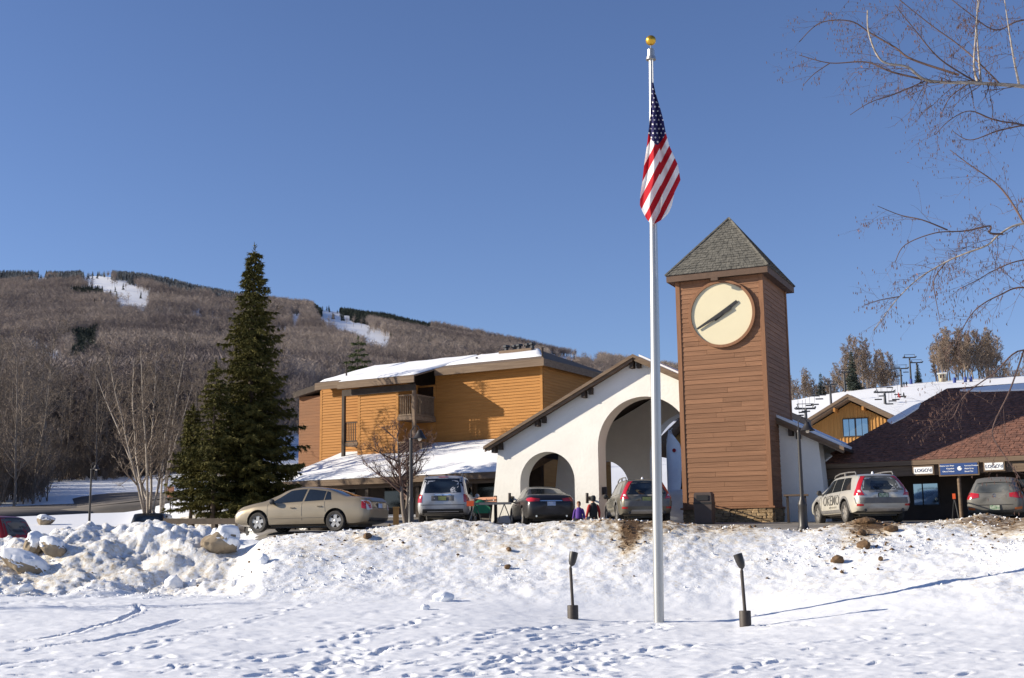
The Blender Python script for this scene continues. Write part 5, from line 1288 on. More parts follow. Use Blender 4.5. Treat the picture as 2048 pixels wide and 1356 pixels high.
# champagne saloon
sp_ = paint('champagne', (.30, .245, .165), amount=.18)
q = P(672, 1062, 40.2); hd = R(161)
cA = sedan('saloon_car', 'champagne four-door saloon parked at the left on the snow bank', (0, 0, 0), hd, sp_, tilt=0.0)
rw = Matrix.Rotation(hd, 3, 'Z')@Vector((cA.ax[1], .80, 0)); cA.t.location = (q[0]-rw.x, q[1]-rw.y, q[2]-.01)
for sg, d in ((1, 'L'), (-1, 'R')):
    ys = (lambda a, b: [(sg*a, b)])
    c0 = cA.patch('tail_lamp', 'tail_clear', 'B', [(sg*.56, .68), (sg*.79, .66)], [(sg*.60, .95), (sg*.78, .97)], nv=6, push=.008)
    cA.patch('lens', 'tail_red', 'B', [(sg*.62, .71), (sg*.72, .70)], [(sg*.64, .82), (sg*.75, .82)], push=.014, parent=c0); cA.patch('lens', 'tail_orange', 'B', [(sg*.63, .83), (sg*.75, .83)], [(sg*.66, .92), (sg*.75, .92)], push=.014, parent=c0)
    cA.patch('tail_lamp', 'tail_red', d, [(-2.36, .68), (-2.22, .72)], [(-2.34, .95), (-2.20, .93)], push=.008)
cA.plate(.80, 'plate_blue'); cA.patch('boot_spoiler', sp_, 'T', [(-2.42, -.55), (-2.42, .55)], [(-2.30, -.55), (-2.30, .55)], push=.03, nv=3)
# dark saloon
dk_ = paint('graphite', (.022, .022, .026), dirt=(.16, .15, .135), amount=.22)
q = P(1102, 1043, 45.5); hd = R(98)
cB = sedan('saloon_car', 'dark graphite saloon seen from behind in front of the small arch', (0, 0, 0), hd, dk_, W=1.85)
rw = Matrix.Rotation(hd, 3, 'Z')@Vector((-2.3, 0, 0)); cB.t.location = (q[0]-rw.x, q[1]-rw.y, lot_z(q[0], q[1])+.0)
for sg, d in ((1, 'L'), (-1, 'R')):
    cB.patch('tail_lamp', 'tail_red', 'B', [(sg*.44, .83), (sg*.80, .82)], [(sg*.40, .92), (sg*.79, .97)], nv=4, push=.008); cB.patch('tail_lamp', 'tail_red', d, [(-2.36, .82), (-2.05, .90)], [(-2.34, .97), (-2.06, .95)], push=.008)
cB.patch('chrome_strip', 'chrome', 'B', [(-.40, .83), (.40, .83)], [(-.40, .86), (.40, .86)], nv=1, push=.012); cB.plate(.74, 'plate_blue')
for sg in (-1, 1): MB().lathe([(.035, 0), (.04, .1)], (-2.46, sg*.55, .30), 10, 'x').build('exhaust_tip', M['chrome'], cB.t, True)

def wagon(name, label, loc, heading, pm, amount_text, glass_rear, plate, text_mat):
    L, W, H = 4.84, 1.87, 1.56
    top = [(-L/2, 1.38), (-L/2+.05, 1.475), (-L/2+.25, 1.52), (-1.2, 1.555), (-.3, 1.56), (.25, 1.53), (.6, 1.43), (1.30, 1.06), (1.75, .99), (2.2, .88), (L/2-.1, .76), (L/2, .62)]
    belt = [(-L/2, .98), (-1.5, 1.01), (0, .985), (1.0, .95), (1.6, .90), (2.2, .78), (L/2, .58)]
    c = Car(name, label, loc, heading, pm, L, W, H, top, belt, 2.815, .345, .26, front_oh=.95, slant=[(0, .08), (.4, .02), (.62, -.03), (.90, 0), (1.05, .06), (1.5, .42)], roofw=.70, rim_spokes=6)
    c.side_glass([('front_window', .0, 1.08, -.08, .42), ('rear_window', -.92, -.05, -.88, -.13), ('quarter_window', -1.82, -.98, -1.52, -.94)], inset=.12)
    c.patch('windscreen', 'car_glass', 'T', [(1.22, -.64), (1.22, .64)], [(.45, -.55), (.45, .55)])
    c.patch('rear_screen', glass_rear, 'B', [(-.66, .985), (.66, .985)], [(-.56, 1.46), (.56, 1.46)], nv=8, nu=12)
    c.both('cladding', 'grey_trim', [(-.95, .275), (1.0, .275)], [(-.95, .44), (1.0, .44)], nv=3, push=.008)
    for ax in c.ax:
        for d in ('L', 'R'):
            an = np.linspace(-.1, math.pi+.1, 16); r0, r1 = c.r+.08, c.r+.155
            c.patch('wheel_arch_trim', 'grey_trim', d, [(ax+r0*math.cos(t), c.r+.015+r0*math.sin(t)) for t in an], [(ax+r1*math.cos(t), c.r+.015+r1*math.sin(t)) for t in an], nv=2, nu=16, push=.010)
    for x in (-.02, 1.08): c.line('door_seam', 'L', [(x, .30), (x+.02, .95)]); c.line('door_seam', 'R', [(x, .30), (x+.02, .95)])
    c.line('door_seam', 'L', [(-.96, .75), (-.92, .98)])
    c.handle(-.78, .86); c.handle(.12, .84); c.mirrors(.90, .99, M['car_black'])
    for sg, d in ((1, 'L'), (-1, 'R')):
        D_ = 'D'+d
        t = c.patch('tail_lamp', 'tail_red', D_, [(-.24, .83), (.12, .83)], [(-.11, 1.03), (.08, 1.03)], nv=6, nu=8, push=.012)
        c.patch('lens', 'tail_clear', D_, [(-.15, .92), (-.04, .92)], [(-.10, .99), (-.03, .99)], nv=3, nu=4, push=.018, parent=t)
        c.patch('tail_lamp', 'tail_red', D_, [(-.11, 1.032), (.07, 1.032)], [(-.07, 1.44), (.04, 1.44)], nv=8, nu=5, push=.012)
        c.patch('reflector', 'tail_red', 'B', [(sg*.66, .50), (sg*.84, .50)], [(sg*.66, .56), (sg*.84, .57)], nv=2, nu=4, push=.012)
        rl = MB().tube([(-1.75, sg*.60, 1.50), (-1.66, sg*.60, 1.60), (-1.0, sg*.605, 1.625), (-.2, sg*.605, 1.62), (.30, sg*.59, 1.57), (.42, sg*.585, 1.50)], .022, 6); rl.box(-.75, -.66, sg*.60-.02, sg*.60+.02, 1.50, 1.62); rl.build('roof_rail', M['grey_trim'], c.t, True)
        MB().lathe([(.045, 0), (.05, .14)], (-2.42, sg*.60, .37), 12, 'x').build('exhaust_tip', M['car_black'], c.t, True)
    c.patch('bumper', 'grey_trim', 'B', [(-.86, .58), (.86, .58)], [(-.88, .76), (.88, .76)], nv=4, push=.022); c.patch('skid_plate', 'rim', 'B', [(-.62, .34), (.62, .34)], [(-.52, .46), (.52, .46)], nv=3, push=.018)
    c.patch('bumper_lower', 'car_black', 'B', [(-.80, .30), (.80, .30)], [(-.80, .345), (.80, .345)], nv=2, push=.01)
    c.patch('badge_strip', 'grey_trim', 'B', [(-.46, .93), (.46, .93)], [(-.46, .97), (.46, .97)], nv=1, push=.012)
    MB().lathe([(.01, 0), (.05, .01), (.03, .07), (.005, .09)], (-1.55, 0, 1.535), 8).build('roof_antenna', M['white_paint'], c.t, True)
    c.plate(.82, plate)
    c.text_on('\u00d3KEMO', 'L', -.10, .735, .46, text_mat, rot=.0); c.text_on('MOUNTAIN RESORT', 'L', -.25, .515, .08, text_mat); c.ring_on('L', 1.06, .70, .185, .205, text_mat)
    c.patch('dusty_arc', 'car_glass', 'B', [(-.40, 1.01), (.40, 1.01)], [(-.26, 1.30), (.26, 1.30)], nv=4, push=.011) if glass_rear != 'car_glass' else None
    return c
M['decal_grey'] = mat('decal_grey', (.07, .068, .062), .6, var=.2)
gw = paint('steel_grey', (.165, .150, .115), dirt=(.26, .235, .19), amount=.22)
q = P(1294, 1047, 43.2); hd = R(93)
cC = wagon('estate_car', 'grey-green estate car with OKEMO lettering half hidden by the flagpole', (0, 0, 0), hd, gw, .2, 'car_glass', 'plate_yellow', 'decal_grey')
rw = Matrix.Rotation(hd, 3, 'Z')@Vector((-2.3, 0, 0)); cC.t.location = (q[0]-rw.x, q[1]-rw.y, lot_z(q[0], q[1])+.06)
sv = paint('salted_silver', (.52, .515, .49), dirt=(.56, .51, .40), amount=.45)
q = P(1768, 1048, 39.6); hd = R(94)
cD = wagon('estate_car', 'dirty silver estate car with OKEMO lettering parked right of the clock tower', (0, 0, 0), hd, sv, .5, 'car_glass_dusty', 'plate_green', 'decal_grey')
rw = Matrix.Rotation(hd, 3, 'Z')@Vector((-2.3, 0, 0)); cD.t.location = (q[0]-rw.x, q[1]-rw.y, lot_z(q[0]-rw.x, q[1]-rw.y)+.0)
def boxy(name, label, loc, heading, pm, L, W, H, rear_glass, plate, zb=.32, lamp=None, tilt=0, hatch=False):
    k = H/1.80
    top = [(-L/2, H*.86), (-L/2+.05, H*.945), (-L/2+.25, H*.985), (-1.0, H), (-.1, H), (.35, H*.985), (.62, H*.94), (1.32, H*.66), (1.8, H*.62), (2.1, H*.58), (L/2-.08, H*.46), (L/2, H*.36)] if not hatch else \
          [(-L/2, H*.80), (-L/2+.06, H*.90), (-L/2+.3, H*.96), (-.9, H), (-.1, H), (.3, H*.98), (.55, H*.93), (1.25, H*.68), (1.6, H*.62), (L/2-.08, H*.46), (L/2, H*.36)]
    b0 = H*.60
    belt = [(-L/2, b0*.98), (-1.2, b0*1.0), (0, b0*.98), (1.0, b0*.96), (1.6, b0*.93), (L/2-.2, b0*.78), (L/2, b0*.55)]
    c = Car(name, label, loc, heading, pm, L, W, H, top, belt, L*.575, .37 if not hatch else .32, zb, front_oh=.92, slant=[(0, .05), (.5, .0), (.7, -.02), (b0, .0), (b0+.1, .04), (H, .34 if not hatch else .5)], roofw=.76 if not hatch else .66, tilt=tilt)
    c.side_glass([('front_window', .05, 1.02, .0, .42), ('rear_window', -.95, -.04, -.95, -.09), ('quarter_window', -L/2+.52, -1.04, -L/2+.62, -1.04)], inset=.13)
    c.patch('windscreen', 'car_glass', 'T', [(1.22, -.66), (1.22, .66)], [(.5, -.58), (.5, .58)])
    c.patch('rear_screen', rear_glass, 'B', [(-W*.40, b0+.05), (W*.40, b0+.05)], [(-W*.34, H*.92), (W*.34, H*.92)], nv=8)
    c.handle(-.75, b0-.12); c.handle(.18, b0-.13); c.mirrors(.92, b0, pm)
    for x in (-.02, 1.05): c.line('door_seam', 'L', [(x, zb+.12), (x, b0)]); c.line('door_seam', 'R', [(x, zb+.12), (x, b0)])
    return c
sil = paint('silver', (.50, .505, .52), dirt=(.50, .47, .42), amount=.25)
q = P(886, 1049, 46.6); hd = R(88)
cE = boxy('sport_utility_car', 'boxy silver utility car seen square from behind beside the lamp post', (0, 0, 0), hd, sil, 4.86, 2.0, 1.84, 'car_glass', 'plate_yellow')
rw = Matrix.Rotation(hd, 3, 'Z')@Vector((-2.35, 0, 0)); cE.t.location = (q[0]-rw.x, q[1]-rw.y, lot_z(q[0], q[1])+.0)
for sg, d in ((1, 'L'), (-1, 'R')):
    cE.patch('tail_lamp', 'tail_red', 'B', [(sg*.78, .80), (sg*.96, .80)], [(sg*.76, 1.10), (sg*.94, 1.10)], nv=5, nu=4, push=.012); cE.patch('tail_lamp', 'tail_red', d, [(-2.42, .80), (-2.26, .80)], [(-2.36, 1.10), (-2.24, 1.10)], push=.012)
    MB().tube([(-1.9, sg*.68, 1.77), (-1.8, sg*.68, 1.86), (-.2, sg*.69, 1.88), (.1, sg*.69, 1.80)], .022, 6).build('roof_rail', M['grey_trim'], cE.t, True)
cE.patch('rear_valance', 'car_black', 'B', [(-.78, .36), (.78, .36)], [(-.74, .56), (.74, .56)], nv=3, push=.012); cE.patch('bumper_step', 'grey_trim', 'B', [(-.80, .70), (.80, .70)], [(-.80, .725), (.80, .725)], nv=1, push=.014)
cE.patch('plate_recess', 'grey_trim', 'B', [(-.42, .86), (.42, .86)], [(-.42, 1.05), (.42, 1.05)], nv=3, push=.006); cE.patch('chrome_strip', 'chrome', 'B', [(-.30, 1.06), (.30, 1.06)], [(-.30, 1.10), (.30, 1.10)], nv=1, push=.016); cE.plate(.95, 'plate_yellow', .02)
cE.patch('brake_lamp', 'tail_red', 'B', [(-.18, 1.735), (.18, 1.735)], [(-.18, 1.76), (.18, 1.76)], nv=1, push=.012)
gr = paint('dusty_grey', (.15, .145, .13), dirt=(.20, .185, .155), amount=.35, metal=.2, rough=.55)
q = P(1993, 1052, 40.5); hd = R(64)
cF = boxy('hatchback_car', 'dusty grey hatchback seen from behind at the right edge', (0, 0, 0), hd, gr, 4.35, 1.80, 1.50, 'car_glass_dusty', 'plate_green', .26, hatch=True)
rw = Matrix.Rotation(hd, 3, 'Z')@Vector((-2.1, 0, 0)); cF.t.location = (q[0]-rw.x, q[1]-rw.y, lot_z(q[0], q[1])+.0)
for sg, d in ((1, 'L'), (-1, 'R')):
    cF.patch('tail_lamp', 'tail_red', 'B', [(sg*.46, .80), (sg*.84, .74)], [(sg*.46, .92), (sg*.83, .98)], nv=4, nu=6, push=.012); cF.patch('tail_lamp', 'tail_red', d, [(-2.10, .76), (-1.90, .86)], [(-2.04, .98), (-1.90, .96)], push=.012)
    cF.patch('reflector', 'tail_orange', 'B', [(sg*.58, .40), (sg*.80, .42)], [(sg*.60, .46), (sg*.81, .50)], nv=2, nu=4, push=.012)
cF.patch('bumper_seam', 'car_black', 'B', [(-.56, .55), (.56, .55)], [(-.56, .57), (.56, .57)], nv=1, push=.008); cF.plate(.47, 'plate_green'); cF.ring_on('B', 0, .86, .04, .055, 'chrome')
cF.patch('spoiler', gr, 'T', [(-1.86, -.52), (-1.86, .52)], [(-1.66, -.54), (-1.66, .54)], push=.03, nv=2)
rd = paint('red', (.36, .02, .022), amount=.12)
q = P(-8, 1045, 41.5); hd = R(165)
cG = boxy('sport_utility_car', 'red utility car cut off at the left edge behind the snow bank', (0, 0, 0), hd, rd, 4.5, 1.86, 1.72, 'car_glass_dusty', 'plate_green')
zt_ = P(20, 1029, 41.5)[2]; cG.t.location = (q[0]-1.4, q[1]+.8, zt_-1.74)
cG.patch('rear_screen_surround', 'car_black', 'B', [(-.80, 1.02), (.80, 1.02)], [(-.68, 1.64), (.68, 1.64)], nv=5, push=.004)
blk = paint('black_paint', (.02, .022, .022), amount=.2)
q = P(297, 1030, 60)
cH = boxy('sport_utility_car', 'dark car with only its roof showing above the left snow bank', (0, 0, 0), R(96), blk, 4.6, 1.86, 1.75, 'car_glass', 'plate_green')
cH.t.location = (q[0], q[1]+1.2, P(296, 1027, 61)[2]-1.75)
rd2 = paint('black_red', (.02, .012, .012), amount=.1)
q = P(512, 1045, 44.5)
cI = sedan('saloon_car', 'black saloon with a red tail lamp mostly hidden behind the champagne one', (0, 0, 0), R(140), rd2)
cI.t.location = (q[0]+1.35, q[1]+.6, lot_z(q[0], q[1])-.18)
for sg in (1, -1): cI.patch('tail_lamp', 'tail_red', 'B', [(sg*.5, .74), (sg*.80, .74)], [(sg*.5, .95), (sg*.78, .95)], push=.01)
# ------------------------------------------------------------------ flagpole and flag
FB = np.array([3.044, 27.21, 0.0]); FB[2] = near_z(FB[0], FB[1])
fp = thing('flagpole', 'tall tapered silver flagpole with a gold ball on top', 'flagpole', FB-np.array([0, 0, .15])); fp.rotation_euler = (0, R(1.02), 0)
FH = 12.75
MB().lathe([(.110, 0), (.110, 4.2), (.105, 5.9), (.1045, 5.92), (.085, 9.0), (.062, 11.3), (.050, FH)], (0, 0, 0), 24).build('pole', M['alu'], fp, True)
MB().lathe([(.10, FH-.02), (.115, FH-.02), (.105, FH+.05), (.085, FH+.06), (.082, FH+.22), (.06, FH+.24)], (0, 0, 0), 20).build('pulley_cap', M['alu'], fp, True)
MB().lathe([(.014, FH+.24), (.014, FH+.36)], (0, 0, 0), 8).build('stem', M['alu'], fp, True)
bl = [(.118*math.sin(math.pi*k/14)+.001, FH+.45-.118*math.cos(math.pi*k/14)) for k in range(15)]
MB().lathe(bl, (0, 0, 0), 24).build('gold_ball', M['gold'], fp, True)
MB().tube([(.03, -.075, .9), (.035, -.085, 6), (.03, -.07, FH)], .006, 5).build('halyard', M['white_paint'], fp)
MB().box(-.02, .02, -.135, -.10, 1.05, 1.25).build('cleat', M['alu'], fp)
# the flag hangs limp: outline and folds traced down its length, printed by a procedural material
fl_d = 27.12
def flag_mesh():
    rows = 90; cols = 44
    yt = [165, 185, 215, 240, 262, 290, 330, 360, 385, 410, 425, 438, 448]
    xl = [1303.5, 1303, 1301, 1299.5, 1297, 1294, 1288, 1285, 1281, 1279.5, 1286, 1293, 1302]
    xr = [1306.5, 1311, 1320, 1327, 1331, 1338, 1356, 1361, 1349, 1344, 1338, 1326, 1309]
    V, UV = [], []
    for i in range(rows+1):
        y = 165+(448-165)*i/rows; a, b = np.interp(y, yt, xl), np.interp(y, yt, xr); t = i/rows
        for j in range(cols+1):
            s = j/cols; px = a+(b-a)*s
            amp = .02+.13*math.sin(min(1, t*1.5)*math.pi/2)*(1-.5*max(0, t-.8)*4)
            fold = math.sin(s*2*math.pi*1.55+.7+1.1*t)*amp + math.sin(s*2*math.pi*3.4-2*t)*amp*.28
            dd = fl_d-.13+fold
            V.append(P(px, y, dd))
            # stripe coordinate: lies diagonally because the fly hangs down
            w = (px-1305)
            ridge = np.interp(y, [165, 262, 300, 448], [1309, 1316, 1320, 1322])
            if px < ridge: st = (y-262)/186.0*7.2+(px-1297)*.075
            else: st = (y-262)/186.0*8.0+(px-1331)*.085+2.1
            UV.append((st, (y-165)/283.0+(.0 if True else 0), s))
    F = [(i*(cols+1)+j, i*(cols+1)+j+1, (i+1)*(cols+1)+j+1, (i+1)*(cols+1)+j) for i in range(rows) for j in range(cols)]
    return np.array(V), np.array(F), np.array(UV)
fv, ff_, fuv = flag_mesh()
fme = npmesh('flag', fv-fv[0], ff_)
a1 = fme.attributes.new('stripe', 'FLOAT', 'POINT'); a1.data.foreach_set('value', fuv[:, 0].astype(np.float32))
yy_ = 165+283*fuv[:, 1]; s_ = fuv[:, 2]
low_edge = 262+np.where(s_ < .5, 24*np.sin(np.clip(s_/.52, 0, 1)*math.pi/2), 24*np.clip((1-s_)/.5, 0, 1))+4
a2 = fme.attributes.new('canton', 'FLOAT', 'POINT'); a2.data.foreach_set('value', (low_edge-yy_).astype(np.float32))
wid = np.interp(yy_, [165, 262, 290], [3, 34, 44])
a3 = fme.attributes.new('cloth', 'FLOAT_VECTOR', 'POINT'); a3.data.foreach_set('vector', np.stack([(s_-.5)*wid/8.2, (yy_-165)/8.8, np.zeros_like(s_)], 1).astype(np.float32).ravel())
fm = bpy.data.materials.new('flag_print'); fm.use_nodes = True; N = fm.node_tree.nodes; L = fm.node_tree.links; b = N['Principled BSDF']; b.inputs['Roughness'].default_value = .75; b.inputs['Specular IOR Level'].default_value = .2
def node(t, **k):
    n = N.new(t)
    for q, v in k.items(): setattr(n, q, v)
    return n
def mth(op, a, bb=None):
    n = node('ShaderNodeMath', operation=op)
    for i, v in enumerate((a, bb)):
        if v is None: continue
        if isinstance(v, (int, float)): n.inputs[i].default_value = v
        else: L.new(v, n.inputs[i])
    return n.outputs[0]
st = node('ShaderNodeAttribute', attribute_name='stripe'); ca = node('ShaderNodeAttribute', attribute_name='canton'); cl_ = node('ShaderNodeAttribute', attribute_name='cloth')
alt = mth('GREATER_THAN', mth('FRACT', mth('MULTIPLY', st.outputs['Fac'], .5)), .5)
mx = node('ShaderNodeMix', data_type='RGBA'); mx.inputs[6].default_value = (.42, .012, .022, 1); mx.inputs[7].default_value = (.80, .79, .78, 1); L.new(alt, mx.inputs[0])
sx = node('ShaderNodeSeparateXYZ'); L.new(cl_.outputs['Vector'], sx.inputs[0])
row = mth('FLOOR', sx.outputs[1]); sh_ = mth('MULTIPLY', mth('MODULO', row, 2.0), .5)
fx = mth('SUBTRACT', mth('FRACT', mth('ADD', mth('ADD', sx.outputs[0], 20.0), sh_)), .5); fy = mth('SUBTRACT', mth('FRACT', sx.outputs[1]), .5)
rr_ = mth('SQRT', mth('ADD', mth('MULTIPLY', fx, fx), mth('MULTIPLY', fy, fy))); ang = mth('ARCTAN2', fy, fx)
star = mth('LESS_THAN', rr_, mth('ADD', .17, mth('MULTIPLY', .07, mth('COSINE', mth('MULTIPLY', ang, 5.0)))))
m2 = node('ShaderNodeMix', data_type='RGBA'); m2.inputs[6].default_value = (.022, .020, .085, 1); m2.inputs[7].default_value = (.80, .80, .80, 1); L.new(star, m2.inputs[0])
m3 = node('ShaderNodeMix', data_type='RGBA'); L.new(mth('GREATER_THAN', ca.outputs['Fac'], 0.0), m3.inputs[0]); L.new(mx.outputs[2], m3.inputs[6]); L.new(m2.outputs[2], m3.inputs[7])
L.new(m3.outputs[2], b.inputs['Base Color'])
tr = node('ShaderNodeBsdfTranslucent'); L.new(m3.outputs[2], tr.inputs[0]); ms_ = node('ShaderNodeMixShader'); ms_.inputs[0].default_value = .3
L.new(b.outputs[0], ms_.inputs[1]); L.new(tr.outputs[0], ms_.inputs[2]); L.new(ms_.outputs[0], N['Material Output'].inputs[0])
flg = link('flag', fme, fm, None, True, 180, False); flg.location = fv[0]
tag(flg, 'limp American flag with red and white stripes hanging on the flagpole', 'flag')

# ------------------------------------------------------------------ floodlights on the snow
def floodlight(px, y, label, turn):
    q = on_ground(px, y); t = thing('floodlight', label, 'floodlight', (q[0], q[1], q[2]-.03), 0, 'floodlights aimed at the flag')
    k = q[1]/FPX
    MB().lathe([(.118, -.1), (.118, .30), (.112, .315), (.03, .316)], (0, 0, 0), 20).build('base_canister', M['lamp_bronze'], t, True)
    MB().tube([(0, 0, .31), (-.03, 0, 1.08)], .034, 12).build('stem', M['lamp_bronze'], t, True)
    MB().tube([(-.03, 0, 1.07), (-.03, 0, 1.12), (-.01, 0, 1.16)], [.042, .025, .022], 10).build('knuckle', M['lamp_bronze'], t, True)
    h = MB().lathe([(.028, 0), (.062, .035), (.082, .10), (.090, .20), (.094, .30), (.086, .30), (.08, .22), (.01, .21)], (0, 0, 0), 18)
    h = h.build('lamp_head', M['lamp_iron'], t, True); h.location = (-.01, 0, 1.14); h.rotation_euler = (R(-8), R(turn), 0)
    MB().lathe([(.080, .225), (.01, .23)], (0, 0, 0), 16).build('lens', M['dark_glass'], h)
floodlight(1146, 1239, 'left floodlight on a bronze post in the snow before the flagpole', 12)
floodlight(1491, 1251, 'right floodlight on a bronze post in the snow before the flagpole', -16)

# ------------------------------------------------------------------ lamp posts
def lamp_post(px, y, d, h, label, arm, style='post', base=.16):
    q = P(px, y, d); z = min(q[2], near_z(q[0], q[1])+.1) if d < 59 else float(base_z(q[0], q[1]))
    t = thing('lamp_post', label, 'lamp post', (q[0], q[1], z-.1), 0); h += .1
    if style == 'post':
        MB().lathe([(base, -.2), (base, .10), (base*.85, .16), (base*.72, .22), (base*.62, .75), (base*.70, .80), (base*.66, .86), (base*.40, .98), (base*.36, 1.05)], (0, 0, 0), 16).build('fluted_base', M['lamp_iron'], t, True)
    MB().lathe([(.06 if style == 'post' else .07, .9 if style == 'post' else -.1), (.048, h-.25), (.05, h-.22), (.05, h-.18), (.03, h-.15)], (0, 0, 0), 12).build('shaft', M['lamp_iron'], t, True)
    a = arm
    MB().tube([(0, 0, h-.2), (0, 0, h+.06), (a*.10, 0, h+.20), (a*.20, 0, h+.20), (a*.26, 0, h+.08)], .016, 8).build('hook_arm', M['lamp_iron'], t, True)
    s = MB().lathe([(.04, .10), (.07, .08), (.09, .02), (.16, -.10), (.22, -.16), (.215, -.165), (.08, -.02)], (a*.26, 0, h-.02), 18).build('shade', M['lamp_iron'], t, True)
    MB().lathe([(.02, -.10), (.055, -.13), (.06, -.19), (.03, -.23)], (a*.26, 0, h-.02), 12).build('globe', M['lamp_glass'], s, True)
lamp_post(1607, 1056, 36.6, 3.05, 'black lamp post with fluted base in front of the silver estate car', 1, base=.19)
lamp_post(822, 1047, 37.4, 2.75, 'slender black lamp post between the saloon and the silver utility car', 1, base=.12)
lamp_post(178, 1056, 72, 3.3, 'brown lamp post with a hanging shade by the winding road', 1, 'plain')

# ------------------------------------------------------------------ litter bin
q = P(1410, 1043, 43.6)
t = thing('litter_bin', 'square brown litter bin standing against the stone base of the clock tower', 'litter bin', (q[0], q[1], lot_z(q[0], q[1])), R(-20))
def sq(mb, levels):
    V = []
    for w, z in levels: V += [(-w, -w, z), (w, -w, z), (w, w, z), (-w, w, z)]
    F = [(i*4+k, i*4+(k+1) % 4, (i+1)*4+(k+1) % 4, (i+1)*4+k) for i in range(len(levels)-1) for k in range(4)]+[(3, 2, 1, 0), tuple((len(levels)-1)*4+k for k in range(4))]
    return mb.add(V, F)
sq(MB(), [(.29, 0), (.31, .70)]).build('bin_body', M['can'], t); sq(MB(), [(.325, .68), (.325, .74)]).build('liner_rim', M['black'], t)
hd_ = sq(MB(), [(.31, .742), (.30, 1.02), (.26, 1.08)]).build('lid', M['can'], t); MB().box(-.20, .20, -.335, -.312, .80, .98).build('flap', M['black'], hd_)

# ------------------------------------------------------------------ rocks, clods, snow lumps
def rock_mesh(seed, sub_=4, sharp=.5):
    g = np.random.default_rng(seed); bm = bmesh.new(); bmesh.ops.create_icosphere(bm, subdivisions=sub_, radius=1)
    pl = g.normal(0, 1, (9, 3)); pl /= np.linalg.norm(pl, axis=1)[:, None]; off_ = g.uniform(.62, .95, 9)
    for v in bm.verts:
        p = np.array(v.co)
        for n_, o_ in zip(pl, off_):
            e = p@n_-o_
            if e > 0: p = p-n_*e*sharp*1.6
        p = p*(1+.16*float(fbm(np.array(p[0]*2.3+seed), np.array(p[1]*2.3+p[2]*1.9), 4, seed, .6))); v.co = p
    me = bpy.data.meshes.new('rock'); bm.to_mesh(me); bm.free()
    me.polygons.foreach_set('use_smooth', [True]*len(me.polygons)); me.set_sharp_from_angle(angle=R(38)); return me
def rock_thing(name, label, cat, px, y, d, size, seed, mt, rz=0, snow=None, tilt=(0, 0)):
    v_ = ray(px, y); k_ = size[2]*.45; ds_ = np.arange(14, 75, .05); gap = [EYE+v_[2]*a_-(near_z(v_[0]*a_, a_)+k_) for a_ in ds_]
    d = next((a_ for a_, e_ in zip(ds_, gap) if e_ <= 0), d); c = P(px, y, d); t = thing(name, label, cat, (c[0], c[1], c[2]), 0); me = rock_mesh(seed)
    rot = Matrix.Rotation(rz, 3, 'Z')@Matrix.Rotation(tilt[1], 3, 'Y')@Matrix.Rotation(tilt[0], 3, 'X')
    for v in me.vertices: v.co = rot@Vector((v.co.x*size[0], v.co.y*size[1], v.co.z*size[2]))
    o = sub(me, 'stone_body', M[mt], t)
    if snow:            # snow lying on the faces that look along the given direction
        sd_ = Vector(snow).normalized(); me.update(); keep_ = [p for p in me.polygons if p.normal.dot(sd_) > .42]; cnt = {}
        for p in keep_:
            for vi in p.vertices: cnt[vi] = cnt.get(vi, 0)+1
        tot = {}
        for p in me.polygons:
            for vi in p.vertices: tot[vi] = tot.get(vi, 0)+1
        ids = {vi: i for i, vi in enumerate(cnt)}; th_ = .16*min(size)+.03
        V = [me.vertices[vi].co+me.vertices[vi].normal*(th_ if cnt[vi] == tot[vi] else .004)+Vector((0, 0, th_*.5 if cnt[vi] == tot[vi] else 0)) for vi in cnt]
        MB().add(V, [tuple(ids[vi] for vi in p.vertices) for p in keep_]).build('snow_cap', M['snow'], t, True, 180, False)
    return t
rock_thing('boulder', 'large tan boulder half buried at the top of the left snow bank', 'boulder', 440, 1088, 34.6, (.58, .45, .40), 3, 'rock', .4, (.75, .2, .75), (.2, -.3))
rock_thing('boulder', 'slanting grey boulder with snow on top at the left edge', 'boulder', 48, 1130, 33.4, (.70, .40, .28), 5, 'rock', .1, (.45, .1, 1), (0, .42))
rock_thing('boulder', 'dark snow-dusted boulder right of the slanting one', 'boulder', 105, 1098, 36.2, (.42, .34, .24), 7, 'rock', -.3, (-.3, .1, 1), (0, .35))
rock_thing('boulder', 'upright snowy boulder above the slanting one at the left', 'boulder', 68, 1092, 36.4, (.28, .28, .36), 9, 'rock', .9, (.3, -.2, .8), (0, .1))
rock_thing('boulder', 'dark rock on the far snow between red car and lamp post', 'boulder', 90, 1042, 50, (.55, .4, .30), 11, 'rock', .2, (.1, .1, 1))
q = on_ground(348, 1176); rock_thing('snow_lump', 'large rounded lump of dirty snow on the flat snow at left', 'snow lump', 350, 1166, q[1], (.27, .25, .22), 13, 'snow', .3)
q = on_ground(383, 1172); rock_thing('snow_lump', 'smaller snow lump just right of the large rounded one', 'snow lump', 383, 1167, q[1], (.15, .14, .12), 15, 'snow', 1.0)
q = on_ground(888, 1200); rock_thing('snow_lump', 'lone white snow lump at the foot of the bank left of centre', 'snow lump', 887, 1195, q[1], (.26, .18, .14), 17, 'snow', .2)
q = on_ground(851, 1216); rock_thing('snow_lump', 'little grey snow lump below the lone white one', 'snow lump', 851, 1215, q[1], (.12, .1, .08), 19, 'snow', .9)
q = on_ground(523, 1122); rock_thing('snow_lump', 'ball of snow on the bank right of the tan boulder', 'snow lump', 523, 1120, q[1], (.20, .18, .17), 21, 'snow', .2)
q = on_ground(50, 1178); rock_thing('snow_lump', 'low snow lump under the slanting boulder', 'snow lump', 51, 1176, q[1], (.20, .16, .12), 23, 'snow', .5)
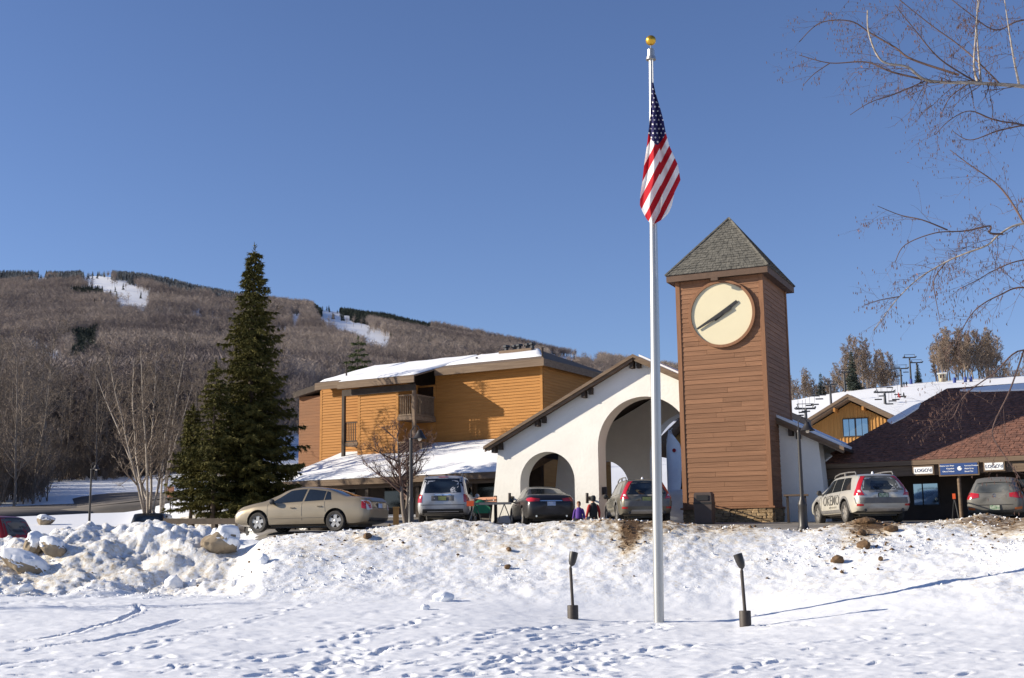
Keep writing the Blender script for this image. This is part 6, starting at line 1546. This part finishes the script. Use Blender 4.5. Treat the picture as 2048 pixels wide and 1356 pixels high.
for (px, y, sz, sd, lb) in ((1735, 1044, (.26, .16, .12), 31, 'brown clod at the top of the bank before the silver estate car'), (1718, 1046, (.16, .14, .08), 32, 'low brown clod just left of the topmost one'), (1722, 1068, (.15, .13, .11), 33, 'brown clod below the topmost one on the bank'), (1728, 1092, (.22, .16, .15), 34, 'widest brown clod halfway down the bank'),
                            (1675, 1122, (.17, .14, .12), 35, 'dark brown clod farthest down the bank'), (1782, 1060, (.20, .15, .10), 36, 'flat brown clod right of the others'), (1762, 1120, (.07, .06, .08), 37, 'small dark clod alone on the white bank'), (735, 1074, (.26, .12, .09), 38, 'orange-brown clod on the bank under the lamp post'), (1018, 1100, (.09, .08, .06), 39, 'small brown clod on the bank below the dark saloon'), (1015, 1135, (.10, .08, .07), 40, 'small earthy snow clod near the left floodlight')):
    q = on_ground(px, y); rock_thing('earth_clod', lb, 'clod', px, y-2, q[1], sz, sd, 'earth', sd*.7)
# crumbs of snow and earth too many to count
def crumbs(name, mt, label, n, sampler, s0, s1, seed):
    g = np.random.default_rng(seed); V, F = [], []
    ico = [(0, 0, 1), (.9, 0, .2), (0, .9, .15), (-.9, 0, .2), (0, -.9, .1), (0, 0, -.6)]; fc = [(0, 1, 2), (0, 2, 3), (0, 3, 4), (0, 4, 1), (5, 2, 1), (5, 3, 2), (5, 4, 3), (5, 1, 4)]
    for _ in range(n):
        x, d = sampler(g); s = s0+(s1-s0)*g.random()**3; z = near_z(x, d); b0 = len(V); j = g.uniform(.6, 1.3, (6, 3)); an = g.uniform(0, 6.28)
        for (a, b_, c), k in zip(ico, j): V.append((x+(a*k[0]*math.cos(an)-b_*k[1]*math.sin(an))*s, d+(a*k[0]*math.sin(an)+b_*k[1]*math.cos(an))*s, z+c*k[2]*s*.8))
        F += [tuple(i+b0 for i in f) for f in fc]
    o = link(name, npmesh(name, np.array(V), np.array(F)), M[mt], None, False, 40, True); tag(o, label, 'crumbs', kind='stuff')
def samp_bank(g):
    while True:
        px = g.uniform(-60, 2110); d = np.interp(px, [1450, 1700, 2060], [30.5, 28.5, 25])+g.random()**.6*(36.2-np.interp(px, [1450, 1700, 2060], [30.5, 28.5, 25])); x = (px-1024)/FPX*d
        if fbm(np.array(x*.5), np.array(d*.5), 2, 201) > g.uniform(-.1, .4): return x, d
crumbs('snow_crumbs', 'snow', 'loose crumbs of snow scattered down the ploughed bank', 2600, samp_bank, .010, .055, 5)
def samp_dirt(g):
    while True:
        c = [(1735, 34.0, 45, 1.3), (1250, 34.2, 20, 1.2), (1450, 35.2, 120, .5), (1700, 32.4, 60, 1.2), (2010, 32.5, 50, 1.6), (1000, 34.8, 260, .8), (650, 34.5, 160, 1.0), (1880, 35, 120, .7)][g.integers(8)]
        px = g.normal(c[0], c[2]); d = g.normal(c[1], c[3])
        if d < 36.2: return (px-1024)/FPX*d, d
crumbs('earth_crumbs', 'earth', 'crumbs of brown earth speckling the ploughed snow bank', 900, samp_dirt, .012, .075, 6)

# ------------------------------------------------------------------ small things by the buildings
def barrier(px, y, d, label, rz):
    q = P(px, y, d); t = thing('sawhorse', label, 'sawhorse', (q[0], q[1], lot_z(q[0], q[1])), rz)
    MB().box(-.75, .75, -.03, .03, .78, .86).build('cross_bar', M['grey_trim'], t); MB().box(-.80, -.55, -.05, .05, .74, .92).build('end_sleeve', M['orange'], t)
    for sx_ in (-.5, .5):
        for sy in (-1, 1): MB().tube([(sx_, 0, .80), (sx_+sy*.30, sy*.12, 0)], .018, 6).build('leg', M['steel_dark'], t)
barrier(980, 1042, 43.5, 'low folding sawhorse with an orange end between the cars', R(-5))
barrier(1912, 1042, 43.6, 'sawhorse with an orange end at the shop post', R(70))
q = P(965, 1040, 45.5); t = thing('camp_chair', 'green camp chair behind the sawhorse by the white wall', 'chair', (q[0], q[1], lot_z(q[0], q[1])), R(10))
V = []; F = []
for i in range(9):
    for j in range(9):
        u, v = i/8-.5, j/8; V.append((u*.62*(1-.25*v*v), .10+.35*(v if v > .4 else 0)+.08*(1-(2*u)**2), .42+.52*math.sqrt(max(0, v))*(1-.35*(2*u)**2)))
for i in range(8):
    for j in range(8): F.append((i*9+j, (i+1)*9+j, (i+1)*9+j+1, i*9+j+1))
MB().add(V, F).build('cloth_seat', M['green_cloth'], t, True)
for sx_ in (-.28, .28): MB().tube([(sx_, -.2, 0), (sx_*.8, .45, .95)], .014, 6).build('leg', M['steel_dark'], t); MB().tube([(sx_, .35, 0), (sx_, -.15, .50)], .014, 6).build('leg', M['steel_dark'], t)
q = P(955, 1015, 50.5); t = thing('plank_fence', 'low fence of pale orange planks below the porch by the white wall', 'fence', (q[0], q[1], lot_z(q[0], q[1])), -A30)
for z in (.95, .80): MB().box(-.9, .9, -.03, .03, z-.05, z+.05).build('plank', M['orange_pale'], t)
for u in (-.8, 0, .8): MB().box(u-.05, u+.05, .031, .12, -.1, 1.05).build('post', M['dark_trim'], t)
q = P(1592, 988, 44.2); t = thing('rough_bench', 'rough plank shelf sticking out behind the black lamp post', 'bench', (q[0], q[1], lot_z(q[0], q[1])), R(-15))
MB().box(-.42, .42, -.18, .18, .92, .98).build('plank', M['brown_trim'], t)
for u in (-.3, .3): MB().box(u-.04, u+.04, -.12, .12, 0, .92).build('leg', M['dark_trim'], t)
q = P(792, 1030, 46.8); t = thing('utility_box', 'small yellow utility box at the foot of the crab apple', 'box', (q[0]-.0, q[1], lot_z(q[0], q[1])), 0)
MB().box(-.10, .10, -.08, .08, 0, .62).build('box_body', M['yellow_board'], t); MB().box(-.12, .12, -.10, .10, .621, .66).build('lid', M['yellow_board'], t)
# timber rail behind the left bank
a, b_ = P(330, 1041, 50), P(490, 1041, 48); t = thing('timber_guard_rail', 'low dark timber guard rail below the evergreens', 'guard rail', (a[0], a[1], float(base_z(a[0], a[1])))); dv = b_-a
z0 = P(330, 1041, 50)[2]-float(base_z(a[0], a[1])); ln = math.hypot(dv[0], dv[1]); t.rotation_euler = (0, 0, math.atan2(dv[1], dv[0])); z1 = b_[2]-a[2]
MB().add([(0, -.1, z0-.14), (ln, -.1, z0+z1-.14), (ln, .1, z0+z1-.14), (0, .1, z0-.14), (0, -.1, z0+.08), (ln, -.1, z0+z1+.08), (ln, .1, z0+z1+.08), (0, .1, z0+.08)], [(0, 3, 2, 1), (4, 5, 6, 7), (0, 1, 5, 4), (1, 2, 6, 5), (2, 3, 7, 6), (3, 0, 4, 7)]).build('rail', M['dark_trim'], t)
for k in range(4): MB().box(ln*(k+.15)/3.4-.1, ln*(k+.15)/3.4+.1, -.09, .09, -.6, z0).build('post', M['dark_trim'], t)
q = P(341, 1010, 66); t = thing('road_sign', 'small pale red road sign on a post beyond the birches', 'sign', (q[0], q[1], float(base_z(q[0], q[1]))), 0)
MB().tube([(0, 0, 0), (0, 0, 1.5)], .03, 6).build('post', M['dark_trim'], t); MB().box(-.18, .18, -.04, -.031, .95, 1.5).build('face', M['orange_pale'], t)
# ploughed snow behind the arch
q = P(1345, 1000, 56); t = thing('snow_heap', 'heap of shaded snow behind the large arch', 'snow heap', (q[0], q[1], lot_z(q[0], q[1])-.1), 0)
sub(rock_mesh(61, 4, .25), 'heap', M['snow'], t, (.4, 0, .5), (0, 0, .3), (2.2, 1.3, 1.2))
q = P(1050, 1046, 44.2); t = thing('door_open_car_pad', '', '', (0, 0, -5), 0); bpy.data.objects.remove(t)

# ------------------------------------------------------------------ people
def skin_figure(name, chains, parent, mt, levels=2):
    """chains of (point, radius) grown into one continuous skin; every chain starts on the first one"""
    me = bpy.data.meshes.new(name); V, E_, Rd = [], [], []; idx = {}
    for ch in chains:
        prev = None
        for p, r_ in ch:
            k = tuple(round(c, 3) for c in p)
            if k not in idx: idx[k] = len(V); V.append(p); Rd.append(r_)
            if prev is not None and prev != idx[k]: E_.append((prev, idx[k]))
            prev = idx[k]
    me.from_pydata(V, E_, []); o = bpy.data.objects.new(name, me); COL.objects.link(o)
    o.modifiers.new('skin', 'SKIN')
    sk = me.skin_vertices[0].data if me.skin_vertices else None
    if sk is None:
        bm = bmesh.new(); bm.from_mesh(me); bm.verts.layers.skin.verify(); bm.to_mesh(me); bm.free(); sk = me.skin_vertices[0].data
    for i, r_ in enumerate(Rd): rr = r_ if hasattr(r_, '__len__') else (r_, r_); sk[i].radius = rr; sk[i].use_root = (i == 0)
    ss = o.modifiers.new('smooth', 'SUBSURF'); ss.levels = levels; ss.render_levels = levels
    dg = bpy.context.evaluated_depsgraph_get(); dg.update(); nm = bpy.data.meshes.new_from_object(o.evaluated_get(dg)); bpy.data.objects.remove(o)
    nm.polygons.foreach_set('use_smooth', [True]*len(nm.polygons)); nm.materials.clear(); nm.materials.append(M[mt])
    return sub(nm, name, None, parent)
def person(label, loc, rz, H, top_m, arm_m, leg_m, hair_m, hat=None, arms='down'):
    t = thing('person', label, 'person', loc, rz); k = H/1.75
    S = lambda *c: tuple(x*k for x in c)
    hands = [((S(.30, -.10, .82)), S(.33, -.16, .78)), ((S(-.30, -.06, .80)), S(-.33, -.10, .76))]
    body = [[(S(0, 0, .95), .085*k), (S(0, 0, 1.15), .085*k), (S(0, .01, 1.36), .075*k), (S(0, 0, 1.47), .055*k), (S(0, -.02, 1.56), .075*k), (S(0, -.02, 1.66), .095*k), (S(0, 0, 1.73), .05*k)]]
    for s in (1, -1):
        body.append([(S(0, 0, .95), .085*k), (S(.095*s, 0, .88), .085*k), (S(.10*s, -.01, .50), .055*k), (S(.10*s, .02, .09), .04*k), (S(.11*s, -.10, .045), .035*k)])
        body.append([(S(0, .01, 1.36), .075*k), (S(.18*s, .01, 1.38), .06*k), (S(.25*s, .02, 1.10), .042*k), (S(.29*s, -.07, .86), .032*k), (S(.30*s, -.09, .78), .026*k)])
    b = skin_figure('body', body, t, 'skin')
    ct = [[(S(0, 0, .84), (.20*k, .16*k)), (S(0, 0, 1.05), (.19*k, .155*k)), (S(0, .01, 1.28), (.20*k, .15*k)), (S(0, .01, 1.42), (.15*k, .115*k)), (S(0, 0, 1.50), .082*k)]]
    skin_figure('jacket', ct, t, top_m)
    for s in (1, -1):
        skin_figure('sleeve', [[(S(.13*s, .01, 1.37), .075*k), (S(.19*s, .01, 1.36), .078*k), (S(.26*s, .02, 1.10), .066*k), (S(.295*s, -.06, .88), .052*k)]], t, arm_m)
        # palm, four fingers and a thumb
        h0 = Vector(S(.30*s, -.085, .80)); fing = []
        for q in range(4):
            bx = h0+Vector(((-.028+.018*q)*k*.9, -.02*k, -.055*k)); l_ = (.062, .072, .068, .052)[q]*k
            fing.append([(tuple(h0), .024*k), (tuple(bx), .011*k), (tuple(bx+Vector((0, -.012*k, -l_*.55))), .009*k), (tuple(bx+Vector((0, -.035*k, -l_))), .0075*k)])
        th = h0+Vector((-.03*s*k, -.03*k, -.03*k)); fing.append([(tuple(h0), .024*k), (tuple(th), .011*k), (tuple(th+Vector((-.012*s*k, -.03*k, -.03*k))), .009*k)])
        skin_figure('hand', fing, t, 'skin', 1)
        skin_figure('trouser_leg', [[(S(.08*s, 0, .96), .11*k), (S(.10*s, 0, .86), .105*k), (S(.10*s, -.01, .50), .082*k), (S(.10*s, .02, .12), .07*k)]], t, leg_m)
        skin_figure('boot', [[(S(.10*s, .05, .05), .055*k), (S(.11*s, -.03, .05), .055*k), (S(.115*s, -.15, .04), .045*k)]], t, 'black_cloth')
    hm = MB().lathe([(.001, .13), (.06, .12), (.10, .07), (.112, 0), (.10, -.07), (.085, -.12)], (0, 0, 0), 16).build('hair' if not hat else 'knit_hat', M[hair_m if not hat else hat], t, True); hm.location = S(0, .028, 1.665); hm.scale = (k, k*1.05, k)
    for s in (1, -1): MB().lathe([(.001, -.012), (.011, 0), (.001, .012)], (0, 0, 0), 8, 'y').build('eye', M['black'], t).location = S(.035*s, -.108, 1.645)
    MB().tube([S(0, -.11, 1.65), S(0, -.135, 1.605), S(0, -.11, 1.60)], [.008*k, .014*k, .006*k], 6).build('nose', M['skin'], t, True)
    MB().box(-.025*k, .025*k, -.118*k, -.108*k, 1.565*k, 1.572*k).build('mouth', M['red_cloth'], t)
    return t
q = P(1158, 1040, 43.3); person('child in a purple fleece standing between the dark cars', (q[0], q[1], P(1157, 1005, 43.3)[2]-1.16), R(-12), 1.18, 'purple', 'purple', 'black_cloth', 'hair')
q = P(1187, 1040, 42.2); person('person in black with red sleeves bending by the grey estate car', (q[0], q[1], P(1187, 995, 42.2)[2]-1.36), R(200), 1.40, 'black_cloth', 'red_cloth', 'black_cloth', 'hair', 'black_cloth')

# ------------------------------------------------------------------ ski lift
def lift_mast(px, ytop, d, arm, label, turn):
    top = P(px, ytop, d); z = float(base_z(top[0], top[1])); h = top[2]-z
    t = thing('lift_mast', label, 'ski lift mast', (top[0], top[1], z-.3), turn); h += .3
    MB().lathe([(.34, 0), (.26, h)], (0, 0, 0), 10).build('mast', M['steel_dark'], t, True)
    MB().box(-arm/2, arm/2, -.16, .16, h-.2, h+.15).build('cross_arm', M['steel_dark'], t)
    fr = MB()
    for s in (-1, 1): fr.tube([(s*arm*.34, 0, h), (s*arm*.42, 0, h+arm*.24)], .09, 5)
    fr.tube([(-arm*.42, 0, h+arm*.24), (arm*.42, 0, h+arm*.24)], .07, 5); fr.build('work_frame', M['steel_dark'], t)
    for s in (-1, 1): MB().box(s*arm*.47-.1, s*arm*.47+.1, -1.3, 1.3, h-.05, h+.3).build('sheave_train', M['steel_dark'], t)
    return t
LIFT = [(1611, 817, 255, 4.0, 'nearest ski lift mast, just left of the cabin gable'), (1769, 784, 290, 4.6, 'ski lift mast right of the cabin gable peak'), (1660, 769, 330, 3.6, 'ski lift mast above the left cabin eave'), (1801, 737, 380, 4.6, 'tall ski lift mast before the firs on the slope'), (1819, 715, 405, 4.0, 'highest ski lift mast against the sky'), (1833, 725, 425, 4.0, 'ski lift mast just right of the highest one'), (1688, 744, 400, 3.4, 'ski lift mast among the firs left of the bare clump')]
for i, (px, y, d, a, lb) in enumerate(LIFT): lift_mast(px, y, d, a, lb, R(-6))
def lift_chair(px, y, d, grp, lb, riders=0):
    c = P(px, y, d); t = thing('lift_chair', lb, 'lift chair', c, R(-8), grp)
    MB().box(-.85, .85, -.2, .2, 0, .06).build('seat', M['steel_dark'], t); MB().box(-.85, .85, .20, .25, .07, .30).build('backrest', M['steel_dark'], t)
    MB().tube([(0, .3, .4), (0, .45, 1.2), (0, 0, 2.6)], .035, 5).build('hanger', M['steel_dark'], t)
    if riders:
        for s in (-.55, .55):
            r_ = thing('skier', 'skier in dark red clothes riding the chair, %s of the pair' % ('left' if s < 0 else 'right'), 'skier', (c[0]+s, c[1], c[2]+.1), 0)
            skin_figure('body', [[((0, .1, .1), .17), ((0, .12, .5), .18), ((0, .1, .75), .08), ((0, .06, .92), .13)], [((0, .1, .1), .17), ((.12, -.1, .1), .10), ((.12, -.45, .05), .09), ((.12, -.50, -.45), .08)], [((0, .1, .1), .17), ((-.12, -.1, .1), .10), ((-.12, -.45, .05), .09), ((-.12, -.50, -.45), .08)]], r_, 'red_cloth' if s < 0 else 'black_cloth')
for k, (px, y, d) in enumerate(((1632, 793, 285), (1639, 799, 280), (1645, 791, 300), (1606, 826, 250), (1620, 812, 265), (1630, 810, 268), (1599, 832, 245), (1612, 824, 252), (1597, 818, 262), (1765, 793, 300), (1757, 800, 292), (1775, 786, 312), (1762, 786, 315), (1785, 803, 285), (1792, 800, 290), (1779, 809, 278), (1672, 785, 320), (1780, 776, 335), (1796, 790, 305), (1785, 740, 395), (1795, 735, 400), (1812, 745, 398), (1800, 752, 380))):
    lift_chair(px, y, d, 'empty chairs on the ski lift', 'empty dark chair hanging on the ski lift over the slope')
lift_chair(1803, 794, 270, None, 'ski lift chair carrying two riders', 1)
for (px, y, d, lb) in ((1909, 762, 385, 'blue padded post left of the pair under the bare clump'), (1931, 764, 385, 'blue padded post in the middle under the bare clump'), (1942, 761, 385, 'blue padded post at the right under the bare clump'), (1822, 764, 400, 'blue pad round the foot of the highest lift mast')):
    c = P(px, y, d); x, dd = c[0], c[1]; t = thing('padded_post', lb, 'padded post', (x, dd, float(base_z(x, dd))-.2), 0)
    MB().lathe([(.45, 0), (.5, .2), (.5, 1.5), (.4, 1.7)], (0, 0, 0), 10).build('pad', M['blue_pad'], t, True); MB().lathe([(.08, 1.7), (.08, 2.0)], (0, 0, 0), 6).build('post', M['steel_dark'], t)
c = P(1884, 748, 400); t = thing('lift_hut', 'tiny cream lift operator hut on the slope top', 'hut', (c[0], c[1], float(base_z(c[0], c[1]))-.2), R(-20))
MB().box(-1.1, 1.1, -1, 1, 0, 2.6).build('wall', M['clock_face'], t); MB().box(-1.5, 1.5, -1.4, 1.4, 2.61, 2.85).build('roof', M['white_paint'], t); MB().box(-.7, .7, -1.03, -1.005, 1.2, 2.2).build('window', M['dark_glass'], t)
for (px, y, d, lb) in ((1808, 769, 380, 'left of two skiers standing on the slope below the lift'), (1813, 769, 380, 'right of two skiers standing on the slope below the lift')):
    c = P(px, y, d); t = thing('skier', lb, 'skier', (c[0], c[1], float(base_z(c[0], c[1]))), 0)
    skin_figure('body', [[((0, 0, .9), .17), ((0, 0, 1.3), .2), ((0, 0, 1.52), .08), ((0, 0, 1.7), .12)], [((0, 0, .9), .17), ((.12, 0, .5), .09), ((.14, 0, .05), .07)], [((0, 0, .9), .17), ((-.12, 0, .5), .09), ((-.14, 0, .05), .07)], [((0, 0, 1.3), .2), ((.28, -.05, 1.15), .07), ((.34, -.25, .95), .06)], [((0, 0, 1.3), .2), ((-.28, -.05, 1.15), .07), ((-.34, -.25, .95), .06)]], t, 'black_cloth')
    for s in (-.14, .14): MB().box(s-.05, s+.05, -.9, .9, -.02, .03).build('ski', M['red_cloth'], t)
